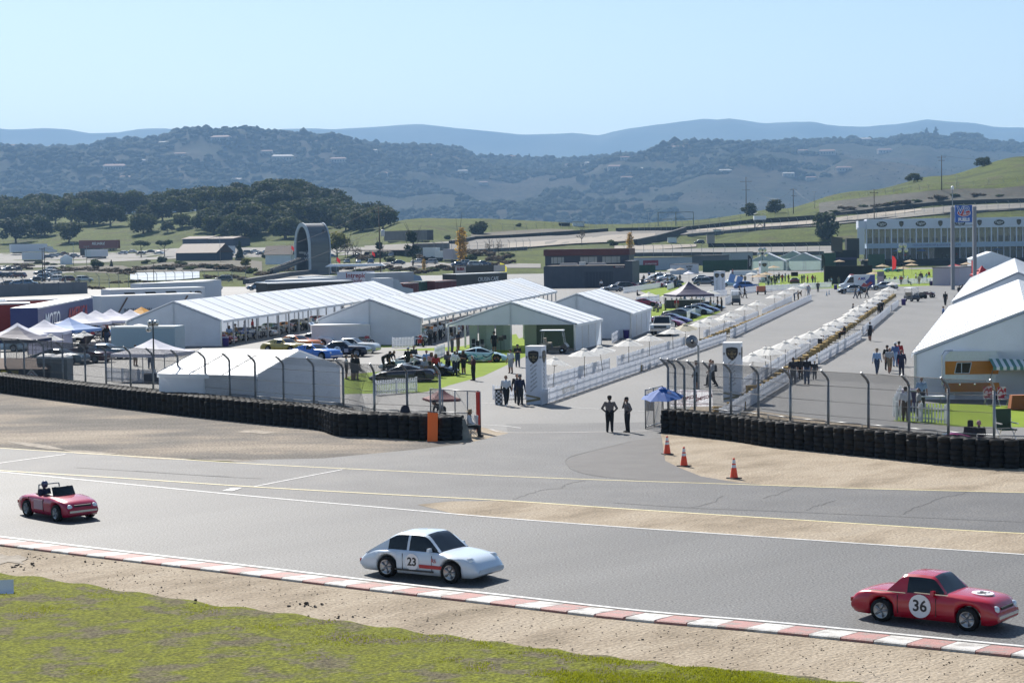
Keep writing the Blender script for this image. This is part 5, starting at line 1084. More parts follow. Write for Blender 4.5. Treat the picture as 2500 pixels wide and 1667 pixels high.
MB().box((LP/2,5,(zw+zl)/2),(LP,10.2,zw-zl)).obj('floor_band', PB, t); MB().box((LP/2,5,zd-.25),(LP+3,14,.5)).obj('deck', mat('dark_deck',(.03,.03,.032),.8), t); MB().box((LP/2,4,(zd-.5)/2),(LP+2,12,zd-.5)).obj('understage', mat('black_skirt',(.008,.008,.009),.9), t)
PGL = mat('pavilion_glass',(.16,.18,.17),.05,spec=.5,alpha=.42)
nW = 34
for k in range(nW):
    x0 = LP*k/nW; w = LP/nW
    o = MB().box((x0+w/2,.15,(zf+zw)/2),(w-.28,.04,zf-zw)).obj('window_pane', PGL, t); MB().box((x0,.05,(zf+zw)/2),(.26 if k%4 else .40,.16,zf-zw)).obj('mullion', PV, t)
    if k not in (11,12,13,14): MB().box((x0+w/2,.6,(zl+zd)/2),(w-.2,.04,zl-zd)).obj('window_pane', PGL, t); MB().box((x0,.5,(zl+zd)/2),(.18,.14,zl-zd)).obj('mullion', PV, t)
r_ = random.Random(5)
for k in range(26): MB().box((1.5+LP*k/26,4+r_.random()*3,zw+.9),(1.6,1.2,r_.uniform(.8,1.9))).obj('furniture', flat(((.05,.05,.06),(.12,.05,.06),(.2,.18,.15),(.08,.09,.14))[k%4]), t)
MB().box((LP/2,9.9,(zf+zw)/2),(LP,.06,zf-zw)).obj('rear_glazing', mat('rear_glazing',(.3,.34,.33),.1,alpha=.45), t); MB().box((LP/2,9.5,(zl+zd)/2),(LP,.1,zl-zd)).obj('rear_wall', mat('dim_rear_wall',(.20,.19,.17),.8), t)
for k in range(3):
    for s in (0,1): MB().box((-.9+s*1.3,-.2,(zd+zw)/2+k*0),(.10,.10,zw-zd)).obj('scaffold_post', ALU, t) if k==0 else None
MB().box((-1.6,.3,(zd+zf)/2+1),(2.2,.12,zf-zd-1)).obj('end_banner', mat('white_banner',(.66,.68,.74),.5), t)
def oval(t, M, w, h, m):
    n = 20; b = MB(); b.add([(w*math.cos(2*math.pi*i/n),h*math.sin(2*math.pi*i/n),0) for i in range(n)],[tuple(range(n))]); o = b.obj('oval_emblem', m, t); o.matrix_local = M; return o
for k in range(6):
    x = 4.5+k*11.4; z = (zt+zf)/2; M = face_M((x,-.33,z),(1,0,0)); o = oval(t,M,1.55,.85,SHB); text('Taylor', .95, WHITE, o, Matrix.Translation((0,.12,.01)), extr=.004, bold=.01); text('FARMS', .36, WHITE, o, Matrix.Translation((0,-.45,.01)), extr=.004)
    shield(t, face_M((x+5.7,-.33,z),(1,0,0)), 1.3, 1.75)
text('TAYLOR FARMS VIP & SAVOR PAVILION', .80, mat('navy_letter',(.05,.05,.22),.5), t, face_M((LP*.33,-.13,(zw+zl)/2),(1,0,0)), extr=.01)
# stage box, screens, dark hoardings left of the pavilion
p = G(2062,654); t = thing('stage_box','tall black stage box beside the glass pavilion','stage',Vector((p.x,p.y,0)),0); MB().box((0,0,2.6),(6.5,4,5.2)).obj('cabinet', mat('black_skirt'), t); MB().box((2.4,1,5.6),(3.6,3,5.8)).obj('tower', BLACK, t); MB().add([(-4.2,-2.1,5.0),(-.9,-2.1,4.4),(-.9,-2.1,8.6),(-4.2,-2.1,9.2)],[(0,1,2,3)]).obj('screen', mat('dark_screen',(.01,.01,.013),.2), t); MB().box((0,-2.1,2.7),(6.4,.05,.7)).obj('banner', mat('dark_purple_banner',(.03,.02,.08),.5), t)
p = G(2090,695); tag(MB().box((0,0,1.75),(9.5,.6,3.5)).obj('black_screen_wall', mat('black_skirt'), None, loc=(p.x,p.y+9,0)), 'low black screen wall behind the ambulance on the lawn', 'screen')
HEDGE = mat('green_privacy_mesh',(.012,.055,.02),.8,var=.25,vs_=1.5)
for (x0,y0,x1,y1,h,l) in [(1555,667,1600,666,2.2,'left piece of green privacy screen below the souvenir shop'),(1716,665,1835,662,3.2,'long green privacy screen behind the lawn entrance'),(2010,658,2040,657,4.6,'green privacy screen right of the teal tents'),(2120,656,2160,654,4.0,'green privacy screen under the pavilion corner'),(1820,700,1850,700,.0,'x')]:
    if h: a,b = G(x0,y0),G(x1,y1); tag(MB().box(((b-a).length/2,0,h/2),((b-a).length,.12,h)).obj('privacy_screen', HEDGE, None, loc=a, rz=math.atan2((b-a).y,(b-a).x)), l, 'screen')
# souvenir shop and kiosks
def kiosk(label, x0,y0,x1,y1,h,dep,m,name='kiosk',roofm=None):
    a,b = T(x0,y0),T(x1,y1); u,n,L,rz = frame(a,b); t = thing(name,label,'building',a,rz); MB().box((L/2,dep/2,h/2),(L,dep,h)).obj('wall', m, t); MB().box((L/2,dep/2,h+.05),(L+.25,dep+.25,.12)).obj('roof', roofm or mat('dark_roof_edge',(.05,.05,.055),.7), t); return t, L
SH = mat('pale_grey_cladding',(.42,.45,.52),.6,var=.06)
t,L = kiosk('long pale souvenir shop with a red sign, behind the display cars',1553,661,1690,657,3.6,6,SH); MB().box((5.2,-.03,2.1),(5.4,.06,1.6)).obj('shop_sign', mat('crimson_sign',(.28,.02,.05),.5), t); text('SOUVENIR STORE', .52, WHITE, t, face_M((5.2,-.07,1.85),(1,0,0)), extr=.01)
t,L = kiosk('small white shop counter with black lettering under the souvenir shop',1660,670,1706,668,2.6,3,mat('kiosk_white',(.55,.57,.62),.6)); text('RACEWAY', .62, BLACK, t, face_M((L/2,-.03,1.9),(1,0,0)), extr=.01, bold=.02); text('STORE', .62, BLACK, t, face_M((L/2,-.03,1.25),(1,0,0)), extr=.01, bold=.02)
kiosk('dark shed with a tan awning behind the green screen',1718,648,1780,646,3.0,5,mat('grey_shed',(.10,.11,.13),.7)); kiosk('pale metal container left of the lawn tents',1786,644,1838,642,3.6,4,mat('pale_container',(.35,.37,.40),.6)); kiosk('white refreshment kiosk right of the teal tents',2010,645,2032,644,2.8,3,WHITE)
kiosk('pink-white kitchen trailer beside the fuel sign',2342,697,2382,693,3.3,5,mat('pale_pink_panel',(.50,.45,.50),.6),'kitchen_trailer')
# bale chicane and dirt by the lower track
# trailers: seen side top edge in the image at a known height
def trailer(label, tl, tr, h, dep, m, name='box_trailer', roofm=None, z0=.0, wheels=True, skirt=.9):
    a,b = G(tl[0],tl[1],h),G(tr[0],tr[1],h); a.z=b.z=0; u,n,L,rz = frame(a,b); t = thing(name,label,'trailer',a,rz)
    MB().box((L/2,dep/2,(h+skirt)/2),(L,dep,h-skirt)).obj('body', m, t); MB().box((L/2,dep/2,h+.02),(L-.05,dep-.05,.06)).obj('roof', roofm or mat('trailer_white_roof',(.7,.71,.72),.5), t); MB().box((L/2,-.01,h-.06),(L+.02,.04,.09)).obj('top_rail', ALU, t); MB().box((L/2,dep/2,skirt-.12),(L*.8,dep*.8,.25)).obj('chassis', BLACK, t)
    if wheels:
        for x in (L*.80,L*.87): 
            for y in (.25,dep-.25): MB().lathe([(.15,-.13),(.45,-.13),(.48,0),(.45,.13),(.15,.13)],12,axis='Y').obj('wheel', RUBBER, t, True, loc=(x,y,.48))
    return t, L
NAVY = mat('navy_livery',(.03,.038,.16),.4); REDL = mat('red_livery',(.40,.03,.02),.4,var=.1,vs_=.6)
t,L = trailer('navy race transporter with red italic lettering behind the pop-up tents',(92,752),(226,726),3.9,2.6,NAVY); text('MOTO', 1.9, WHITE, t, face_M((L*.22,-.06,2.45),(1,0,0)), shear=.25, extr=.01, bold=.03, sx=1.6); text('AMERICA', 1.9, mat('red_letter',(.5,.02,.03),.4), t, face_M((L*.68,-.06,2.5),(1,0,0)), shear=.25, extr=.01, bold=.03, sx=1.75); MB().add([(L*.02,-.04,1.0),(L,-.04,1.0),(L,-.04,1.5),(L*.02,-.04,1.3)],[(0,1,2,3)]).obj('livery_stripe', mat('dark_livery',(.015,.012,.03),.4), t); MB().box((L+.02,1.3,2.4),(.06,2.3,2.9)).obj('rear_door', mat('trailer_door_grey',(.4,.42,.45),.5), t)
trailer('long red race transporter behind the navy one at the left edge',(-80,736),(207,728),3.45,2.6,REDL); trailer('dark red transporter with an open side at the left edge',(-60,743),(74,740),4.0,3.,mat('dark_red_livery',(.28,.02,.018),.45,var=.1)); t,L = trailer('upright red rear door panel of the dark red transporter',(67,746),(82,743),3.9,.2,mat('rust_red_panel',(.36,.06,.035),.5),'door_panel',wheels=False,skirt=.3)
t,L = trailer('white race transporter with grey lettering behind the orange canopy',(246,724),(492,716),3.9,2.6,mat('trailer_grey_white',(.50,.54,.60),.45,var=.05)); text('INVITATIONAL', .55, mat('dark_letter',(.05,.05,.06),.5), t, face_M((L*.36,-.06,2.2),(1,0,0)), extr=.01); 
for x in (.12,.72): MB().add([(L*x,-.05,1.2),(L*x+.25,-.05,1.2),(L*x+1.9,-.05,3.7),(L*x+1.65,-.05,3.7)],[(0,1,2,3)]).obj('slanted_stripe', mat('brown_stripe',(.10,.06,.05),.5), t)
t,L = trailer('white transporter with a black chequered flag pattern behind the lettered one',(268,708),(500,701),4.0,2.6,mat('trailer_white',(.60,.63,.68),.45,var=.05))
for i in range(5):
    for j in range(3):
        if (i+j)%2 == 0: MB().add([(L*.14+i*1.5+j*.6,-.05,3.6-j*.75),(L*.14+i*1.5+1.5+j*.6,-.05,3.6-j*.75),(L*.14+i*1.5+2.1+j*.6,-.05,2.85-j*.75),(L*.14+i*1.5+.6+j*.6,-.05,2.85-j*.75)],[(3,2,1,0)]).obj('chequer_square', BLACK, t)
text('VP', 1.5, BLACK, t, face_M((L*.90,-.06,2.9),(1,0,0)), extr=.01, bold=.05)
trailer('far white transporter whose roof shows above the chequered one',(345,693),(522,687),4.0,2.6,mat('trailer_white')); trailer('white motor home roof behind the far white transporter',(420,689),(540,683),4.0,2.6,mat('trailer_grey_white'))
t,L = trailer('long black transporter with pale mottled artwork behind the left long tent',(652,692),(862,685),4.0,2.6,mat('black_livery',(.012,.012,.014),.35))
r_ = random.Random(2)
for k in range(34): MB().box((L*.06+k*.35,-.02,2.1+r_.uniform(-.3,.5)),(r_.uniform(.15,.4),.02,r_.uniform(.2,.9))).obj('artwork', mat('pale_art_%d'%(k%2),((.3,.32,.36),(.14,.15,.2))[k%2],.5), t)
trailer('white transporter roof behind the black transporter',(680,684),(822,678),4.0,2.6,mat('trailer_white')); trailer('second white transporter roof behind the black transporter',(742,676),(824,674),4.2,2.6,mat('trailer_grey_white'))
a,b = G(823,664,4.3),G(914,662,4.3); a.z=b.z=0; u,n,L,rz = frame(a,b); t = thing('team_sign','white banner sign with dark red team lettering behind the left long tent','sign',a,rz); MB().box((L/2,0,3.25),(L,.15,2.1)).obj('panel', mat('banner_white',(.60,.62,.70),.5), t); text('Intrepid', 1.25, mat('dark_red_letter',(.22,.01,.02),.5), t, face_M((L/2,-.09,3.55),(1,0,0)), extr=.01, bold=.03); text('Racing', .8, mat('dark_red_letter'), t, face_M((L/2,-.09,2.65),(1,0,0)), shear=.3, extr=.01, bold=.01)
for x in (.2,L-.2): MB().box((x,.1,1.1),(.15,.15,2.2)).obj('leg', STEEL, t)
a = G(868,646,5.0); t = thing('white_awning','curved white awning above the team banner','awning',Vector((a.x,a.y,0)),0); MB().box((0,0,4.9),(12.5,3.4,.5),taper=.86).obj('canopy', WHITE, t)
for x in (-5.5,0,5.5): MB().tube((x,0,0),(x,0,4.7),.08).obj('pole', STEEL, t)
t,L = trailer('silver semi trailer with a streamlined cab beside the utility pole',(915,667),(1010,664),4.0,2.6,mat('silver_livery',(.45,.48,.52),.35,.3)); MB().extr([(L,.6),(L+4.2,.6),(L+4.2,1.6),(L+2.6,2.0),(L+1.8,3.2),(L,3.6)],.1,2.5).obj('cab', paint((.3,.42,.55)), t)
t,L = trailer('blue-white semi tractor with a rounded cab behind the long tents',(925,680),(960,679),3.6,2.5,mat('trailer_white')); MB().extr([(L,.6),(L+4,.6),(L+4,1.7),(L+1.9,2.1),(L+1.1,3.3),(L,3.5)],.1,2.4).obj('cab', paint((.35,.42,.48)), t)
t,L = trailer('black cafe trailer with thin white lettering behind the middle tent',(1113,670),(1238,665),3.6,3.,mat('black_livery')); text('CRUISIN CAFE', 1.05, WHITE, t, face_M((L*.62,-.06,2.5),(1,0,0)), extr=.01); MB().box((L/2,.5,4.4),(L,.12,1.3)).obj('menu_board', mat('menu_black',(.03,.025,.02),.5), t); MB().box((L*.12,.40,4.4),(L*.2,.1,1.15)).obj('menu_sign', mat('menu_cream',(.5,.45,.42),.5), t); text('BUBBA', .75, mat('dark_red_letter'), t, face_M((L*.12,.33,4.5),(1,0,0)), extr=.01, bold=.03); MB().box((L*.88,.40,4.4),(L*.22,.1,1.15)).obj('menu_sign', mat('menu_cream'), t)
for (tl,tr,m,l) in [((985,692),(1022,690),(.12,.02,.02),'dark red shipping container left of the green one'),((1028,688),(1062,686),(.03,.08,.05),'dark green shipping container behind the long tents'),((1062,687),(1114,684),(.14,.02,.018),'rust red shipping container next to the cafe trailer')]:
    t,L = trailer(l,tl,tr,2.6,2.4,mat('cont_%d'%(m[0]*100),m,.6,var=.15,vs_=1.),'shipping_container',roofm=mat('cont_%d'%(m[0]*100)),wheels=False,skirt=0)
    for k in range(int(L/.6)): MB().box((.3+k*.6,-.02,1.3),(.14,.05,2.4)).obj('corrugation', mat('cont_%d'%(m[0]*100)), t)
a = G(1048,692,2.2); t = thing('food_sign','small white food stall board between the containers','sign',Vector((a.x,a.y,0)),0); MB().box((0,0,1.7),(2.4,.1,1.1)).obj('panel', WHITE, t); text('BRATS', .72, BLACK, t, face_M((0,-.06,1.7),(1,0,0)), extr=.01, bold=.02); MB().box((0,.05,.6),(.1,.1,1.2)).obj('leg', STEEL, t)
# motor coach at the left edge
p = G(20,806); t = thing('motor_coach','dark motor coach with a big windscreen cut off by the left edge','coach',p,math.radians(-14)); MB().extr([(-9,.4),(1.6,.4),(1.75,1.2),(1.6,2.6),(1.1,3.3),(-9,3.4)],-1.25,1.25).obj('body', paint((.06,.075,.085)), t); MB().add([(1.80,-1.05,1.3),(1.80,1.05,1.3),(1.64,1.0,2.7),(1.64,-1.0,2.7)],[(0,1,2,3)]).obj('windshield', GLASS, t); MB().extr([(-4,1.6),(.9,1.6),(.8,2.6),(-4,2.6)],-1.27,-1.255).obj('side_window', GLASS, t); MB().box((-3,0,3.5),(5,1.8,.25),taper=.9).obj('roof_unit', WHITE, t)
for x in (.4,-6): MB().lathe([(.2,-.14),(.46,-.14),(.48,0),(.46,.14),(.2,.14)],14,axis='Y').obj('wheel', RUBBER, t, True, loc=(x,-1.15,.48))
# small containers in front of the tents
t,L = trailer('pale blue-grey box container in front of the left long tent',(270,799),(426,798),2.45,2.4,mat('pale_teal_panel',(.34,.43,.48),.5,var=.04),'storage_container',wheels=False,skirt=0,roofm=mat('pale_teal_panel'))
t,L = trailer('white box container in front of the middle long tent',(760,795),(903,792),2.0,2.2,mat('white_panel',(.60,.63,.68),.5,var=.04),'storage_container',wheels=False,skirt=0,roofm=mat('trailer_white_roof')); 
p = G(853,842); t = thing('green_cabinet','bright green open cabinet against the white container','cabinet',p,0); MB().box((0,0,.85),(1.35,.7,1.5)).obj('cabinet', mat('vivid_green',(.01,.22,.05),.5), t); MB().box((0,-.36,1.15),(1.2,.04,.7)).obj('lid', mat('vivid_green_dark',(.008,.12,.03),.5), t)
for s in (-.5,.5): MB().lathe([(.02,-.04),(.12,-.04),(.12,.04),(.02,.04)],10,axis='X').obj('wheel', RUBBER, t, loc=(s,-.25,.12))
# portable toilets
TOI = Proto(); TOI.add('cabin', MB().box((0,0,1.02),(1.15,1.15,2.04)), [mat('toilet_grey',(.15,.17,.18),.5,var=.08)]); TOI.add('roof', MB().lathe([(.84,2.04),(.80,2.16),(.5,2.30),(.01,2.34)],4), [mat('toilet_roof',(.52,.54,.55),.5)], rz=math.pi/4); TOI.add('door', MB().box((0,-.59,1.0),(.85,.04,1.8)), [mat('toilet_door',(.12,.135,.145),.5)]); TOI.add('vent', MB().box((.4,.5,1.7),(.08,.06,.4)), [BLACK])
for (x,y,l) in [(118,945,'left of the two grey portable toilets behind the tyre wall'),(153,947,'right of the two grey portable toilets behind the tyre wall')]: TOI.spawn('portable_toilet', l, 'toilet', G(x,y), math.radians(-8), 'portable toilets behind the tyre wall')
TOI.spawn('portable_toilet','grey-green portable toilet against the pale container','toilet',G(341,852),math.radians(-6))
# little dark hut with a yellow board at the left edge
p = G(30,948); t = thing('marshal_hut','small brown-roofed hut with a yellow board and a hazard diamond at the left edge','hut',p,math.radians(-16)); MB().box((-.6,1.6,.7),(6.2,3.2,1.4)).obj('wall', mat('dark_slate_wall',(.05,.05,.058),.8), t); MB().add([(-4,-.3,1.36),(2.8,-.3,1.36),(2.8,3.5,1.36),(-4,3.5,1.36),(-3.2,1.6,2.0),(1.7,1.6,2.0)],[(0,1,5,4),(1,2,5),(2,3,4,5),(3,0,4),(3,2,1,0)]).obj('roof', mat('brown_shingle_roof',(.11,.075,.06),.9,var=.2,vs_=3), t)
MB().box((-.15,-.03,.85),(1.35,.06,.8)).obj('yellow_board', mat('yellow_board',(.55,.42,.04),.6), t); text('S', .8, BLACK, t, face_M((-.15,-.07,.85),(1,0,0)), extr=.01, bold=.05); M = face_M((1.55,-.05,.85),(1,0,1),(-1,0,1)); o = MB().box((0,0,0),(.75,.75,.03)).obj('hazard_diamond', mat('diamond_white',(.7,.7,.7),.6), t); o.matrix_local = M; o2 = MB().box((0,0,.02),(.5,.5,.01)).obj('diamond_ring', mat('diamond_red',(.35,.08,.07),.6), o); MB().box((0,0,.028),(.42,.42,.006)).obj('diamond_centre', mat('diamond_white'), o); MB().lathe([(.001,.04),(.10,.032)],10).obj('flame_mark', BLACK, o)
# ------------------------------------------------ arched footbridge
def footbridge():
    p = T(764,668); t = thing('arched_footbridge','tall dark arched footbridge tower with sloping stair ramps','footbridge',p,math.radians(30)); k = p.y/F; Wd = 50*k; Hh = 122*k; sp = 11.
    CON = mat('dark_ribbed_metal',(.13,.135,.14),.45,.5,var=.18,vs_=.5,stretch=(.2,1,3)); RIM = mat('pale_arch_rim',(.42,.47,.53),.5)
    prof = []; n = 24
    for i in range(n+1): a = math.pi*i/n; prof.append((-sp/2*math.cos(a), Hh*.52+ (Hh*.48)*math.sin(a)))
    prof = [(-sp/2,0)]+prof+[(sp/2,0)]
    def shell(x0,x1,grow,m,nm,lo=None):
        mb = MB(); out = [((y*(1+grow/sp*2)),z+grow*(1 if z>1 else 0)) for y,z in prof]; inn = [((y*(1-.9/sp*2)),z-.9*(1 if z>1 else 0)) for y,z in prof]
        r = [[(x0,y,z) for y,z in out],[(x1,y,z) for y,z in out],[(x1,y,z) for y,z in inn],[(x0,y,z) for y,z in inn],[(x0,y,z) for y,z in out]]; mb.grid(r); return mb.obj(nm, m, t)
    shell(-Wd/2,Wd/2,0,CON,'vault'); shell(-Wd/2-.35,-Wd/2-.02,.25,RIM,'rim'); shell(Wd/2+.02,Wd/2+.35,.25,RIM,'rim')
    MB().box((Wd*.16,0,Hh*.22),(Wd*.5,6.5,Hh*.46)).obj('lift_shaft', mat('dark_shaft',(.03,.03,.034),.6), t); MB().box((0,0,Hh*.42),(Wd*1.15,4,.6)).obj('bridge_deck', CON, t); MB().box((-Wd*.36,-2.2,Hh*.36),(Wd*.2,.3,Hh*.2)).obj('banner', mat('pale_banner_panel',(.25,.27,.30),.5), t)
    MB().box((Wd*.30,0,Hh*.62),(.4,sp*.78,Hh*.5)).obj('inner_wall', mat('dark_shaft'), t)
    for k_,txt in enumerate(('RACE','WAY')): text(txt, 1.3, WHITE, t, face_M((-Wd*.36,-2.4,Hh*.40-k_*1.6),(1,0,0)), extr=.02)
    for sgn,x0,x1,y in ((-1,-Wd*.4,-Wd*.4-11,-1.5),(1,-.4,6.5,-4.5),(1,Wd*.45,Wd*.45+6,2)):
        for dy in (0,2.2): MB().add([(x0,y+dy,Hh*.36),(x0,y+dy,Hh*.36-1.6),(x1,y+dy,.2),(x1,y+dy,1.8),(x0,y+dy+.15,Hh*.36),(x0,y+dy+.15,Hh*.36-1.6),(x1,y+dy+.15,.2),(x1,y+dy+.15,1.8)],[(0,1,2,3),(7,6,5,4),(0,3,7,4),(1,5,6,2),(0,4,5,1),(3,2,6,7)]).obj('stair_parapet', mat('ramp_grey',(.085,.09,.10),.6), t)
        st = MB()
        for q in range(14): f = q/13; st.box((x0+(x1-x0)*f,y+1.1,Hh*.36-1.5+(.1-(Hh*.36-1.5))*f),(.5,2.0,.25))
        st.obj('stair_flight', CON, t)
footbridge()
# ------------------------------------------------ far sheds, trailers and lots (left)
def shed(label, x0,y0,x1,y1,h,dep,rise,wm,rm,name='shed'):
    a,b = T(x0,y0),T(x1,y1); a.z = b.z = min(a.z,b.z); u,n,L,rz = frame(a,b); t = thing(name,label,'building',a,rz); MB().box((L/2,dep/2,h/2-.5),(L,dep,h+1)).obj('wall', wm, t)
    MB().add([(-.5,-.5,h),(L+.5,-.5,h),(L+.5,dep+.5,h),(-.5,dep+.5,h),(-.5,dep/2,h+rise),(L+.5,dep/2,h+rise)],[(0,1,5,4),(1,2,5),(2,3,4,5),(3,0,4),(3,2,1,0)]).obj('roof', rm, t); return t,L
BRN = mat('brown_tin_roof',(.06,.03,.026),.7,var=.15,vs_=.3); DSH = mat('dark_blue_shed',(.035,.045,.075),.7)
shed('long dark shed with a pale brown roof at the knoll foot, left of two',446,607,510,606,4.6,10,1.2,DSH,mat('pale_brown_roof',(.11,.08,.068),.8)); shed('long dark shed with a pale brown roof at the knoll foot, right of two',512,606,570,605,4.4,10,1.,DSH,mat('pale_brown_roof'))
t,L = shed('dark blue barn with a brown gabled roof near the pond',430,639,528,637,3.4,11,3.6,DSH,BRN,'barn'); shed('white pavilion hut with a brown hipped roof beside the arched footbridge',648,646,712,644,3.6,8,3.2,WHITE,BRN,'hut')
def far_trailer(label,x0,y0,x1,y1,h,m,cab=None,letter=None):
    a,b = T(x0,y0,.2),T(x1,y1,.2); a.z=b.z=(a.z+b.z)/2; u,n,L,rz = frame(a,b); t = thing('semi_trailer',label,'trailer',a,rz); MB().box((L/2,1.3,h/2+.9),(L,2.6,h-.2)).obj('body', m, t); MB().box((L/2,1.3,.55),(L*.85,2.2,.6)).obj('chassis', BLACK, t)
    for x in (L*.8,L*.88): MB().lathe([(.15,-.13),(.48,-.13),(.5,0),(.48,.13),(.15,.13)],10,axis='Y').obj('wheel', RUBBER, t, loc=(x,.2,.5))
    if cab: MB().extr([(L,.6),(L+5,.6),(L+5.1,1.7),(L+3.4,2.0),(L+2.6,3.3),(L,3.7)],.1,2.5).obj('cab', cab, t)
    if letter: text(letter, 1.7, WHITE, t, face_M((L*.5,-.03,h/2+1.3),(1,0,0)), shear=.2, extr=.02, bold=.03)
    return t
far_trailer('white lorry with a long trailer at the far left car park',28,622,116,620,4.0,mat('trailer_white'),paint((.6,.62,.65))); far_trailer('rust red lettered trailer on the far left car park',193,614,288,612,4.3,mat('rust_trailer',(.20,.035,.02),.5),None,'RELIABLE'); far_trailer('black low trailer on the far left car park',196,631,246,630,3.4,mat('black_livery')); far_trailer('white enclosed trailer beside the twin poles',54,642,104,641,3.2,mat('trailer_white')); far_trailer('small white box trailer behind the roadside shrubs',222,634,264,632,3.2,mat('trailer_white')); far_trailer('pale blue-white trailer behind the dark barn',532,627,575,625,3.4,mat('trailer_grey_white')); far_trailer('dark lettered show trailer behind the bushy pine',938,597,1043,593,4.2,mat('mottled_trailer',(.03,.028,.032),.5,var=.4,vs_=.4)); far_trailer('white motor home by the grass knoll top',592,487,622,486,3.,mat('trailer_grey_white'))
for (x0,x1,y,h,m,l) in [(1033,1065,637,3.4,(.6,.62,.64),'white camper van among the cars by the pine'),(1062,1079,638,2.4,(.66,.67,.68),'white jeep beside the white camper van'),(1082,1107,643,3.6,(.35,.33,.35),'grey camper with a dark lower body right of the white jeep')]: far_trailer(l,x0,y,x1,y,h,mat('far_%d'%(m[0]*100+x0),m,.5))
# long brown canopy
a,b = T(822,633),T(990,627); u,n,L,rz = frame(a,b); t = thing('long_canopy','long flat brown canopy over the parked cars','canopy',a,rz); MB().box((L/2,3,3.3),(L,6,.35)).obj('roof', mat('brown_canopy',(.09,.055,.045),.8), t)
for k in range(9): MB().box((L*k/8,.3,1.5),(.18,.18,3.2)).obj('post', WOOD, t)
kiosk('flat grey building below the berm at the left of the far track',1066,616,1098,614,3.0,9,mat('flat_grey_shed',(.16,.15,.145),.8)); kiosk('low grey block wall building behind the bushy pine',1020,627,1060,625,2.6,8,mat('flat_grey_shed2',(.13,.12,.115),.8))
# grey boundary wall, left
a,b = G(-40,727),G(216,716); u,n,L,rz = frame(a,b); t = thing('boundary_wall','long grey concrete boundary wall behind the red transporters','wall',a,rz)
for k in range(int(L/4)): MB().box((2+4*k,.1,1.2),(3.94,.2,2.4)).obj('wall_panel', mat('grey_block_wall',(.16,.165,.18),.85,var=.1,vs_=.4), t); MB().box((4*k,.1,1.25),(.3,.3,2.5)).obj('pier', mat('grey_block_wall'), t)
# ------------------------------------------------ far tyre walls and fences
def far_wall(label, pix, h, m=None, name='tyre_barrier', w=1.4):
    pts = [T(x,y,.3) for x,y in pix]; o = thing(name,label,'barrier',pts[0]); mb = MB(); seg = resample(pts, 6.)
    for a,b in zip(seg[:-1],seg[1:]):
        d = b-a; z = (a+b)/2-pts[0]; q = MB(); u = d.normalized(); nn = Vector((-u.y,u.x,0)).normalized()*w/2; A,B = a-pts[0],b-pts[0]
        vs_ = [A-nn,B-nn,B+nn,A+nn]; vv = [v-Vector((0,0,.6)) for v in vs_]+[v+Vector((0,0,h)) for v in vs_]; q.add(vv,[(3,2,1,0),(4,5,6,7),(0,1,5,4),(1,2,6,5),(2,3,7,6),(3,0,4,7)]); q.obj('barrier_section', m or RUBBER, o)
    return o
far_wall('dark tyre barrier along the inside of the far track curve',[(1100,598),(1158,587),(1240,583),(1330,577),(1420,571),(1493,566)],1.4); far_wall('dark tyre barrier sweeping up along the hillside track',[(1507,567),(1600,565),(1675,563),(1760,554),(1844,545),(1985,536),(2132,520),(2230,509),(2322,500),(2500,495),(2620,492)],1.6)
far_wall('thick dark tyre barrier point between the two far tracks',[(1552,601),(1600,590),(1640,579),(1673,568)],2.4); far_wall('grey concrete barrier below the hillside track',[(1680,577),(1860,561),(1985,553),(2091,543),(2322,524),(2500,514),(2620,508)],.8,mat('grey_barrier',(.10,.10,.105),.9)); far_wall('dark tyre barrier along the lower track behind the lawn tents',[(1730,604),(1800,603),(1880,603),(1960,601),(2060,599)],1.3); far_wall('low grey barrier in front of the lower track',[(1520,626),(1700,624),(1860,624),(2046,621)],.9,mat('grey_barrier')); far_wall('grey barrier at the foot of the far track, behind the dark building',[(1060,618),(1160,617),(1240,613),(1300,609)],.9,mat('grey_barrier'))
far_wall('pale concrete road barrier by the pond road',[(600,694),(700,676),(800,666)],1.0,mat('grey_barrier'))
def far_fence(label, pix, h, step, arm=True):
    pts = [T(x,y,.2) for x,y in pix]; t = thing('far_fence',label,'fence',pts[0]); q = resample(pts, step); b = MB()
    for p in q: e = p-pts[0]; b.tube(e-Vector((0,0,.4)),e+Vector((0,0,h)),.07,n=4); b.tube(e+Vector((0,0,h)),e+Vector((-.7,-.2,h+.7)),.06,n=4)
    tag(b.obj('posts', STEEL, t), kind='stuff'); c = MB()
    for z in (h,h*.66,h*.33): c.path([p-pts[0]+Vector((0,0,z)) for p in q], .025, 3)
    tag(c.obj('cables', WIRE, t), kind='stuff')
far_fence('catch fence along the inside of the hillside track',[(1690,578),(1860,562),(1985,554),(2091,544),(2322,525),(2500,515),(2640,508)],3.6,4.6); far_fence('catch fence along the lower track behind the lawn',[(1500,627),(1700,625),(1860,625),(2046,622)],3.4,4.4); far_fence('catch fence on the hillside above the far track',[(1560,566),(1675,562),(1844,543),(1940,534)],3.6,6.); far_fence('catch fence beside the far track, left of the dark building',[(1060,619),(1160,618),(1240,614),(1310,610)],3.4,4.); far_fence('fence along the near edge of the pond',[(-40,716),(100,712),(220,706),(330,700),(480,692),(600,688)],2.6,4.4); far_fence('fence on the grassy crest at the right',[(1990,500),(2132,478),(2268,462),(2400,452),(2520,444)],1.8,7.); far_fence('fence behind the grassy berm in the middle',[(1170,566),(1300,562),(1400,560),(1500,556)],2.4,6.)
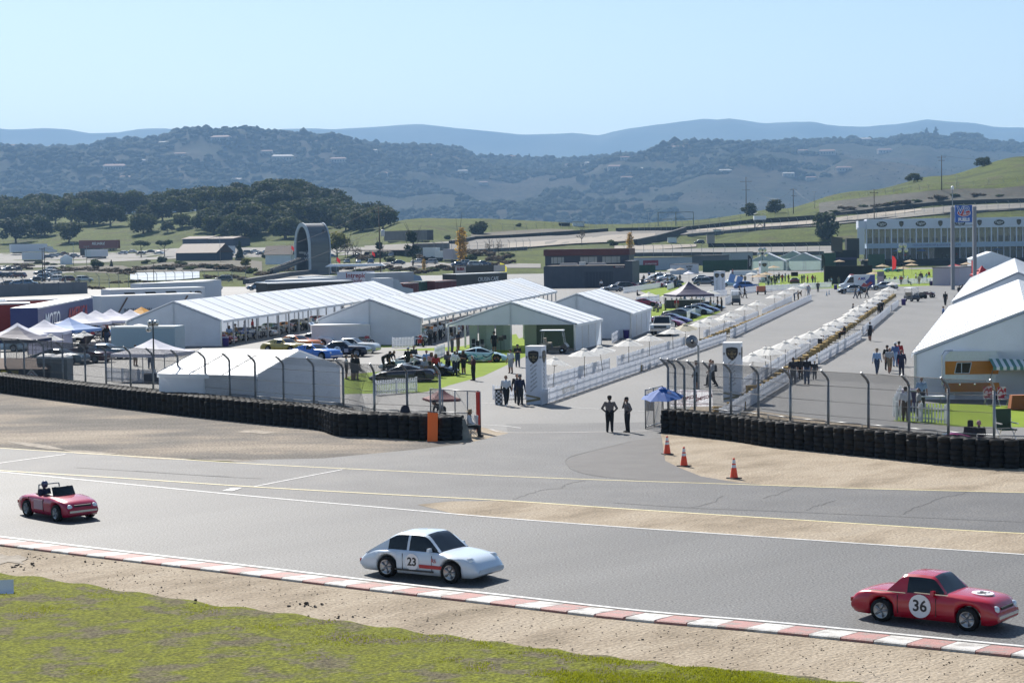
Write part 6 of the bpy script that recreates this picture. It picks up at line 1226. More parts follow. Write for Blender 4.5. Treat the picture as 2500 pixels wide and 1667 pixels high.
# flag stand
p = T(1855,560); t = thing('flag_stand','small white marshal stand on dark stilts beside the hillside track','stand',p,0)
for x in (-2.2,2.2):
    for y in (-1,1): MB().tube((x,y,-.5),(x,y,4.5),.18,n=4).obj('stilt', WOOD, t)
MB().tube((-2.2,-1,.5),(2.2,-1,4.2),.12,n=4).tube((2.2,-1,.5),(-2.2,-1,4.2),.12,n=4).obj('brace', WOOD, t); MB().box((0,0,5.2),(5.4,2.6,1.8)).obj('cabin', WHITE, t); MB().grid([[(-2.7+5.4*i/8,-1.4,6.9+.7*math.sin(math.pi*i/8)) for i in range(9)],[(-2.7+5.4*i/8,1.4,6.9+.7*math.sin(math.pi*i/8)) for i in range(9)]]).obj('canopy', mat('pale_green_canopy',(.45,.52,.48),.6), t)
for x in (-2.5,2.5): MB().tube((x,0,6),(x,0,7),.08).obj('canopy_post', STEEL, t)
for (x,y,w,h,l) in [(1412,553,3.5,2.2,'white marshal hut on the grassy berm'),(1378,552,3.4,1.4,'dark low hut on the grassy berm'),(1735,595,2,3.6,'beige portable cabin on the slope by the far track'),(1641,593,2.4,2.4,'small white marshal board by the tyre barrier point'),(1751,573,2.2,2.2,'small white board beside the hillside track')]:
    p = T(x,y,0); t = thing('marshal_hut',l,'hut',p,0); MB().box((0,0,h/2),(w*1.6,w,h)).obj('wall', (WHITE if 'white' in l else DARK if 'dark' in l else mat('beige_hut',(.35,.30,.27),.7)), t); MB().box((0,0,h+.1),(w*1.8,w*1.2,.2)).obj('roof', mat('grey_hut_roof',(.2,.2,.2),.8), t)
a = T(1650,552); t = thing('scoreboard_frame','empty dark scoreboard frame on the hillside','frame',a,0)
for x in (-9,0,9): MB().tube((x,0,0),(x,0,7),.25,n=4).obj('post', STEEL, t)
MB().tube((-9,0,7),(9,0,7),.2,n=4).tube((-9,0,3.5),(9,0,3.5),.15,n=4).obj('beam', STEEL, t)
# fuel sign
p = G(2353,707); u = Vector((1,0,0)); t = thing('fuel_sign','tall blue fuel sign with a red oval logo on two grey columns','sign',p,math.radians(2)); k = p.y/F
colh = P(2353,505,p.y).z; xw = 27*k
for s in (-1,1): MB().box((s*xw,0,colh/2),(8*k,8*k,colh)).obj('column', mat('grey_column',(.24,.245,.27),.5), t)
zc = P(2353,522,p.y).z; hw_, hh_ = 20.5*k, 21*k; MB().box((0,0,zc),(hw_*2,.5,hh_*2)).obj('sign_panel', mat('fuel_blue',(.015,.10,.42),.4), t); SB = mat('sign_white',(.75,.75,.77),.4)
def ell(w,h,z,m,y,nm): n=28; o = MB().add([(w*math.cos(2*math.pi*i/n),h*math.sin(2*math.pi*i/n),0) for i in range(n)],[tuple(range(n))]).obj(nm,m,t); o.matrix_local = face_M((0,-y,z),(1,0,0))
ell(hw_*.80,hh_*.46,zc+hh_*.12,SB,.27,'logo_ring'); ell(hw_*.74,hh_*.40,zc+hh_*.12,mat('logo_red',(.45,.02,.03),.4),.28,'logo_oval')
for (m,bo,y) in ((SB,.09,.30),(mat('fuel_blue'),.0,.32)): text('VP', hh_*1.25, m, t, face_M((-hw_*.10,-y,zc+hh_*.36),(1,0,0)), extr=.01, bold=bo)
text('Racing', hh_*.38, SB, t, face_M((hw_*.30,-.33,zc-hh_*.02),(1,0,.25),(-.25,0,1)), shear=.3, extr=.01); text('FUELS', hh_*.50, SB, t, face_M((0,-.27,zc-hh_*.70),(1,0,0)), extr=.02, bold=.05)
MB().tube((-xw,0,colh),(-xw,0,colh+3.2),.08).obj('mast', STEEL, t); MB().tube((-xw,-.3,zc-hh_-.5),(xw,-.3,zc-hh_-.5),.08).obj('cross_bar', STEEL, t); MB().lathe([(.01,.4),(.25,.2),(.2,-.3)],8,c=(-xw,0,colh+3.2)).obj('mast_lamp', WHITE, t)
# ================================================================== UMBRELLAS, CANOPIES, PROPS
CANV = translucent(mat('white_canvas',(.84,.83,.80),.8,var=.03,vs_=2), (.85,.84,.8), .45); TANC = translucent(mat('tan_canvas',(.50,.37,.24),.8,var=.05,vs_=2), (.5,.36,.22), .3)
BLUEC = translucent(mat('blue_canvas',(.02,.12,.45),.7), (.03,.2,.6), .35); REDC = translucent(mat('red_canvas',(.5,.02,.03),.7), (.6,.03,.03), .3); BLKC = mat('black_canvas',(.02,.02,.022),.8); PBLU = translucent(mat('dusty_blue_canvas',(.10,.18,.34),.8),(.1,.2,.4),.3)
UMBP = {}
def umb_proto(m, R=1.12, h=2.05, rise=.55, n=8):
    key = (m.name,R,h)
    if key in UMBP: return UMBP[key]
    U = Proto(); b = MB(); z0 = h-rise; ring = [(R*math.cos(2*math.pi*i/n),R*math.sin(2*math.pi*i/n)) for i in range(n)]
    for i in range(n):
        (ax_,ay),(bx,by) = ring[i],ring[(i+1)%n]; mx,my = (ax_+bx)/2*.985,(ay+by)/2*.985
        b.add([(0,0,h-.05),(ax_*.5,ay*.5,z0+rise*.50),(mx*.5,my*.5,z0+rise*.47),(bx*.5,by*.5,z0+rise*.50),(ax_,ay,z0),(mx,my,z0+.03),(bx,by,z0)],[(0,1,2),(0,2,3),(1,4,5,2),(2,5,6,3)])
    U.add('canopy', b, [m]); c = MB()
    for i in range(n): (ax_,ay),(bx,by) = ring[i],ring[(i+1)%n]; c.add([(0,0,h+.02),(ax_*.2,ay*.2,h-.075),(bx*.2,by*.2,h-.075)],[(0,1,2)])
    U.add('vent_cap', c, [m]); U.add('pole', MB().tube((0,0,0),(0,0,h+.06),.022,n=6), [mat('pole_grey',(.10,.085,.07),.5)]); s = MB()
    for (ax_,ay) in ring: s.tube((0,0,h-.08),(ax_*.97,ay*.97,z0+.0),.008,n=3); s.tube((0,0,z0-.1),(ax_*.5,ay*.5,z0+rise*.47),.007,n=3)
    U.add('ribs', s, [mat('rib_wood',(.22,.16,.10),.6)]); UMBP[key] = U; return U
def umbrella(label, px, py_top, m=CANV, R=1.22, h=2.05, tilt=(0,0), group=None, ground=None, name='market_umbrella'):
    p = ground if ground is not None else G(px,py_top,h); z = p.z-h if ground is None else p.z; t = umb_proto(m,R,h).spawn(name,label,'umbrella',(p.x,p.y,max(0,z)),random.random()*.7,group); t.rotation_euler = (tilt[0],tilt[1],random.random()*.8); return t
ORDN = ['first','second','third','fourth','fifth','sixth','seventh','eighth','ninth','tenth','eleventh','twelfth','thirteenth','fourteenth','fifteenth','sixteenth','seventeenth','eighteenth','nineteenth','twentieth']
LT = [(400,995),(685,918),(850,888),(1083,832),(1268,788),(1478,730),(1718,672),(1805,635),(1925,622),(2000,585),(2125,532),(2235,492)]
LT = [(1240+.2721*x,600+.2721*y) for x,y in LT] + [(1860+.2721*x,600+.2721*y) for x,y in [(112,432),(205,398),(288,360),(388,330)]]
for i,(x,y) in enumerate(LT):
    tl = (0,0)
    if i == 0: tl = (.0,.10)
    if i == 2: tl = (.04,-.14)
    if i == 8: tl = (.02,.15)
    umbrella('white market umbrella, %s from the gate along the left picket lane'%ORDN[i], x, y, tilt=tl, group='white umbrellas along the left lane')
p = G(1240+.2721*1600,600+.2721*900); t = umbrella('half-open cream umbrella with bare ribs between the white ones of the left lane', 0,0, m=translucent(mat('cream_canvas',(.6,.55,.42),.8),(.6,.55,.4),.3), ground=p, tilt=(.1,-.08))
RT = [(1838,861),(1868,846)]+[(1860+.2721*x,600+.2721*y) for x,y in [(85,905),(208,850),(303,810),(428,765),(530,735),(600,704),(655,660),(742,634),(772,612),(828,571),(880,533),(950,502),(992,466),(1052,440),(1085,400),(1140,365),(1182,318)]]
for i,(x,y) in enumerate(RT): umbrella('white market umbrella, %s from the gate along the right hay-bale lane'%ORDN[i], x, y, group='white umbrellas along the right lane', tilt=(random.uniform(-.04,.04),random.uniform(-.05,.05)))
for (x,y,l) in [(68,818,'left of the three cream umbrellas by the vintage cars'),(124,815,'middle of the three cream umbrellas by the vintage cars'),(205,808,'right of the three cream umbrellas by the vintage cars')]: umbrella(l,x,y,R=1.15,h=2.2,group='cream umbrellas by the vintage cars')
for (x,y,l,m) in [(1584,713,'white umbrella at the cafe tables, leftmost of four',CANV),(1638,713,'white umbrella at the cafe tables, second from the left',CANV),(1684,706,'white umbrella at the cafe tables under the dark canopy',CANV),(1735,708,'white umbrella at the cafe tables, rightmost',CANV),(1682,662,'pale silver parasol above the classic racers',mat('pale_parasol',(.6,.6,.66),.6)),(1640,655,'white parasol at the souvenir shop',CANV),(1661,653,'tan parasol at the souvenir shop',TANC),(1835,664,'white parasol beside the far emblem column on the walkway',CANV)]: umbrella(l,x,y,m,R=1.35,h=2.4)
tan = [(1855,652),(1889,648),(1852,669),(1870,664),(2049,634),(2050,650),(2036,657),(2118,631),(2122,654),(2135,662),(2154,645),(2221,634),(2226,642),(2206,650),(2360,640)]
for i,(x,y) in enumerate(tan): umbrella('tan market umbrella on the lawn, %s of the tan ones from the left'%ORDN[i], x, y, TANC, R=1.7, h=2.7, group='tan umbrellas on the lawn')
umbrella('red umbrella on the lawn next to the fuel sign column',2330,644,REDC,R=1.7,h=2.6)
pav = bpy.data.objects['hospitality_pavilion']
for (x,l) in [(2191,'dusty blue umbrella on the pavilion deck, leftmost'),(2251,'dusty blue umbrella on the pavilion deck, second from the left'),(2434,'dusty blue umbrella on the pavilion deck, third from the left'),(2487,'dusty blue umbrella on the pavilion deck, rightmost')]:
    g = P(x,636,pav.location.y-3); umbrella(l,0,0,PBLU,R=1.7,h=2.9,ground=Vector((g.x,g.y,zd)))
for (x,y,l) in [(272,736,'small black umbrella with white print by the lettered transporter, left'),(313,735,'black umbrella with white print by the lettered transporter, right')]: umbrella(l,x,y,BLKC,R=1.9,h=2.7)
p = G(1622,1048); t = umbrella('bright blue parasol shading the marshal post at the right gate',0,0,BLUEC,R=1.12,h=2.2,ground=p,tilt=(.12,-.06)); 
MB().lathe([(.001,0),(.12,0)],12).obj('printed_disc', mat('navy_print',(.01,.04,.18),.6), t, loc=(0.25,-.5,1.985)).rotation_euler = (-.36*0+.38,.18,0)
# pop-up canopies
def popup(label, px, py_top, m, w=3., h=2.15, rise=.95, rz=0., ground=None, val=.25, walls=None):
    p = ground if ground is not None else G(px,py_top,h+rise); t = thing('popup_canopy',label,'canopy',(p.x,p.y,0),rz); a = w/2; b = MB(); N = 4
    for s in range(4):
        c,d = [(-a,-a),(a,-a),(a,a),(-a,a)][s],[(-a,-a),(a,-a),(a,a),(-a,a)][(s+1)%4]; rows = []
        for j in range(5):
            k = j/4; sag = -.16*math.sin(math.pi*k)*rise; rows.append([(c[0]*(1-k)+ (d[0]-c[0])*(1-k)*q/4, c[1]*(1-k)+(d[1]-c[1])*(1-k)*q/4, h+rise*k+sag*(1-.3*math.sin(math.pi*q/4))) for q in range(5)])
        b.grid(rows); b.add([(c[0],c[1],h),(d[0],d[1],h),(d[0],d[1],h-val),(c[0],c[1],h-val)],[(3,2,1,0)])
    b.obj('canopy', m, t)
    for x in (-a+.05,a-.05):
        for y in (-a+.05,a-.05): MB().box((x,y,h/2),(.05,.05,h)).obj('leg', STEEL, t)
    if walls: MB().box((0,a-.03,h/2),(w-.1,.03,h-.1)).obj('wall', walls, t)
    return t
PW = translucent(mat('popup_white',(.72,.72,.80),.7,var=.04), (.7,.7,.82), .35)
popup('white pop-up canopy behind the small front tent, in front of the tent container',373,826,PW,4.4,2.0,1.0,-.35)
for (x,y,l,m) in [(200,761,'white pop-up canopy left of three in the row before the navy transporter',PW),(233,757,'white pop-up canopy in the middle of the row before the navy transporter',PW),(270,754,'white pop-up canopy right of three beside the orange one',PW),(168,775,'pale blue pop-up canopy in front of the white row',translucent(mat('popup_blue',(.25,.38,.65),.7),(.2,.35,.7),.3)),(108,780,'white pop-up canopy with white side walls left of the pale blue one',PW),(42,788,'small white pop-up canopy at the left edge',PW),(43,796,'small dark blue pop-up canopy in front of the white one at the left edge',translucent(mat('popup_navy',(.03,.035,.09),.7),(.03,.04,.1),.2)),(345,749,'orange-yellow pop-up canopy between the white transporter and the long tent',translucent(mat('popup_orange',(.7,.35,.03),.7),(.8,.4,.03),.4)),(318,755,'cream pop-up canopy beside the orange-yellow one',PW),(252,728,'blue pop-up canopy behind the navy transporter',translucent(mat('popup_royal',(.03,.07,.32),.7),(.03,.08,.4),.3))]:
    popup(l,x,y,m,4.2,2.2,1.05,random.uniform(-.4,.1),walls=PW if 'side walls' in l else None)
popup('deep purple square canopy over the cafe tables',1681,687,translucent(mat('popup_purple',(.045,.04,.10),.6),(.05,.045,.12),.2),5.0,2.5,1.6,.25); popup('bright red peaked canopy beside the kitchen trailer',2397,648,REDC,3.2,2.2,1.6,.2); popup('faded pink-red canopy lying low behind the left gate',0,0,translucent(mat('popup_faded_red',(.30,.12,.125),.7),(.35,.15,.15),.3),1.9,.15,.62,.3,ground=G(1078,978),val=.1)
# hay bales
HAY = mat('hay', stops=[(.3,(.30,.21,.09)),(.6,(.46,.34,.16)),(.75,(.52,.40,.2))], scale=9., detail=8, rough=.95, spec=.1, stretch=(1,5,5), bump=1., bs=30)
hb = MB().box((0,0,.22),(1.0,.46,.44)); bm_ = hb.mesh('hay_bale', HAY)
bmm = bmesh.new(); bmm.from_mesh(bm_); bmesh.ops.subdivide_edges(bmm, edges=bmm.edges[:], cuts=2, use_grid_fill=True)
for v in bmm.verts: v.co += Vector((random.uniform(-.02,.02),random.uniform(-.02,.02),random.uniform(-.015,.015)*(v.co.z>.05)))
bmm.to_mesh(bm_); bmm.free()
def nth(i):
    tens = ['','','twenty','thirty','forty','fifty']; i += 1
    if i <= 20: return ORDN[i-1]
    return tens[i//10]+'-'+ORDN[i%10-1] if i%10 else {30:'thirtieth',40:'fortieth',50:'fiftieth'}[i]
def bales(p, q, n, where, grp, start=0):
    a,b = G(*p),G(*q); rz = math.atan2((b-a).y,(b-a).x)
    for i in range(n):
        k = i/(n-1); s = a+(b-a)*k; o = ob('hay_bale', bm_, None, s, rz+random.uniform(-.15,.15)+math.pi/2*0); o.scale = (1.05,1,1+random.uniform(-.05,.08)); tag(o, '%s hay bale from the gate in the %s umbrella lane'%(nth(i),where), 'hay bale', grp)
bales((1790,1006),(2183,725),58,'right','hay bales in the right lane'); bales((1560,905),(1955,738),50,'left','hay bales in the left lane')
for (x,y,l) in [(1764,1012,'single hay bale at the foot of the right emblem column'),(1842,958,'hay bale set crosswise at the near end of the right lane'),(1798,1000,'hay bale beside the right emblem column, against the fence')]: o = ob('hay_bale',bm_,None,G(x,y),.1); tag(o,l,'hay bale')
# traffic cones
CONE = Proto(); CONE.add('base', MB().box((0,0,.02),(.40,.40,.045)), [mat('cone_base',(.03,.03,.03),.8)]); OR = mat('cone_orange',(.85,.075,.02),.5); CONE.add('cone', MB().lathe([(.145,.045),(.14,.06),(.042,.70),(.035,.74),(.001,.745)],18), [OR], smooth=True)
for z0,z1 in ((.40,.50),(.55,.68)): r0 = .14-(z0-.06)/.64*.098+.004; r1 = .14-(z1-.06)/.64*.098+.004; CONE.add('reflective_band', MB().lathe([(r0,z0),(r1,z1)],18), [mat('cone_white',(.75,.75,.76),.4)], smooth=True)
for (x,y,l) in [(1629,1109,'traffic cone nearest the tyre wall corner, first of three'),(1670,1138,'traffic cone on the asphalt edge, middle of three'),(1792,1168,'traffic cone farthest right, alone on the sand edge')]: CONE.spawn('traffic_cone',l,'traffic cone',G(x,y),random.random(),'orange traffic cones at the gate',1.12)
for (x,y,l) in [(2018,722,'white cone left of two in front of the police car'),(2024,719,'white cone right of two in front of the police car')]: CONE.spawn('traffic_cone',l,'traffic cone',G(x,y),0,'white cones by the police car',1.,{'cone':[WHITE]})
# poles
def pole(label, px, py_base, py_top, r=.16, arms=(), lean=0., m=WOOD, name='utility_pole', extras=None, at=None):
    p = at or T(px,py_base); h = P(px,py_top,p.y).z-p.z; t = thing(name,label,'pole',p); MB().tube((0,0,-.3),(lean*h,0,h),r,r*.65,n=8).obj('shaft', m, t, True)
    for (f,w) in arms: MB().box((lean*h*f,0,h*f),(w,.14,.16)).obj('cross_arm', m, t); [MB().lathe([(.05,0),(.09,.12),(.03,.25)],6,c=(lean*h*f+s*w*.46,0,h*f+.08)).obj('insulator', mat('insulator',(.2,.2,.22),.3), t) for s in (-1,1)]
    if extras: extras(t,h)
    return p+Vector((lean*h,0,h))
def transformer(t,h): MB().lathe([(.01,0),(.42,.02),(.45,.1),(.45,1.3),(.3,1.45),(.01,1.5)],14,c=(.62,-.1,h*.62)).obj('transformer', mat('transformer_grey',(.5,.52,.54),.5), t, True)
tp = {}
tp['c'] = pole('tall utility pole with a pale transformer between the arched footbridge and the pine',930,694,505,.17,((.93,1.6),),-.012,WOOD,'utility_pole',transformer); tp['r1'] = pole('wooden utility pole in front of the glass pavilion',2135,640,462,.2,((.95,2.8),)); tp['r2'] = pole('wooden utility pole high on the grassy hillside',2299,466,380,.25,((.95,4.),(.86,3.))); tp['r3'] = pole('wooden utility pole beside the hilltop oak clump, left of the conifer',1937,522,460,.22,((.95,3.5),(.7,2.))); tp['r4'] = pole('wooden pole with braced cross arms behind the far track',1822,527,432,.25,((.88,6.),(.66,4.)))
tp['l1'] = pole('left pole of the twin poles in the near-left car park',105,690,606,.14,((.97,1.5),)); tp['l2'] = pole('right pole of the twin poles in the near-left car park',110,690,604,.14,()); pole('thin pole beside the tiny gabled tent',180,650,592,.1,((.98,2.5),),m=STEEL); pole('thin pole beside the roadside shrubs',212,652,601,.1,((.98,2.),),m=STEEL); pole('thin lamp pole right of the dark barn',538,640,578,.1,((.98,2.8),),m=STEEL)
pole('pole beside the pond reeds',376,700,640,.1,((.97,1.),)); pole('slender lamp mast on the hillside behind the fuel sign',2336,462,428,.12,((.98,3.),),m=STEEL); pole('lamp mast on the grassy crest left of the hillside pole',1988,508,468,.12,((.98,2.),),m=STEEL); pole('thin mast in the gap between the berms',1584,560,519,.12,((.98,3.),),m=STEEL)
def wire(label,a,b,sag,r=.03):
    w = thing('power_line',label,'cable',a); pts = []
    for i in range(17): k = i/16; q = a+(b-a)*k; pts.append(q-a-Vector((0,0,sag*4*k*(1-k)))); 
    MB().path(pts,r,4).obj('cable', mat('cable',(.05,.05,.055),.5), w)
far_r = P(2800,345,900); wire('power line from the pavilion pole up to the hillside pole',tp['r1'],tp['r2'],6); wire('power line running off the hillside pole to the right',tp['r2'],far_r,5); wire('power line from the pavilion pole to the pole by the oak clump',tp['r1'],tp['r3'],7); wire('power line between the far poles behind the hillside track',tp['r3'],tp['r4'],8); wire('long power line from the tall pole towards the twin poles',tp['c'],tp['l2'],9); wire('lower long power line from the tall pole to the pond pole',tp['c']-Vector((0,0,5)),tp['l1']-Vector((0,0,4)),9)
# floodlight masts
FL = mat('flood_lens',(.6,.6,.55),.15,.3)
def flood(label, px, py_base, py_top, n=4, big=1., at=None):
    p = at or G(px,py_base); h = P(px,py_top,p.y).z; t = thing('light_tower',label,'light tower',(p.x,p.y,0)); MB().tube((0,0,0),(0,0,h),.07,.045,n=6).obj('mast', BLACK, t); MB().box((0,0,.4),(1.3,.9,.6)).obj('generator', mat('gen_dark',(.03,.03,.05),.6), t); MB().box((0,0,h-.35),(1.3*big,.07,.07)).obj('cross_arm', BLACK, t)
    for k in range(n):
        s = (-1,1)[k%2]; z = h-.15-(k//2)*.75*big; x = s*(.32+.2*(k//2))*big; MB().lathe([(.06,-.22),(.14,-.16),(.34*big,.06),(.36*big,.10),(.01,.12)],12,c=(x,-.05,z),axis='Y').obj('lamp_head', FL, t, True).rotation_euler = (0,0,0)
flood('mobile floodlight tower beside the small front tent, in front of the container',377,935,783,3,.6); flood('floodlight tower with four white lamps at the lawn tents',1862,690,608,4,1.3); flood('floodlight tower on the lawn before the pavilion',2205,692,598,4,1.2); flood('floodlight mast with a pair of lamps behind the white transporter',531,735,688,4,1.1)
p = G(1706,953); h = 3.15; t = thing('round_lamp','big round grey lamp reflector on a pole, seen from behind at the gate','lamp',p); MB().tube((0,0,0),(0,0,h-.3),.065,n=8).obj('pole', STEEL, t); o = MB().lathe([(.40,0),(.415,.02),(.40,.04),(.15,.12),(.10,.20),(.09,.34),(.001,.36)],24,axis='Y').obj('reflector', mat('reflector_grey',(.22,.23,.25),.4,.5), t, True, loc=(-.42,0,h-.05)); o.rotation_euler = (0,0,math.pi+.2); MB().lathe([(.10,0),(.12,.1),(.05,.16)],12,axis='Y').obj('lamp_housing', BLACK, t, True, loc=(-.40,-.42,h-.05)).rotation_euler = (0,0,math.pi); MB().tube((0,0,h-.35),(-.35,0,h-.05),.04).obj('bracket', STEEL, t)
# feather flags
def feather(label,px,py_base,py_top,m,w=.7,txt=None):
    p = G(px,py_base); h = P(px,py_top,p.y).z; t = thing('feather_flag',label,'flag',(p.x,p.y,0)); MB().tube((0,0,0),(0,0,h),.03,n=5).obj('pole', STEEL, t); MB().add([(0,0,h),(w*.6,0,h*.93),(w,.02,h*.75),(w*.9,.03,h*.35),(0,0,h*.25)],[(0,1,2,3,4)]).obj('banner', m, t)
    if txt: text(txt,.5,WHITE,t,face_M((w*.5,-.02,h*.6),(0,0,1),(-1,0,0)),extr=.004)
feather('black feather flag left of the teal tents',1826,668,622,BLKC,1.1,'NOMAD'); feather('black feather flag right of the teal tents',2006,668,620,BLKC,.9); feather('red feather flag on the lawn beside the turquoise car',2178,672,624,REDC,1.0); feather('yellow feather flag behind the middle long tent',1221,690,641,translucent(mat('yellow_flag',(.55,.5,.05),.7),(.6,.55,.1),.4),1.6); feather('red feather flag in front of the kitchen trailer',2372,700,634,REDC,.5)
for (x,y0,y1,l) in [(822,670,626,'red flag on a thin pole beside the arched footbridge'),(908,640,612,'striped flag on a thin pole by the long canopy'),(712,660,598,'striped flag hanging on the arched footbridge ramp')]:
    p = T(x,y0); h = P(x,y1,p.y).z-p.z; t = thing('flag_pole',l,'flag',p); MB().tube((0,0,0),(0,0,h),.07,n=5).obj('pole', STEEL, t); MB().grid([[(.1+.25*i,.12*math.sin(i*1.3),h-.2-1.2*j-.2*i) for i in range(5)] for j in range(2)]).obj('cloth', REDC, t)
# bins, drums, boards
BIN = Proto(); BIN.add('bin', MB().lathe([(.24,0),(.30,.05),(.33,.85),(.35,.9),(.28,.9),(.01,.7)],12), [mat('purple_bin',(.045,.02,.17),.5)], smooth=True); BIN.add('liner', MB().lathe([(.345,.84),(.36,.93),(.30,.95)],12), [mat('bin_liner',(.5,.48,.6),.5)])
for (x,y,l) in [(551,845,'purple bin at the corner of the left long tent'),(1529,826,'purple bin beside the low picket gate panel'),(2040,707,'purple bin beside the ambulance front'),(2273,697,'purple bin at the right lawn fence'),(1973,708,'purple bin behind the last left-lane umbrella'),(2222,1004,'tall purple bin in front of the camper fence'),(2206,745,'dark purple bin at the end of the right lane')]: BIN.spawn('waste_bin',l,'bin',G(x,y),0,None,1.3 if 'tall' in l else .95)
p = G(1218,988); t = thing('chequered_drum','drum wrapped in a black and white chequered flag beside the walking men','drum',p); MB().lathe([(.23,0),(.23,.88)],20).obj('drum', mat('drum_white',(.7,.7,.72),.6), t, True); MB().lathe([(.24,.86),(.25,.95),(.2,.96),(.01,.9)],20).obj('lid', BLACK, t, True)
for j in range(7):
    for i in range(10):
        if (i+j)%2 == 0: a0,a1 = 2*math.pi*i/10,2*math.pi*(i+1)/10; am = (a0+a1)/2; f = lambda a,z: (.233*math.cos(a),.233*math.sin(a),z); MB().add([f(a0,.12*j+.02),f(am,.12*j+.02),f(a1,.12*j+.02),f(a1,.12*j+.14),f(am,.12*j+.14),f(a0,.12*j+.14)],[(0,1,4,5),(1,2,3,4)]).obj('chequer_square', BK_, t)
# banners on the fence at the gate
SIMP = mat('banner_red',(.30,.02,.04),.5)
for (x,rot,l) in [(1654,-.6,'left of three white banners with red lettering on the gate fence'),(1680,-.35,'middle of three white banners with red lettering on the gate fence'),(1716,-.12,'right of three white banners with dark red lettering on the gate fence')]:
    p = G(x,1040); t = thing('fence_banner',l,'banner',(p.x,p.y-.5,.33),rot); w = .9; MB().grid([[(-w/2+w*i/8,.03*math.sin(i*1.7+j),.72+.88*j/4-.04*math.sin(math.pi*i/8)*(j==4)) for i in range(9)] for j in range(5)]).obj('cloth', translucent(mat('banner_cloth',(.75,.75,.78),.7),(.8,.8,.85),.6), t); text('SIMPSON', .235, SIMP, t, face_M((0,-.05,1.16),(1,0,.25),(-.25,0,1)), shear=.15, extr=.004, bold=.008, sx=.95)
    for z in (.84,1.50): MB().box((0,-.045,z),(w*.88,.01,.03)).obj('stripe', SIMP, t)
# orange camper with awning
p = G(2305,978); q = G(2520,985); u,n,L,rz = frame(p,q); rz = math.radians(-4); t = thing('camper_trailer','orange and white vintage camper trailer with a striped awning in front of the big tent','camper',p,rz); CL = 7.5; CH = 2.85; OG = mat('camper_orange',(.46,.16,.012),.4,var=.06); CW = mat('camper_white',(.62,.66,.70),.4,var=.05)
MB().extr([(0,.45),(CL,.45),(CL,CH),(.35,CH),(.08,CH-.25),(0,CH-.6)],0,2.3).obj('body', CW, t)
for z0,z1 in ((.5,1.02),(1.52,2.28)): MB().box((CL/2+.02,-.012,(z0+z1)/2),(CL-.1,.03,z1-z0)).obj('orange_band', OG, t)
o = MB().add([(.62,-.03,1.60),(1.42,-.03,1.60),(1.55,-.03,2.18),(.75,-.03,2.18)],[(0,1,2,3)]).obj('window', GLASS, t); fr = MB()
for a,b in (((.60,1.58),(1.43,1.58)),((1.43,1.58),(1.57,2.20)),((1.57,2.20),(.74,2.20)),((.74,2.20),(.60,1.58)),((1.0,1.6),(1.0,2.18))): fr.tube((a[0],-.04,a[1]),(b[0],-.04,b[1]),.022,n=4)
fr.obj('window_frame', CW, o); MB().box((1.9,1.1,CH+.12),(1.1,.7,.22),taper=.8).obj('roof_vent', CW, t); MB().path([(.02,-.05,.7),(-.12,-.05,.9),(-.12,-.05,CH-.2),(.05,-.05,CH+.05),(.5,-.05,CH+.06)],.025,6).obj('ladder_rail', CHROME, t)
MB().box((.0,-.02,.9),(.05,.12,.12)).obj('tail_light', mat('red_light_lens'), t)
for x in (.9,1.75): MB().lathe([(.01,-.03),(.06,-.025),(.07,0)],10,axis='Y',c=(x,-.02,.93)).obj('side_lamp', CHROME, t)
MB().lathe([(.1,-.1),(.33,-.1),(.35,0),(.33,.1),(.1,.1)],14,axis='Y').obj('wheel', RUBBER, t, True, loc=(2.9,.1,.35)); MB().box((.4,.3,.3),(.5,.3,.5)).obj('battery_box', CW, t)
aw = thing('striped_awning','green and white striped awning over the camper side','awning',p,rz)
for k in range(26):
    x0 = 2.55+k*.19; m_ = mat('awning_white',(.75,.76,.75),.7) if k%2 else mat('awning_green',(.10,.24,.20),.7); MB().grid([[(x0,-.02,2.40),(x0+.19,-.02,2.40)],[(x0,-1.5,2.02),(x0+.19,-1.5,2.02)],[(x0,-1.52,1.84),(x0+.19,-1.52,1.84)]]).obj('awning_stripe', m_, aw)
for x in (2.6,7.4): MB().tube((x,-.03,1.2),(x,-1.5,2.0),.02).obj('awning_arm', STEEL, aw)
# folding chairs, tables
def lawn_chair(label,px,py,rz,m,name='folding_chair',sc=1.):
    t = thing(name,label,'chair',G(px,py),rz,None,sc); MB().box((0,.0,.42),(.5,.5,.03)).obj('seat', m, t); b = MB().box((0,.28,.75),(.5,.03,.62)).obj('backrest', m, t)
    for s in (-1,1):
        MB().tube((s*.25,-.28,0),(s*.25,.25,.45),.014).obj('leg', ALU, t); MB().tube((s*.25,.30,0),(s*.25,-.2,.45),.014).obj('leg', ALU, t); MB().tube((s*.25,.25,.4),(s*.25,.30,1.06),.014).obj('back_frame', ALU, t); MB().box((s*.27,0,.62),(.05,.5,.03)).obj('armrest', ALU, t)
    return t
PLAID = mat('red_checked_webbing', stops=[(.45,(.40,.03,.05)),(.55,(.6,.55,.6))], scale=9., detail=0, rough=.8); lawn_chair('red checked folding lawn chair in front of the camper, left of two',2416,990,.2,PLAID); lawn_chair('red checked folding lawn chair in front of the camper, right of two',2450,992,.1,PLAID); lawn_chair('white folding chair of the seated person at the left gate',1150,1066,-1.2,mat('white_chair',(.7,.7,.72),.5)); lawn_chair('big dark green chair back behind the right tyre wall',2458,1080,.15,mat('dark_green_plastic',(.015,.05,.025),.6),'garden_chair',1.45)
t = thing('folding_table','white folding table beside the purple bin before the camper','table',G(2270,1000),0); MB().box((0,0,.74),(1.6,.7,.04)).obj('table_top', WHITE, t); [MB().tube((x,0,0),(x,0,.73),.02).obj('leg', STEEL, t) for x in (-.6,.6)]
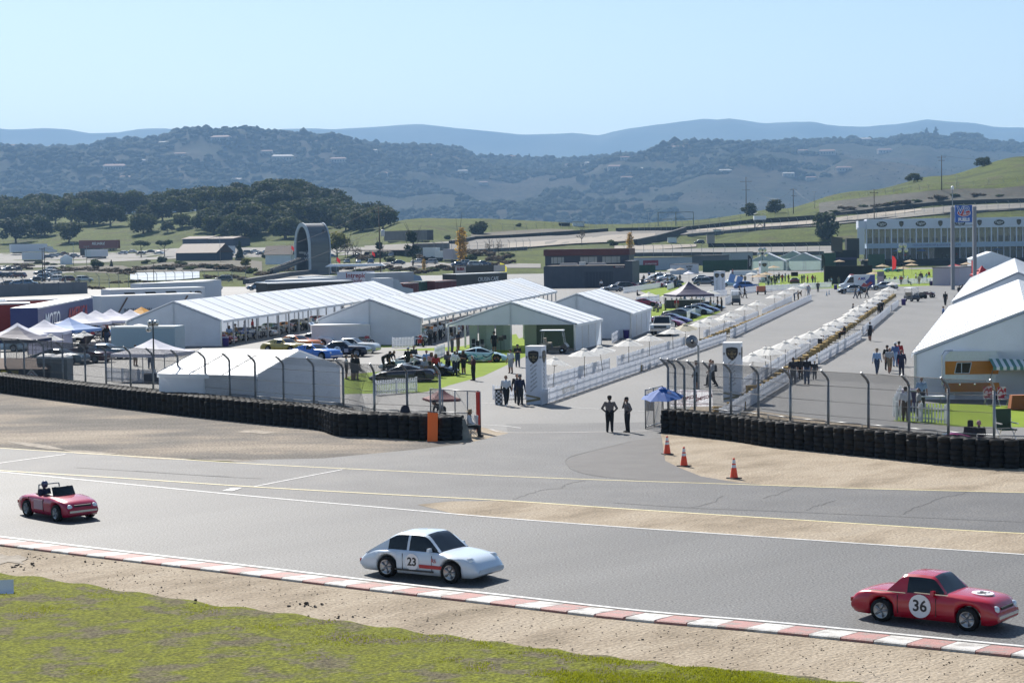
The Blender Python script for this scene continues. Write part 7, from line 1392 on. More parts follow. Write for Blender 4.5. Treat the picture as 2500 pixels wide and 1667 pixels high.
t = thing('folding_table','orange covered table at the right edge under the awning','table',G(2488,1000),0); MB().box((0,0,.42),(1.1,.7,.78),taper=.8).obj('cover', mat('orange_cover',(.26,.07,.012),.7), t)
for i in range(16):
    x,y = [(2040,690),(2052,687),(2028,693),(2062,692),(2170,690),(2182,687),(2166,694),(2192,692),(2262,690),(2252,686),(2272,692),(2240,691),(1880,698),(1892,696),(2150,684),(2206,684)][i]; p = G(x,y); t = thing('bistro_table','white bistro table on the lawn, %s from the left among the bistro tables'%ORDN[sorted([2040,2052,2028,2062,2170,2182,2166,2192,2262,2252,2272,2240,1880,1892,2150,2206]).index(x)],'table',p,0,'bistro tables on the lawn'); MB().lathe([(.45,.72),(.46,.75),(.01,.76)],14).obj('table_top', WHITE, t); MB().tube((0,0,0),(0,0,.73),.03).obj('leg', STEEL, t)
    for k in range(3): a = k*2.1+i; c = MB().box((.75*math.cos(a),.75*math.sin(a),.44),(.4,.4,.04)); c.box((.95*math.cos(a),.95*math.sin(a),.7),(.06,.4,.5),rz=a); c.box((.75*math.cos(a),.75*math.sin(a),.22),(.05,.05,.42)).obj('stool', WHITE, t)
# music stands, seats inside the entry tent
for (x,y,l) in [(1223,862,'black music stand left of two at the entry tent'),(1231,858,'black music stand right of two at the entry tent')]: t = thing('speaker_stand',l,'stand',G(x,y)); MB().tube((0,0,0),(0,0,1.1),.02).obj('pole', BLACK, t); MB().box((0,0,1.25),(.42,.2,.36)).obj('speaker_box', BLACK, t)
for (x,y,l) in [(1162,857,'black low chair by the green partition, left'),(1172,862,'black low chair by the green partition, middle'),(1183,858,'black low chair by the green partition, right')]: lawn_chair(l,x,y,.9,BLACK)
t = thing('drinks_bar','long dark bar counter under the purple canopy','bar',G(1672,752),-.05); MB().box((0,0,.55),(5.5,.7,1.1)).obj('counter', mat('bar_dark',(.03,.028,.03),.5), t); MB().box((0,0,1.13),(5.7,.8,.06)).obj('bar_top', STEEL, t)
p = G(2150,704); t = thing('info_totem','grey information totem with a pale panel beside the ambulance','sign',p); MB().box((0,0,1.5),(1.2,.4,3.)).obj('case', mat('totem_grey',(.18,.18,.2),.5), t); MB().box((0,-.21,1.3),(.95,.02,1.7)).obj('panel', mat('totem_panel',(.45,.36,.40),.5), t)
t = thing('garden_planter','low white planter boxes at the lawn entrance','planter',G(1815,672)); MB().box((0,0,.6),(6.5,1.6,1.2)).obj('box', WHITE, t)
# white folded board on the grass, near left
p = G(14,1452); t = thing('folded_board','white folded board lying open on the grass at the left edge','board',p,math.radians(10)); WB = mat('white_board',(.70,.71,.74),.4); MB().box((0,0,.02),(.42,.36,.02)).obj('base_leaf', WB, t).rotation_euler = (.15,0,0); MB().box((.02,.20,.24),(.42,.02,.46)).obj('upright_leaf', WB, t).rotation_euler = (-.35,0,.1)
# jacket on the fence post
p = G(992,1040); q = along(lf2,996); t = thing('jacket','dark jacket hung on a post of the left catch fence','jacket',(q.x-.1,q.y-.16,.55)); MB().lathe([(.10,.95),(.20,.86),(.27,.6),(.28,.2),(.24,0)],10).obj('cloth', cloth((.03,.03,.045)), t, True).scale = (1,.45,1)
# magenta low racing body behind the right tyre wall
t = car('supercar','magenta and blue low racing car mostly hidden behind the right tyre wall',2322,1108,172,(.40,.02,.16),sc=.82)
# ================================================================== PEOPLE
def capsule(a, b, ra, rb, n=10):
    a,b = Vector(a),Vector(b); d = b-a; L = d.length; mb = MB(); q = (d if L>1e-5 else Vector((0,0,1))).to_track_quat('Z','Y').to_matrix(); rows = []
    for (z,r) in [(-ra,.02),(-ra*.8,ra*.6),(-ra*.4,ra*.92),(0,ra),(L*.5,(ra+rb)/2),(L,rb),(L+rb*.4,rb*.92),(L+rb*.8,rb*.6),(L+rb,.02)]:
        rows.append([a+q@Vector((r*math.cos(2*math.pi*i/n),r*math.sin(2*math.pi*i/n),z)) for i in range(n)])
    mb.grid(rows, closed=True); mb.poly(rows[0][::-1]); mb.poly(rows[-1]); return mb
TAGS = ['skin','shirt','sleeve','trousers','shin','shoe','hair']
SKIN = mat('skin',(.32,.17,.11),.6,var=.05)
def person_mesh(name, J):
    """continuous body: tapered limbs merged by voxel remesh; each face takes the cloth of the nearest limb. Faces -Y."""
    caps = []; V = Vector
    def c(a,b,ra,rb,t): caps.append((V(a),V(b),ra,rb,t))
    hip,ch,nk,hd = V(J['hip']),V(J['chest']),V(J['neck']),V(J['head'])
    fw = V(J.get('fwd',(0,-1,0)))
    for s in (-1,1):
        sh = V(J['sh%d'%s]); el = V(J['el%d'%s]); wr = V(J['wr%d'%s]); kn = V(J['kn%d'%s]); an = V(J['an%d'%s]); hp = hip+V((s*.09,0,-.02))
        c(ch+V((s*.05,0,.02)),sh,.105,.078,'shirt'); c(sh,el,.072,.056,'shirt'); c(el,wr,.054,.038,'sleeve')
        hdv = (wr-el).normalized(); side = hdv.cross(V((0,0,1))); side = side.normalized() if side.length>.1 else V((0,1,0)); up = side.cross(hdv)
        palm = wr+hdv*.07; c(wr,palm,.030,.034,'skin')
        for k,(o,l) in enumerate(((-.028,.065),(-.009,.078),(.010,.072),(.028,.055))): b0 = palm+up*o+hdv*.01; c(b0,b0+hdv*l*.6,.0095,.009,'skin'); c(b0+hdv*l*.6,b0+hdv*l+side*s*-.018,.009,.008,'skin')
        c(wr+hdv*.03,wr+hdv*.07+up*.045,.012,.010,'skin')
        c(hp,kn,.124,.09,'trousers'); c(kn,an,.084,.062,'shin'); fo = V(J.get('ft%d'%s,tuple(fw))); c(an+V((0,0,-.035)),an+fo*.17+V((0,0,-.045)),.045,.036,'shoe'); c(an+V((0,0,-.03))-fo*.03,an+V((0,0,-.03)),.042,.042,'shoe')
        c(hip+V((s*.05,0,.0)),hip+V((s*.07,0,.12)),.125,.125,'trousers'); c(hip+V((s*.07,0,.14)),ch+V((s*.085,0,-.02)),.118,.128,'shirt')
    c(hip+V((0,0,.12)),ch,.135,.14,'shirt'); c(ch+V((0,0,.05)),nk,.085,.06,'shirt'); c(nk-V((0,0,.02)),hd-V((0,0,.06)),.048,.05,'skin'); c(hd+fw*.012-V((0,0,.045)),hd+V((0,0,.03)),.072,.088,'skin'); c(hd-fw*.02+V((0,0,.035)),hd-fw*.035-V((0,0,.03)),.093,.075,'hair')
    c(hd+fw*.09-V((0,0,.005)),hd+fw*.10-V((0,0,.022)),.014,.018,'skin'); sd = fw.cross(V((0,0,1)))
    for s in (-1,1): c(hd+sd*s*.085,hd+sd*s*.088-V((0,0,.03)),.018,.014,'skin')
    mb = MB()
    for a,b,ra,rb,t in caps: k = capsule(a,b,ra,rb); mb.add(k.v,k.f)
    me = mb.mesh('person_raw',[SKIN]); o = bpy.data.objects.new('tmp',me); COL.objects.link(o); md = o.modifiers.new('r','REMESH'); md.mode = 'VOXEL'; md.voxel_size = .0135; sm = o.modifiers.new('s','SMOOTH'); sm.factor = .5; sm.iterations = 2
    return o, caps, name
def finish_people(lst):
    bpy.context.view_layer.update(); dg = bpy.context.evaluated_depsgraph_get(); res = {}
    for o,caps,name in lst:
        me = bpy.data.meshes.new_from_object(o.evaluated_get(dg)); me.name = 'body'; n = len(me.polygons); C = np.empty(n*3); me.polygons.foreach_get('center',C); C = C.reshape(-1,3); best = np.full(n,1e9); tg = np.zeros(n,int)
        for a,b,ra,rb,t in caps:
            a_,b_ = np.array(a),np.array(b); d = b_-a_; L2 = max(d@d,1e-9); k = np.clip((C-a_)@d/L2,0,1); ds = np.linalg.norm(C-(a_+k[:,None]*d),axis=1)-(ra+(rb-ra)*k); m = ds<best; best[m] = ds[m]; tg[m] = TAGS.index(t)
        me.materials.clear()
        for t in TAGS: me.materials.append(SKIN)
        me.polygons.foreach_set('material_index',tg.tolist()); me.polygons.foreach_set('use_smooth',[True]*n); me.update(); raw = o.data; bpy.data.objects.remove(o); bpy.data.meshes.remove(raw); res[name] = me
    return res
def J(**k):
    d = dict(hip=(0,0,.92),chest=(0,0,1.30),neck=(0,.01,1.47),head=(0,-.01,1.62)); d.update({'sh-1':(-.205,0,1.40),'sh1':(.205,0,1.40),'el-1':(-.285,.03,1.12),'el1':(.285,.03,1.12),'wr-1':(-.295,-.05,.87),'wr1':(.295,-.05,.87),'kn-1':(-.10,-.01,.49),'kn1':(.10,-.01,.49),'an-1':(-.11,.02,.08),'an1':(.12,.02,.08)})
    for a,b in k.items(): d[a.replace('m1','-1').replace('p1','1')] = b
    return d
poses = {
 'stand': J(), 'hips': J(elm1=(-.36,.06,1.15),wrm1=(-.20,-.04,.98),elp1=(.36,.06,1.15),wrp1=(.20,-.04,.98)),
 'walk': J(anm1=(-.09,-.24,.09),knm1=(-.09,-.19,.50),anp1=(.10,.28,.14),knp1=(.10,.06,.48),elm1=(-.24,.12,1.13),wrm1=(-.26,.10,.88),elp1=(.24,-.04,1.12),wrp1=(.24,-.24,.95)),
 'phone': J(elm1=(-.25,.0,1.12),wrm1=(-.08,-.26,1.16),elp1=(.25,.0,1.12),wrp1=(.08,-.28,1.18),head=(0,-.06,1.60)),
 'call': J(elm1=(-.30,-.10,1.22),wrm1=(-.13,-.10,1.50),elp1=(.37,.06,1.16),wrp1=(.20,-.02,.98),head=(-.01,-.03,1.62)),
 'point': J(elp1=(.36,-.22,1.38),wrp1=(.46,-.46,1.42)),
 'lean': J(chest=(0,-.26,1.20),neck=(0,-.40,1.30),head=(0,-.50,1.38),shm1=(-.18,-.32,1.26),shp1=(.18,-.32,1.26),elm1=(-.22,-.40,.99),wrm1=(-.14,-.46,.76),elp1=(.22,-.40,.99),wrp1=(.14,-.46,.76),hip=(0,.05,.92)),
 'sit': J(hip=(0,.05,.50),chest=(0,.08,.88),neck=(0,.08,1.05),head=(0,.04,1.20),shm1=(-.19,.08,.98),shp1=(.19,.08,.98),elm1=(-.24,.02,.72),elp1=(.24,.02,.72),wrm1=(-.15,-.20,.64),wrp1=(.15,-.20,.64),knm1=(-.12,-.40,.50),knp1=(.12,-.40,.50),anm1=(-.12,-.42,.09),anp1=(.12,-.42,.09)),
}
PM = finish_people([person_mesh(k,v) for k,v in poses.items()])
HEADZ = {k: Vector(v['head']) for k,v in poses.items()}
cap = MB(); cap.lathe([(.112,-.01),(.110,.04),(.085,.09),(.04,.108),(.001,.112)],14); cap.grid([[(.095*math.sin(a),-.095*math.cos(a),0) for a in np.linspace(-.9,.9,7)],[(.085*math.sin(a),-.20*math.cos(a*.7),-.02) for a in np.linspace(-.9,.9,7)]]); CAPM = cap.mesh('cap',cloth((.02,.02,.02)),True)
hat = MB(); hat.lathe([(.235,.0),(.20,-.015),(.115,.0),(.108,.06),(.09,.11),(.04,.115),(.001,.105)],16); HATM = hat.mesh('brimmed_hat',cloth((.3,.24,.15)),True)
hair = MB(); hair.lathe([(.11,.06),(.118,0),(.12,-.12),(.11,-.25),(.06,-.30),(.001,-.30)],12); HAIRM = hair.mesh('long_hair',cloth((.05,.03,.02)),True)
pk = MB(); pk.box((0,.19,1.22),(.30,.16,.44),taper=.8); PACKM = pk.mesh('backpack',cloth((.02,.02,.03)),True)
K = dict(bk=(.012,.012,.014),nv=(.015,.02,.05),wh=(.62,.63,.66),gy=(.12,.12,.125),dk=(.03,.03,.035),tn=(.17,.14,.13),bl=(.08,.14,.30),lb=(.25,.38,.58),jn=(.04,.065,.12),kh=(.24,.18,.11),rd=(.35,.02,.02),pk=(.5,.3,.32),mr=(.06,.012,.02),ms=(.35,.22,.03),gn=(.03,.08,.04),or_=(.5,.2,.02),lg=(.35,.36,.38),br=(.08,.05,.03))
def person(label, px, py, pose='stand', face=0, shirt='bk', pants='bk', sleeve=None, shin=None, hat=None, hatc='bk', hair='br', shoe='bk', h=1., loc=None, pack=False, group=None, skinc=None):
    p = loc if loc is not None else G(px,py); t = thing('person',label,'person',p,math.radians(face),group,h*random.uniform(.98,1.03)); sk = mat('skin_dark',(.12,.06,.04),.6) if skinc else SKIN
    o = ob('body',PM[pose],t); remat(o,[sk,cloth(K[shirt]),cloth(K[sleeve]) if sleeve else sk,cloth(K[pants]),(sk if shin=='skin' else cloth(K[pants])),cloth(K[shoe]),cloth(K[hair])])
    hz = HEADZ[pose]
    if hat == 'cap': remat(ob('cap',CAPM,t,hz+Vector((0,.0,.04))),[cloth(K[hatc])])
    elif hat == 'brim': remat(ob('brimmed_hat',HATM,t,hz+Vector((0,.0,.06))),[cloth(K[hatc])])
    elif hat == 'long': remat(ob('long_hair',HAIRM,t,hz+Vector((0,.035,.04))),[cloth(K[hair])])
    if pack: ob('backpack',PACKM,t)
    return t
L_ = [
 ('guard in a grey-brown shirt with hands on hips, back to the camera, left of two',1489,1055,'hips',172,dict(shirt='tn',sleeve='tn',hat='cap',h=1.03)),
 ('guard in a grey-brown shirt holding a phone to his ear, right of two',1532,1055,'call',-70,dict(shirt='tn',sleeve='tn',hat='cap')),
 ('man walking in an open black jacket over a white shirt beside the chequered drum',1236,991,'walk',12,dict(shirt='wh',sleeve='bk',shoe='wh',h=1.04)),
 ('man in a navy lettered jacket beside the near emblem column',1270,989,'stand',15,dict(shirt='nv',sleeve='nv',hat='cap',hatc='gy',pants='dk')),
 ('man half hidden behind the man in the navy jacket',1263,984,'stand',0,dict(shirt='dk')),
 ('person in a straw hat and lilac shirt sitting on the white chair at the gate',1150,1066,'sit',80,dict(shirt='wh',sleeve='wh',hat='brim',hatc='kh',pants='dk')),
 ('dark-clad person bending low behind the tyre wall end',1081,1046,'lean',-60,dict(shirt='bk',hat='cap')),
 ('long-haired woman in dark clothes looking at her phone on the turf',1094,914,'phone',20,dict(shirt='gy',sleeve='gy',hat='long')),
 ('man in a white shirt with a hand on his hip behind the supercars',1111,917,'hips',-150,dict(shirt='wh',sleeve='wh',pants='nv')),
 ('man all in black between the white shirt and the woman with a tray',1117,912,'stand',40,dict()),
 ('woman in black holding a white tray on the turf',1132,913,'phone',-40,dict(hat='long',shin='skin',shoe='wh')),
 ('white-haired man in a maroon top standing alone on the turf edge',1156,929,'phone',-60,dict(shirt='mr',sleeve='mr',hair='wh')),
 ('man in a white shirt and grey shorts wearing a dark backpack',1247,911,'stand',-30,dict(shirt='wh',pants='lg',shin='skin',hat='cap',pack=True)),
 ('man in a black shirt and jeans looking down at his hands by the hedge',1264,896,'phone',0,dict(pants='jn',hat='cap')),
 ('man in black with a wide hat standing at the music stands',1207,859,'stand',20,dict(hat='brim',shin='skin')),
 ('person in a pale shirt by the green partition, left of two',1104,860,'phone',60,dict(shirt='lg',hat='long',pants='gy')),
 ('man in navy by the green partition, right of two',1119,857,'phone',60,dict(shirt='nv',pants='kh',shin='skin')),
 ('man in black with a white cap behind the dark blue supercar',997,905,'stand',20,dict(hat='cap',hatc='wh')),
 ('man in a dark shirt behind the white-capped man',1011,900,'stand',30,dict(shirt='dk')),
 ('big man in a white shirt leaning over the dark blue supercar',1019,917,'lean',-50,dict(shirt='wh',sleeve='wh',pants='nv',hair='or_',h=1.05)),
 ('woman with a striped top and mustard trousers beside the dark supercar',1037,929,'stand',-30,dict(shirt='lg',pants='ms',hat='long',hair='kh',h=.95)),
 ('man in a pale blue shirt behind the supercars',1042,914,'stand',20,dict(shirt='lb',sleeve='lb',pants='kh')),
 ('person in a pink checked shirt behind the supercars',1054,919,'phone',20,dict(shirt='pk',sleeve='pk',hat='long')),
 ('girl in a red top at the rear of the supercars',1065,921,'stand',10,dict(shirt='rd',pants='dk',hat='long',shin='skin',shoe='wh',h=.95)),
 ('man in black pointing with an outstretched arm behind the small tent',861,927,'point',110,dict(shin='skin',h=1.04)),
 ('man in black shorts beside the pointing man',870,927,'stand',150,dict(shin='skin',h=1.03)),
 ('person in a pale top at the corner of the small tent',846,926,'stand',100,dict(shirt='lg',hat='cap',hatc='gy',shin='skin')),
 ('man in black carrying a round bag, stooping on the asphalt',937,906,'lean',100,dict(hat='cap')),
 ('second stooping man in black next to the round bag',950,904,'lean',60,dict()),
 ('man in a straw hat, pale blue shirt and jeans walking towards the gate',2141,913,'walk',5,dict(shirt='lb',sleeve='lb',pants='jn',hat='brim',hatc='kh',h=1.02)),
 ('man in a beige shirt and khaki shorts right of the straw hat',2172,911,'walk',0,dict(shirt='lg',pants='kh',shin='skin',hair='wh')),
 ('person in black half hidden behind the beige shirt',2166,903,'stand',10,dict(hat='cap')),
 ('person in a blue jacket and pale jeans with their back turned',2186,895,'stand',150,dict(shirt='bl',sleeve='bl',pants='lb',hat='cap',hatc='wh')),
 ('person in a bright red jacket beside the blue jacket',2195,893,'stand',160,dict(shirt='rd',sleeve='rd',pants='rd',hat='cap')),
 ('dark-skinned man in navy with a long coat right of the group',2201,917,'stand',-20,dict(shirt='nv',pants='nv',sleeve='nv',skinc=1)),
 ('man in a dark tee and grey trousers, back turned, at the right lane',1937,938,'stand',180,dict(shirt='dk',pants='gy',h=1.02)),
 ('boy in black between the two men at the right lane',1955,926,'stand',170,dict(h=.86)),
 ('broad man in a black tee and jeans at the right lane opening',1970,938,'stand',190,dict(pants='jn',h=1.05)),
 ('small child in dark clothes beside the broad man',1989,927,'stand',180,dict(shirt='dk',pants='gy',h=.72,hair='kh')),
 ('person in a white top with a dark backpack walking up the right lane',2124,833,'walk',178,dict(shirt='wh',pack=True,shin='skin')),
 ('person in black standing under an umbrella of the right lane',2002,850,'stand',160,dict()),
 ('person in black sitting on the hay bales of the right lane',2060,826,'sit',-80,dict()),
 ('man in black, left of the pair on the hay bales far up the right lane',2146,768,'lean',160,dict()),
 ('man in black, right of the pair on the hay bales far up the right lane',2153,767,'stand',160,dict()),
 ('dark figure behind the umbrellas in the middle of the right lane',2117,770,'stand',90,dict()),
 ('seated figure behind the umbrellas of the right lane',2084,768,'sit',90,dict(shirt='gy')),
 ('man in black pushing a cart on the right-hand asphalt',2308,746,'walk',175,dict(h=1.05)),
 ('man in black walking, left of the group beside the second big tent',2342,726,'walk',175,dict()),
 ('man in dark clothes, middle of the group beside the second big tent',2350,722,'stand',175,dict(shirt='dk')),
 ('woman in a pale top, right of the group beside the second big tent',2357,719,'stand',175,dict(shirt='pk',hat='long')),
 ('person in blue beside the eave of the big right tent',2303,786,'stand',90,dict(shirt='bl',pants='jn')),
 ('person in a pale blue shirt higher up beside the eave of the big right tent',2331,757,'stand',90,dict(shirt='lb')),
 ('walker in grey, left of three passing the police car',2088,729,'walk',90,dict(shirt='gy',pants='jn')),
 ('walker in pale blue with a white cap, middle of three passing the police car',2097,728,'walk',90,dict(shirt='lb',pants='dk',hat='cap',hatc='wh')),
 ('walker in dark grey, right of three passing the police car',2117,728,'walk',-90,dict(shirt='dk',pants='gy')),
 ('officer in dark uniform standing at the lawn fence left of the police car',1997,713,'stand',10,dict(shirt='dk',sleeve='dk')),
 ('person in grey bending at the far end of the left lane, left of two',1940,735,'lean',80,dict(shirt='lg',pants='jn')),
 ('person in brown bending at the far end of the left lane, right of two',1949,734,'lean',100,dict(shirt='br',pants='kh')),
 ('person in a pale shirt at the last white umbrella of the left lane',1974,723,'stand',0,dict(shirt='lg',pants='lg')),
 ('woman in a wide hat and pale jacket behind the return of the catch fence',1700,950,'stand',-60,dict(shirt='lg',sleeve='lg',shin='skin',hat='brim',hatc='dk')),
 ('person in a pale shirt striding left behind the catch fence, with a shoulder bag',1740,945,'walk',-80,dict(shirt='lg',sleeve='lg',pack=True)),
 ('dark-haired walker just behind the striding person with the bag',1735,941,'walk',-80,dict(shirt='mr')),
 ('man in a sky-blue tee standing by the big tent corner near the camper',2250,999,'stand',0,dict(shirt='lb',pants='dk',hair='gy')),
 ('man in a white tee with a red back print at the camper fence',2211,1028,'stand',175,dict(shirt='wh',pants='br',hat='cap',h=1.02)),
 ('man in a pale shirt and grey trousers facing the man with the red back print',2243,1028,'stand',-90,dict(shirt='lg',pants='gy')),
 ('dark-haired woman in black sitting behind the right tyre wall',2369,1102,'sit',170,dict(hat='long',hair='bk',h=1.05)),
 ('bald man in black sitting beside the dark-haired woman behind the tyre wall',2390,1104,'sit',170,dict(hair='pk',h=1.08)),
 ('woman in black standing at the closed white tent by the pickup',1511,820,'phone',0,dict(hat='long',hair='kh')),
 ('staff member in a white shirt at the small canopy of the dark building',1468,706,'stand',0,dict(shirt='wh')),
 ('person in grey sitting on the fence behind the closed white tent',1557,728,'sit',90,dict(shirt='dk')),
 ('person whose legs show below the white pop-up canopy by the small tent',331,893,'stand',160,dict(shirt='gy',pants='kh',shin='skin')),
 ('person in navy beneath the white pop-up canopy by the small tent',367,900,'stand',0,dict(shirt='nv',pants='jn')),
 ('man in a grey shirt, left of a pair by the left cream umbrella',83,842,'stand',160,dict(shirt='gy',pants='jn')),
 ('man in a pale blue shirt, right of a pair by the left cream umbrella',96,842,'stand',170,dict(shirt='lb',pants='gy')),
 ('man in black standing at the corner of the pale container',261,838,'stand',180,dict(pants='jn',h=1.05)),
 ('person in a white shirt beside the blue hatchback under the canopies',252,830,'stand',160,dict(shirt='wh')),
 ('person in red beside the blue hatchback under the canopies',259,828,'stand',170,dict(shirt='rd')),
 ('dark figure under the pale blue canopy, left',142,828,'stand',20,dict(shirt='dk')), ('dark figure under the pale blue canopy, middle',160,829,'stand',10,dict(shirt='nv')), ('person in white under the pale blue canopy, right',190,830,'stand',170,dict(shirt='wh')),
 ('person in black by the black umbrella at the lettered transporter',323,778,'stand',90,dict()),
 ('person in red walking before the green privacy screen',1789,674,'walk',-80,dict(shirt='rd',pants='dk')),
 ('walker in black, left of a pair on the far walkway',1810,690,'stand',180,dict()), ('walker in tan, right of a pair on the far walkway',1819,692,'walk',180,dict(shirt='kh',pants='gy')),
 ('person in brown at the far white parasol',1838,686,'stand',90,dict(shirt='br')),
 ('striding person in black, left of two at the golf cart',1806,727,'walk',80,dict()), ('striding person in black, right of two at the golf cart',1818,728,'walk',90,dict(h=1.05)),
]
for l,x,y,po,fa,kw in L_: person(l,x,y,po,fa,**kw)
# the roadster's driver
c, a = DRV; d = Matrix.Rotation(math.radians(a),3,'Z') @ Vector((-.28,-.33,.10)); t = person('helmeted driver in dark overalls sitting in the open crimson roadster',0,0,'sit',a+90,loc=Vector((c.x+d.x,c.y+d.y,.08)),shirt='nv',sleeve='nv',h=.92)
MB().lathe([(.001,-.14),(.10,-.12),(.135,-.02),(.13,.06),(.09,.12),(.001,.145)],14).obj('helmet', paint((.05,.05,.12)), t, True, loc=HEADZ['sit']+Vector((0,0,.01)))
# groups of onlookers: each keyed by clothing and place
rr = random.Random(11); cn2 = {'bk':'black','nv':'navy','wh':'white','gy':'grey','lb':'pale blue','rd':'red','kh':'khaki','dk':'charcoal','lg':'pale grey','mr':'maroon','gn':'green','bl':'blue'}
def crowd(pts, where, grp, sit=0.):
    for i,(x,y) in enumerate(sorted(pts)):
        s = rr.choice(list(cn2)); po = 'sit' if rr.random()<sit else rr.choice(['stand','stand','phone','hips','walk','stand']); person('onlooker in %s, %s from the left %s'%(cn2[s],ORDN[i],where),x,y,po,rr.uniform(0,360),shirt=s,pants=rr.choice(['bk','jn','dk','kh','gy']),sleeve=rr.choice([None,s]),hat=rr.choice([None,None,'cap','long','brim']),hatc=rr.choice(['bk','wh','kh']),group=grp)
crowd([(1572,690),(1585,680),(1600,688),(1612,680),(1625,684),(1640,694),(1653,696),(1660,690),(1630,697),(1595,694),(1568,700),(1648,704)],'among the classic racers','onlookers among the classic racers')
crowd([(1603,760),(1625,758),(1640,752),(1652,760),(1662,747),(1672,748),(1690,746),(1700,748),(1718,752),(1735,758),(1742,760),(1752,757),(1762,760),(1612,762)],'at the cafe tables','guests at the cafe tables',.4)
crowd([(1870,694),(1878,690),(1884,696),(1890,688),(1896,692),(1902,686),(1910,690),(1917,687),(1925,690),(1958,692),(1963,690),(1972,694),(1984,692),(1990,695),(1876,700),(1892,700)],'at the left end of the lawn','onlookers at the left end of the lawn')
crowd([(2015,688),(2022,680),(2034,678),(2058,690),(2048,696),(2030,698)],'at the tan umbrellas beside the black screen','lawn guests beside the black screen',.3)
crowd([(2160,690),(2172,694),(2184,690),(2200,695),(2218,696),(2236,688),(2248,684),(2252,690),(2262,682),(2244,694),(2268,676),(2284,684),(2294,687)],'on the lawn before the pavilion','lawn guests before the pavilion',.35)
for i,x in enumerate([2184,2196,2210,2222,2240,2262,2300,2312,2336,2350,2366,2380]):
    g = P(x,636,pav.location.y-2-(i%3)); s = ['bk','gy','rd','dk','nv','br' if False else 'mr'][i%6]; person('guest in %s on the pavilion deck, %s from the left'%({'bk':'black','gy':'grey','rd':'red','dk':'charcoal','nv':'navy','mr':'maroon'}[s],ORDN[i]),0,0,['stand','phone','hips','sit'][i%4],i*77,loc=Vector((g.x,g.y,zd)),shirt=s,group='guests on the pavilion deck')
crowd([(640,790),(665,786),(690,781),(560,838),(575,834),(598,826),(617,818)],'in the shade of the left long tent','visitors in the left long tent'); crowd([(1050,842),(1062,836),(1075,830)],'in the shade of the middle long tent','visitors in the middle long tent')
# ================================================================== TREES, HILLS, HOUSES
def leafmat(name, a, b, tr=.25):
    m = mat(name, stops=[(.3,a),(.7,b)], scale=.35, detail=4, rough=.8, spec=.15); return translucent(m, tuple(k*1.6 for k in b), tr)
OAK = leafmat('oak_leaves',(.010,.020,.007),(.032,.048,.016)); PINE = leafmat('pine_needles',(.008,.020,.010),(.022,.042,.02)); YEL = leafmat('yellow_green_leaves',(.06,.07,.012),(.14,.14,.02)); GOLD_L = leafmat('golden_leaves',(.22,.12,.015),(.42,.26,.03),.35); BRUSH = leafmat('brown_brush_leaves',(.03,.024,.013),(.07,.05,.028)); MID = leafmat('mid_green_leaves',(.025,.04,.010),(.06,.085,.02))
OAK2 = leafmat('olive_oak_leaves',(.018,.028,.008),(.055,.068,.02)); OAK3 = leafmat('bluish_oak_leaves',(.010,.022,.012),(.026,.042,.022))
BARK = mat('tree_bark',(.045,.036,.028),.95,var=.3,vs_=2)
def leaf_cloud(lobes, n, s, seed, up=.3):
    """small leaf-clump faces spread through ellipsoid lobes"""
    r = np.random.default_rng(seed); vol = np.array([l[3]*l[4]*l[5] for l in lobes])**.75; cnt = np.maximum(6,(n*vol/vol.sum()).astype(int)); V = []
    for (cx_,cy_,cz,rx,ry,rz_),k in zip(lobes,cnt):
        d = r.normal(size=(k,3)); d /= np.linalg.norm(d,axis=1)[:,None]; rad = r.random(k)**.35*(1+r.normal(0,.07,k)); c = np.array([cx_,cy_,cz])+d*rad[:,None]*np.array([rx,ry,rz_])
        nrm = d*1.0+r.normal(0,.55,(k,3)); nrm[:,2] += up; nrm /= np.linalg.norm(nrm,axis=1)[:,None]; a = np.cross(nrm,r.normal(size=(k,3))); a /= np.linalg.norm(a,axis=1)[:,None]+1e-9; b = np.cross(nrm,a); sz = s*r.uniform(.55,1.25,k)[:,None]
        V.append(np.stack([c-a*sz-b*sz*.7,c+a*sz-b*sz*.5,c+a*sz*.8+b*sz*.7,c-a*sz*.9+b*sz*.6],1))
    V = np.concatenate(V).reshape(-1,3); m = MB(); m.v = [tuple(p) for p in V.tolist()]; m.f = [tuple(q) for q in np.arange(len(V)).reshape(-1,4).tolist()]; m.m = [0]*len(m.f); return m
def trunk(h, r, limbs, seed, spread=1.):
    q = random.Random(seed); b = MB(); p = Vector((0,0,-.5)); pts = [p]
    for i in range(4): p = p+Vector((q.uniform(-.1,.1)*h*.25,q.uniform(-.1,.1)*h*.25,(h+.5)/4)); pts.append(p)
    for i in range(4): b.tube(pts[i],pts[i+1],r*(1-.18*i),r*(1-.18*(i+1)),n=7,cap=False)
    for k in range(limbs):
        a = q.random()*6.28; s = pts[2+k%3]; e = s+Vector((math.cos(a)*h*.6*spread,math.sin(a)*h*.6*spread,h*q.uniform(.35,.7))); mid = (s+e)/2+Vector((0,0,-.08*h)); b.tube(s,mid,r*.45,r*.3,n=5,cap=False); b.tube(mid,e,r*.3,r*.1,n=5,cap=False)
    return b
TREE = {}
def mk(name, lobes, n, s, m, th, tr, limbs=5, seed=1, spread=1.):
    p = Proto(); p.add('trunk', trunk(th,tr,limbs,seed,spread), [BARK], smooth=True); p.add('crown', leaf_cloud(lobes,n,s,seed), [m]); TREE[name] = p
def lob(n, R, z0, z1, r0, seed, flat=.75):
    q = random.Random(seed); return [(q.uniform(-1,1)*R,q.uniform(-1,1)*R,q.uniform(z0,z1),r0*q.uniform(.7,1.2),r0*q.uniform(.7,1.2),r0*q.uniform(.5,.95)*flat) for _ in range(n)]
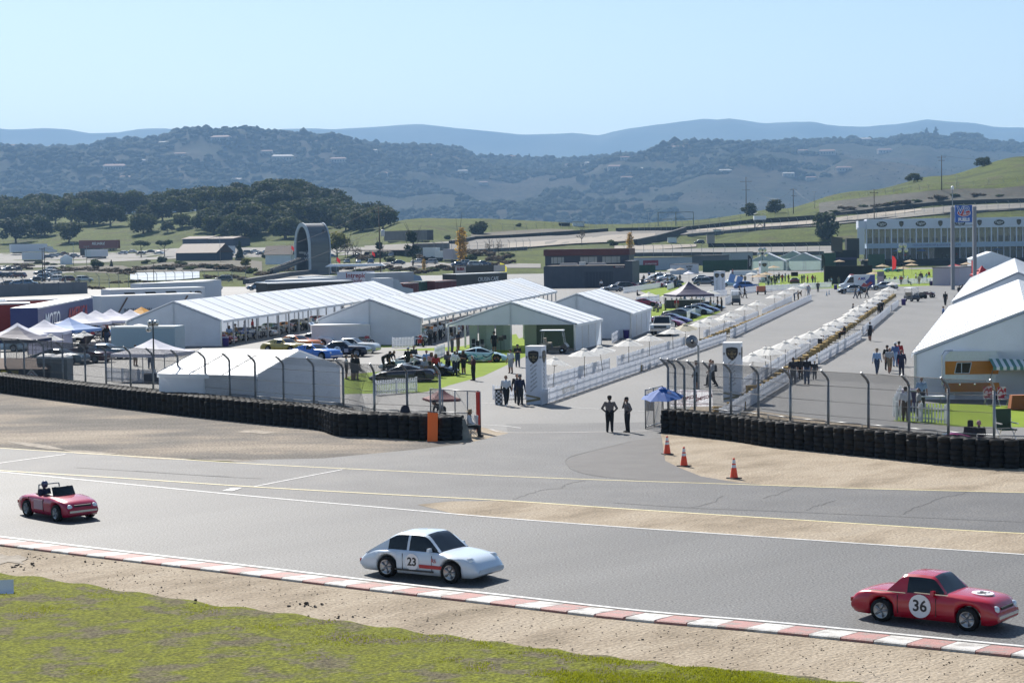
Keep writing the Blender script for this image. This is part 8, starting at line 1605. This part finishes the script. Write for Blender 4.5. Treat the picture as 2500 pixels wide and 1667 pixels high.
for k in range(4): mk('oak%d'%k, lob(15,3.5,2.6,7.4,2.5,k+3,.95), 2000, .42, OAK, 3.0, .42, 6, k+1)
mk('umbrella_pine', lob(9,4.2,8.2,9.6,2.4,31,.55), 1400, .4, PINE, 7.5, .35, 7, 3, 1.1); mk('conifer', [(random.Random(i).uniform(-.6,.6),random.Random(i+9).uniform(-.6,.6),1.2+i*1.0,2.9-.28*i,2.9-.28*i,1.1) for i in range(9)], 1500, .36, PINE, 8.5, .3, 2, 5)
mk('bushy_pine', lob(5,1.2,9.5,12.5,1.9,41)+lob(5,2.6,5.5,8.5,1.5,43)+lob(4,3.6,3.6,5.,1.2,47), 1500, .34, PINE, 11, .32, 7, 6, .5); mk('poplar', [(random.Random(i).uniform(-.3,.3),0,1.8+i*1.05,.75+.5*math.sin(i/9*3.1),.75+.5*math.sin(i/9*3.1),.9) for i in range(10)], 800, .22, GOLD_L, 10.5, .16, 5, 7, .15)
mk('willow', lob(9,2.6,4,7.6,2.1,51), 1200, .36, YEL, 5, .3, 6, 8); mk('round_bush', lob(7,1.6,.9,2.6,1.5,61,.9), 900, .3, OAK, 1., .2, 3, 9); mk('shrub', lob(6,1.3,.7,1.8,1.1,71,.8), 700, .24, MID, .8, .12, 4, 10); mk('brown_bush', lob(7,2.2,.6,1.6,1.2,81,.7), 700, .26, BRUSH, .6, .1, 4, 12); mk('bare_tree', lob(4,1.4,3,5.5,1.3,91), 130, .16, BRUSH, 5.5, .14, 16, 13, .45); mk('big_bush', lob(12,3.0,1.6,7.,2.4,95,1.), 1700, .4, OAK, 3, .4, 5, 14)
def tree(kind, label, px, py, hpx, group=None, name=None, w=1., at=None):
    p = at or T(px,py); base = {'oak':9.2,'umbrella_pine':10.8,'conifer':11.,'bushy_pine':14.2,'poplar':12.6,'willow':9.4,'round_bush':3.9,'shrub':2.7,'brown_bush':2.5,'bare_tree':6.8,'big_bush':9.}[kind.rstrip('0123')]; s = (hpx*p.y/F)/base; t = TREE[kind].spawn(name or (kind.rstrip('0123')+'_tree' if kind[:3]=='oak' else kind),label,'tree' if kind not in('shrub','round_bush','brown_bush','big_bush') else 'bush',p-Vector((0,0,.1)),random.random()*6.28,group,(s*w,s*w,s),{'crown':[random.choice((OAK,OAK2,OAK2,OAK3))]} if kind[:3]=='oak' else None); return t
z1 = lambda x,y: (x*.2721, 280+y*.2721)
front = [((140,1150),62,'dark oak alone at the left edge of the knoll foot'),((280,1090),58,'oak second from the left at the knoll foot'),((405,1090),50,'oak third from the left at the knoll foot'),((620,1150),54,'slender-trunked oak alone on the pale grass of the knoll foot'),((990,1005),60,'broad oak with open grass on its right'),((1285,1065),54,'oak casting a dark round shadow on the slope'),((1330,965),46,'oak just above the one with the round shadow'),((1460,955),54,'oak with a bare forked trunk in the grass clearing'),((1505,1060),30,'small oak with a shadow below the clearing'),((1635,1010),36,'small round oak at the track across the slope'),((1625,895),50,'oak right of the grass clearing'),((130,975),48,'oak behind the leftmost knoll-foot oak'),((640,965),64,'tall oak in the middle of the left wood front'),((800,990),70,'tall oak standing at the right end of the dense left wood')]
for i,((x,y),h,l) in enumerate(front): tree('oak%d'%(i%4),l,*z1(x,y),h,w=1.15)
q = random.Random(21); pts = []
for i in range(62): x = q.uniform(-60,2150); y = q.uniform(790,990) if x < 900 else q.uniform(770,870); pts.append((x,y-(0 if x<900 else 0)))
for i in range(13): pts.append((q.uniform(1850,2352),q.uniform(940,1120)))
z2 = lambda x,y: (600+x*.2721, 280+y*.2721)
for i,(x,y) in enumerate(sorted(pts,key=lambda p:p[1])): tree('oak%d'%(i%4),'dark evergreen oak in the dense wood on the left knoll',*z1(x,y),q.uniform(44,64),'oaks of the dense wood on the left knoll',w=1.1)
pk_ = [(q.uniform(90,520),q.uniform(690,800)) for _ in range(20)]+[(q.uniform(480,900),0) for _ in range(18)]+[(q.uniform(0,430),q.uniform(860,1130)) for _ in range(17)]+[(q.uniform(560,1280),0) for _ in range(28)]
for i,(x,y) in enumerate(pk_):
    if y == 0: y = 720+(x-480)*.42+q.uniform(0,110) if i < 38 else 860+(x-560)*.15+q.uniform(0,130)
    tree('oak%d'%(i%4),'dark evergreen oak on the steep wooded peak right of the knoll',*z2(x,y),q.uniform(40,58),'oaks of the steep wooded peak',w=1.15)
tree('umbrella_pine','flat-topped umbrella pine left of two in the far car park',345,628,42,w=1.1); tree('umbrella_pine','flat-topped umbrella pine right of two in the far car park',402,627,42,w=.95); tree('conifer','dense dark conifer between the barn and the arched footbridge',585,637,52,w=.85)
for (k,x,y,h,l) in [('shrub',240,652,27,'olive roadside shrub left of the small dark conifer'),('conifer',272,652,20,'small dark conifer beside the roadside shrub'),('shrub',354,645,16,'little olive shrub beside the umbrella pines'),('round_bush',393,642,20,'dark round bush under the right umbrella pine'),('round_bush',655,630,24,'dark round bush left of the hipped-roof hut'),('willow',600,660,32,'yellow-green tree beside the dark conifer'),('shrub',612,668,20,'green shrub below the yellow-green tree'),('shrub',567,655,14,'little green shrub among the reeds, left'),('shrub',527,654,14,'little green shrub among the reeds, right'),('willow',823,636,74,'big yellow-green tree behind the arched footbridge'),('bare_tree',850,640,58,'bare brown tree right of the yellow-green tree'),('bare_tree',870,645,50,'second bare brown tree behind the cars'),('bushy_pine',1008,650,96,'tall bushy pine with drooping arms beside the road'),('bushy_pine',928,646,62,'dark spreading pine beside the tall utility pole'),('poplar',1128,648,98,'tall golden poplar behind the cafe trailer'),('poplar',1035,664,34,'small golden tree on the bank below the cars'),('poplar',1538,624,60,'golden poplar behind the dark building'),('bare_tree',1421,600,44,'bare spindly tree behind the dark building roof'),('bare_tree',1195,626,40,'bare tree left of the far track fence'),('bare_tree',1218,624,36,'bare tree beside the far track fence'),('round_bush',1174,572,38,'dark round bush on the grassy berm'),('shrub',1155,634,18,'green shrub beside the golden poplar'),('shrub',1498,600,20,'small green tree peeking over the dark building'),('shrub',1090,584,14,'small bush at the berm foot'),('big_bush',1828,527,34,'bushy oak clump at the far pole, left'),('big_bush',1893,520,36,'bushy oak clump beside the far pole, right'),('big_bush',2018,585,72,'large dark bushy tree on the slope below the hillside track'),('oak1',2399,407,26,'lone dark oak on the grassy skyline, upper right'),('oak2',2231,445,24,'lone round oak lower on the grassy skyline'),('shrub',1265,553,12,'small bush on the grassy berm slope')]: tree(k,l,x,y,h,w=1.25 if k in('round_bush','oak1','oak2','big_bush') else 1.7 if k=='poplar' else 1.)
for i,(x,y,h) in enumerate([(160,664,13),(185,662,14),(210,660,13),(235,663,12),(260,664,14),(285,666,14),(305,670,13),(330,662,12),(350,660,14),(380,658,15),(410,656,14),(440,655,15),(470,656,16),(500,655,15),(530,657,15),(560,660,17),(590,664,18),(320,690,10),(360,692,9),(520,680,13),(560,680,14),(600,684,12),(240,706,12)]): tree('brown_bush','dry brown bush, %s in the reed fringe around the pond'%nth(i),x,y,h,'dry bushes around the pond',w=1.6)
for i,(x,y,h) in enumerate([(940,655,12),(970,660,13),(1000,660,12),(880,652,10),(850,656,10),(1075,656,14),(1110,660,16),(1150,650,15),(1190,648,14),(1230,645,14)]): tree('brown_bush','dry shrub, %s of those on the bank below the road'%nth(i),x,y,h,'dry shrubs on the road bank',w=1.6)
for i,(x,y,h) in enumerate([(2040,520,10),(2075,512,12),(2110,506,9),(2150,505,12),(2180,500,14),(2205,498,12),(2240,494,10),(2290,486,12),(2330,480,10),(2390,478,10),(2440,480,8)]): tree('brown_bush' if i%2 else 'shrub','scrubby bush, %s from the left on the eroded bank above the hillside track'%nth(i),x,y,h,'bushes on the eroded bank',w=1.8)
for i,(x,y,h) in enumerate([(640,672,14),(668,664,16),(700,662,15),(730,668,14),(790,664,14),(815,658,15),(840,660,13),(870,664,12),(905,662,14),(960,668,13),(1020,668,14),(1060,662,15)]): tree('shrub' if i%2 else 'brown_bush','roadside bush, %s from the left between the arched bridge and the golden poplar'%nth(i),x,y,h,'bushes beside the arched bridge road',w=1.7)
q = random.Random(77)
for i,(x,y) in enumerate(sorted((q.uniform(0,560),q.choice((q.uniform(645,662),q.uniform(690,702)))) for _ in range(26))): tree(q.choice(('shrub','round_bush','brown_bush')),'low roadside bush, %s from the left along the car park verges'%nth(i),x,y,q.uniform(9,17),'bushes along the car park verges',w=1.6)
for i,(x,y) in enumerate(sorted((q.uniform(880,1320),q.uniform(622,640)) for _ in range(16))): tree(q.choice(('shrub','round_bush','brown_bush')),'dark bush, %s from the left on the slope behind the long tents'%nth(i),x,y,q.uniform(10,20),'bushes on the slope behind the long tents',w=1.6)
far_row([(300+i*22,622-(i%2)*4) for i in range(5)],'by the umbrella pines',170,'cars by the umbrella pines',31); far_row([(590+i*16,624-(i%3)*3) for i in range(6)],'behind the dark conifer',15,'cars behind the dark conifer',32); far_row([(875+i*20,629-(i%2)*2) for i in range(5)],'under the long brown canopy',95,'cars under the long brown canopy',33); far_row([(1120+i*20,652-(i%2)*3) for i in range(4)],'above the cafe trailer',5,'cars above the cafe trailer',34); far_row([(-5+i*17,676+(i%2)*4) for i in range(4)],'in the back line at the left edge',160,'cars in the left edge car park',35)
# woodland over the mid hills: nobody could count it
def woodland():
    r = np.random.default_rng(5); N = 52000; px = r.uniform(-150,2650,N); d = HD0*1.02+(HD1*1.03-HD0*1.02)*r.random(N)**.85; X = (px-CX)/F*d; t = (d-HD0)/(HD1-HD0)
    g = fbm(X/520,d/420,71,4)+.42*fbm(X/120,d/120,75,3); thr = .0-.13*np.clip((1100-px)/900,-.2,1)-.2*np.clip((t-.78)/.2,0,1)+.05*np.clip((px-1200)/600,0,1)*(t<.8); k = g > thr; X,d,t = X[k],d[k],t[k]
    M_ = min(len(X),17000); X,d,t = X[:M_],d[:M_],t[:M_]; z = hillz(X,d)
    # low-poly lumpy crowns
    base = []; fac = []
    for j,(zz_,rr_) in enumerate(((0,.75),(.45,1.),(.85,.62))):
        for i in range(6): a = (i+.5*(j%2))*math.pi/3; base.append((rr_*math.cos(a),rr_*math.sin(a),zz_))
    base.append((0,0,1.08)); base = np.array(base)
    for j in range(2):
        for i in range(6): a,b = j*6+i,j*6+(i+1)%6; fac += [(a,b,b+6),(a,b+6,a+6)]
    for i in range(6): fac.append((12+i,12+(i+1)%6,18))
    fac = np.array(fac); R = r.uniform(5.5,13,M_)*(1+.25*(r.random(M_)<.1)); hh = R*r.uniform(.7,1.25,M_)
    V = base[None]*np.stack([R,R,hh],1)[:,None,:]*(1+r.normal(0,.13,(M_,19,1))); V += np.stack([X,d,z-1.5],1)[:,None,:]; Fc = (fac[None]+19*np.arange(M_)[:,None,None]).reshape(-1,3)
    me = bpy.data.meshes.new('woodland'); me.vertices.add(M_*19); me.vertices.foreach_set('co',V.reshape(-1)); nf = len(Fc); me.loops.add(nf*3); me.loops.foreach_set('vertex_index',Fc.reshape(-1)); me.polygons.add(nf); me.polygons.foreach_set('loop_start',np.arange(0,nf*3,3)); me.polygons.foreach_set('loop_total',np.full(nf,3)); me.update(calc_edges=True); me.validate()
    me.materials.append(mat('far_woodland', stops=[(.3,(.008,.014,.007)),(.55,(.013,.020,.010)),(.75,(.022,.027,.013))], scale=.012, detail=4, rough=.95, spec=.05)); tag(ob('woodland',me),'blue-green woodland covering the far hillsides','woodland',kind='stuff')
woodland()
def scrub():
    r = np.random.default_rng(8); N = 15000; px = r.uniform(-150,2650,N); d = HD0*1.02+(HD1-HD0)*r.random(N); X = (px-CX)/F*d; g = fbm(X/90,d/90,81,3); k = g > -.1; X,d = X[k],d[k]; z = hillz(X,d); n = len(X); R = r.uniform(2.,4.,n); a = np.arange(5)*2*math.pi/5
    V = np.zeros((n,6,3)); V[:,:5,0] = np.cos(a)*R[:,None]*r.uniform(.7,1.2,(n,5)); V[:,:5,1] = np.sin(a)*R[:,None]; V[:,5,2] = R*r.uniform(.5,.9,n); V += np.stack([X,d,z-.6],1)[:,None]
    Fc = (np.array([(0,1,5),(1,2,5),(2,3,5),(3,4,5),(4,0,5)])[None]+6*np.arange(n)[:,None,None]).reshape(-1,3); me = bpy.data.meshes.new('scrub'); me.from_pydata(V.reshape(-1,3).tolist(),[],Fc.tolist()); me.materials.append(mat('hill_scrub', stops=[(.3,(.012,.016,.008)),(.6,(.022,.022,.012)),(.8,(.034,.030,.018))], scale=.02, rough=.95, spec=.05)); tag(ob('scrub',me),'low dark scrub dotting the far hillsides','scrub',kind='stuff')
scrub()
# houses on the hills
HW = mat('house_wall',(.27,.25,.235),.85); HR = mat('terracotta_roof',(.17,.085,.065),.85); HR2 = mat('pale_roof',(.30,.285,.275),.8)
hs = [(130,297,27,'pale house on the wooded ridge at the far left'),(38,357,34,'brown-roofed house at the far left ridge'),(185,363,14,'small bright-roofed house left of the middle of the left hill'),(400,347,30,'pale villa below the left ridge'),(540,346,56,'long white villa high on the left hill'),(280,418,64,'wide pale mansion in the middle of the left hill'),(345,398,26,'house with trees around, right of the wide mansion'),(440,383,36,'villa with a reddish roof on the left hill'),(652,376,34,'low villa left of the big white mansion'),(690,394,62,'big white mansion on its cleared terrace'),(765,353,24,'white-roofed house below the ridge above the arched bridge'),(826,397,46,'long pale villa right of the big white mansion'),(910,373,28,'bright-roofed house under the middle ridge'),(933,430,34,'pale villa on a bare spur in the middle hill'),(1051,388,40,'pale villa on the saddle, middle'),(1130,425,30,'grey-white house on the brown slope'),(1250,384,28,'tan house at the saddle edge'),(1390,408,26,'house left of the row on the right saddle'),(1440,404,30,'white house in the row on the right saddle'),(1505,418,50,'long terracotta villa in the middle of the right saddle'),(1526,391,32,'pale flat-roofed house on the right saddle'),(1570,417,28,'pale house right of the long terracotta villa'),(1530,440,34,'house among trees below the long terracotta villa'),(1655,360,36,'large pale house on the right ridge line'),(1770,424,36,'pale house with a long wall on the right hill'),(1960,374,30,'pink-walled house on the right ridge slope'),(2020,378,46,'long terracotta house on the right hill'),(2110,347,40,'white house among pines on the right ridge'),(2160,374,42,'low terracotta-roofed house on the right hill slope'),(2060,419,44,'red-roofed houses cluster piece on the lower right hill'),(1925,432,34,'white house among trees on the lower right hill'),(1980,440,30,'terracotta house beside the white one on the lower right hill'),(310,440,40,'tan house by the pale meadow on the left hill'),(580,445,36,'flat pale house at the right foot of the left hill'),(1180,453,26,'pale cottage on the lower middle slope')]
for i,(x,y,w,l) in enumerate(hs):
    y = max(y,float(pol(RIDGE,x))+8); p = hill_at(x,y); W_ = w*.85*p.y/F; t = thing('hillside_house',l,'house',p-Vector((0,0,2)),random.uniform(-.3,.3)); hh = min(9,W_*.16)+4; D = W_*.4; rm = HR if i%3 else HR2
    MB().box((0,0,hh/2),(W_,D,hh)).obj('wall', HW, t); MB().add([(-W_*.52,-D*.56,hh),(W_*.52,-D*.56,hh),(W_*.52,D*.56,hh),(-W_*.52,D*.56,hh),(-W_*.42,0,hh+W_*.09),(W_*.42,0,hh+W_*.09)],[(0,1,5,4),(1,2,5),(2,3,4,5),(3,0,4),(3,2,1,0)]).obj('roof', rm, t)
    if w > 30:
        n_ = int(w/9)
        for k in range(n_): MB().box((-W_*.42+W_*.84*(k+.5)/n_,-D/2-.2,hh*.5),(W_*.05,.3,hh*.4)).obj('window', GLASS, t)
# ridge-line pines, upper right
for (x,y,h,l) in [(2262,326,24,'tall dark pine clump on the upper right ridge, left'),(2285,326,28,'tall dark pine clump on the upper right ridge, right'),(2335,338,22,'dark ridge tree left of two near the right edge'),(2360,340,24,'dark ridge tree right of two near the right edge'),(2385,342,24,'dark ridge tree nearest the right edge'),(2083,338,16,'umbrella-shaped tree on the right ridge'),(1980,345,12,'round tree on the right ridge'),(1515,378,16,'conifer pair on the saddle ridge'),(1292,380,16,'conifer at the left of the saddle ridge'),(1198,372,14,'small conifer on the middle ridge')]:
    p = hill_at(x,max(y,float(pol(RIDGE,x))+4)); tree('conifer' if 'pine' in l or 'conifer' in l else 'oak0',l,x,y,h,at=p,w=1.2)
haze()
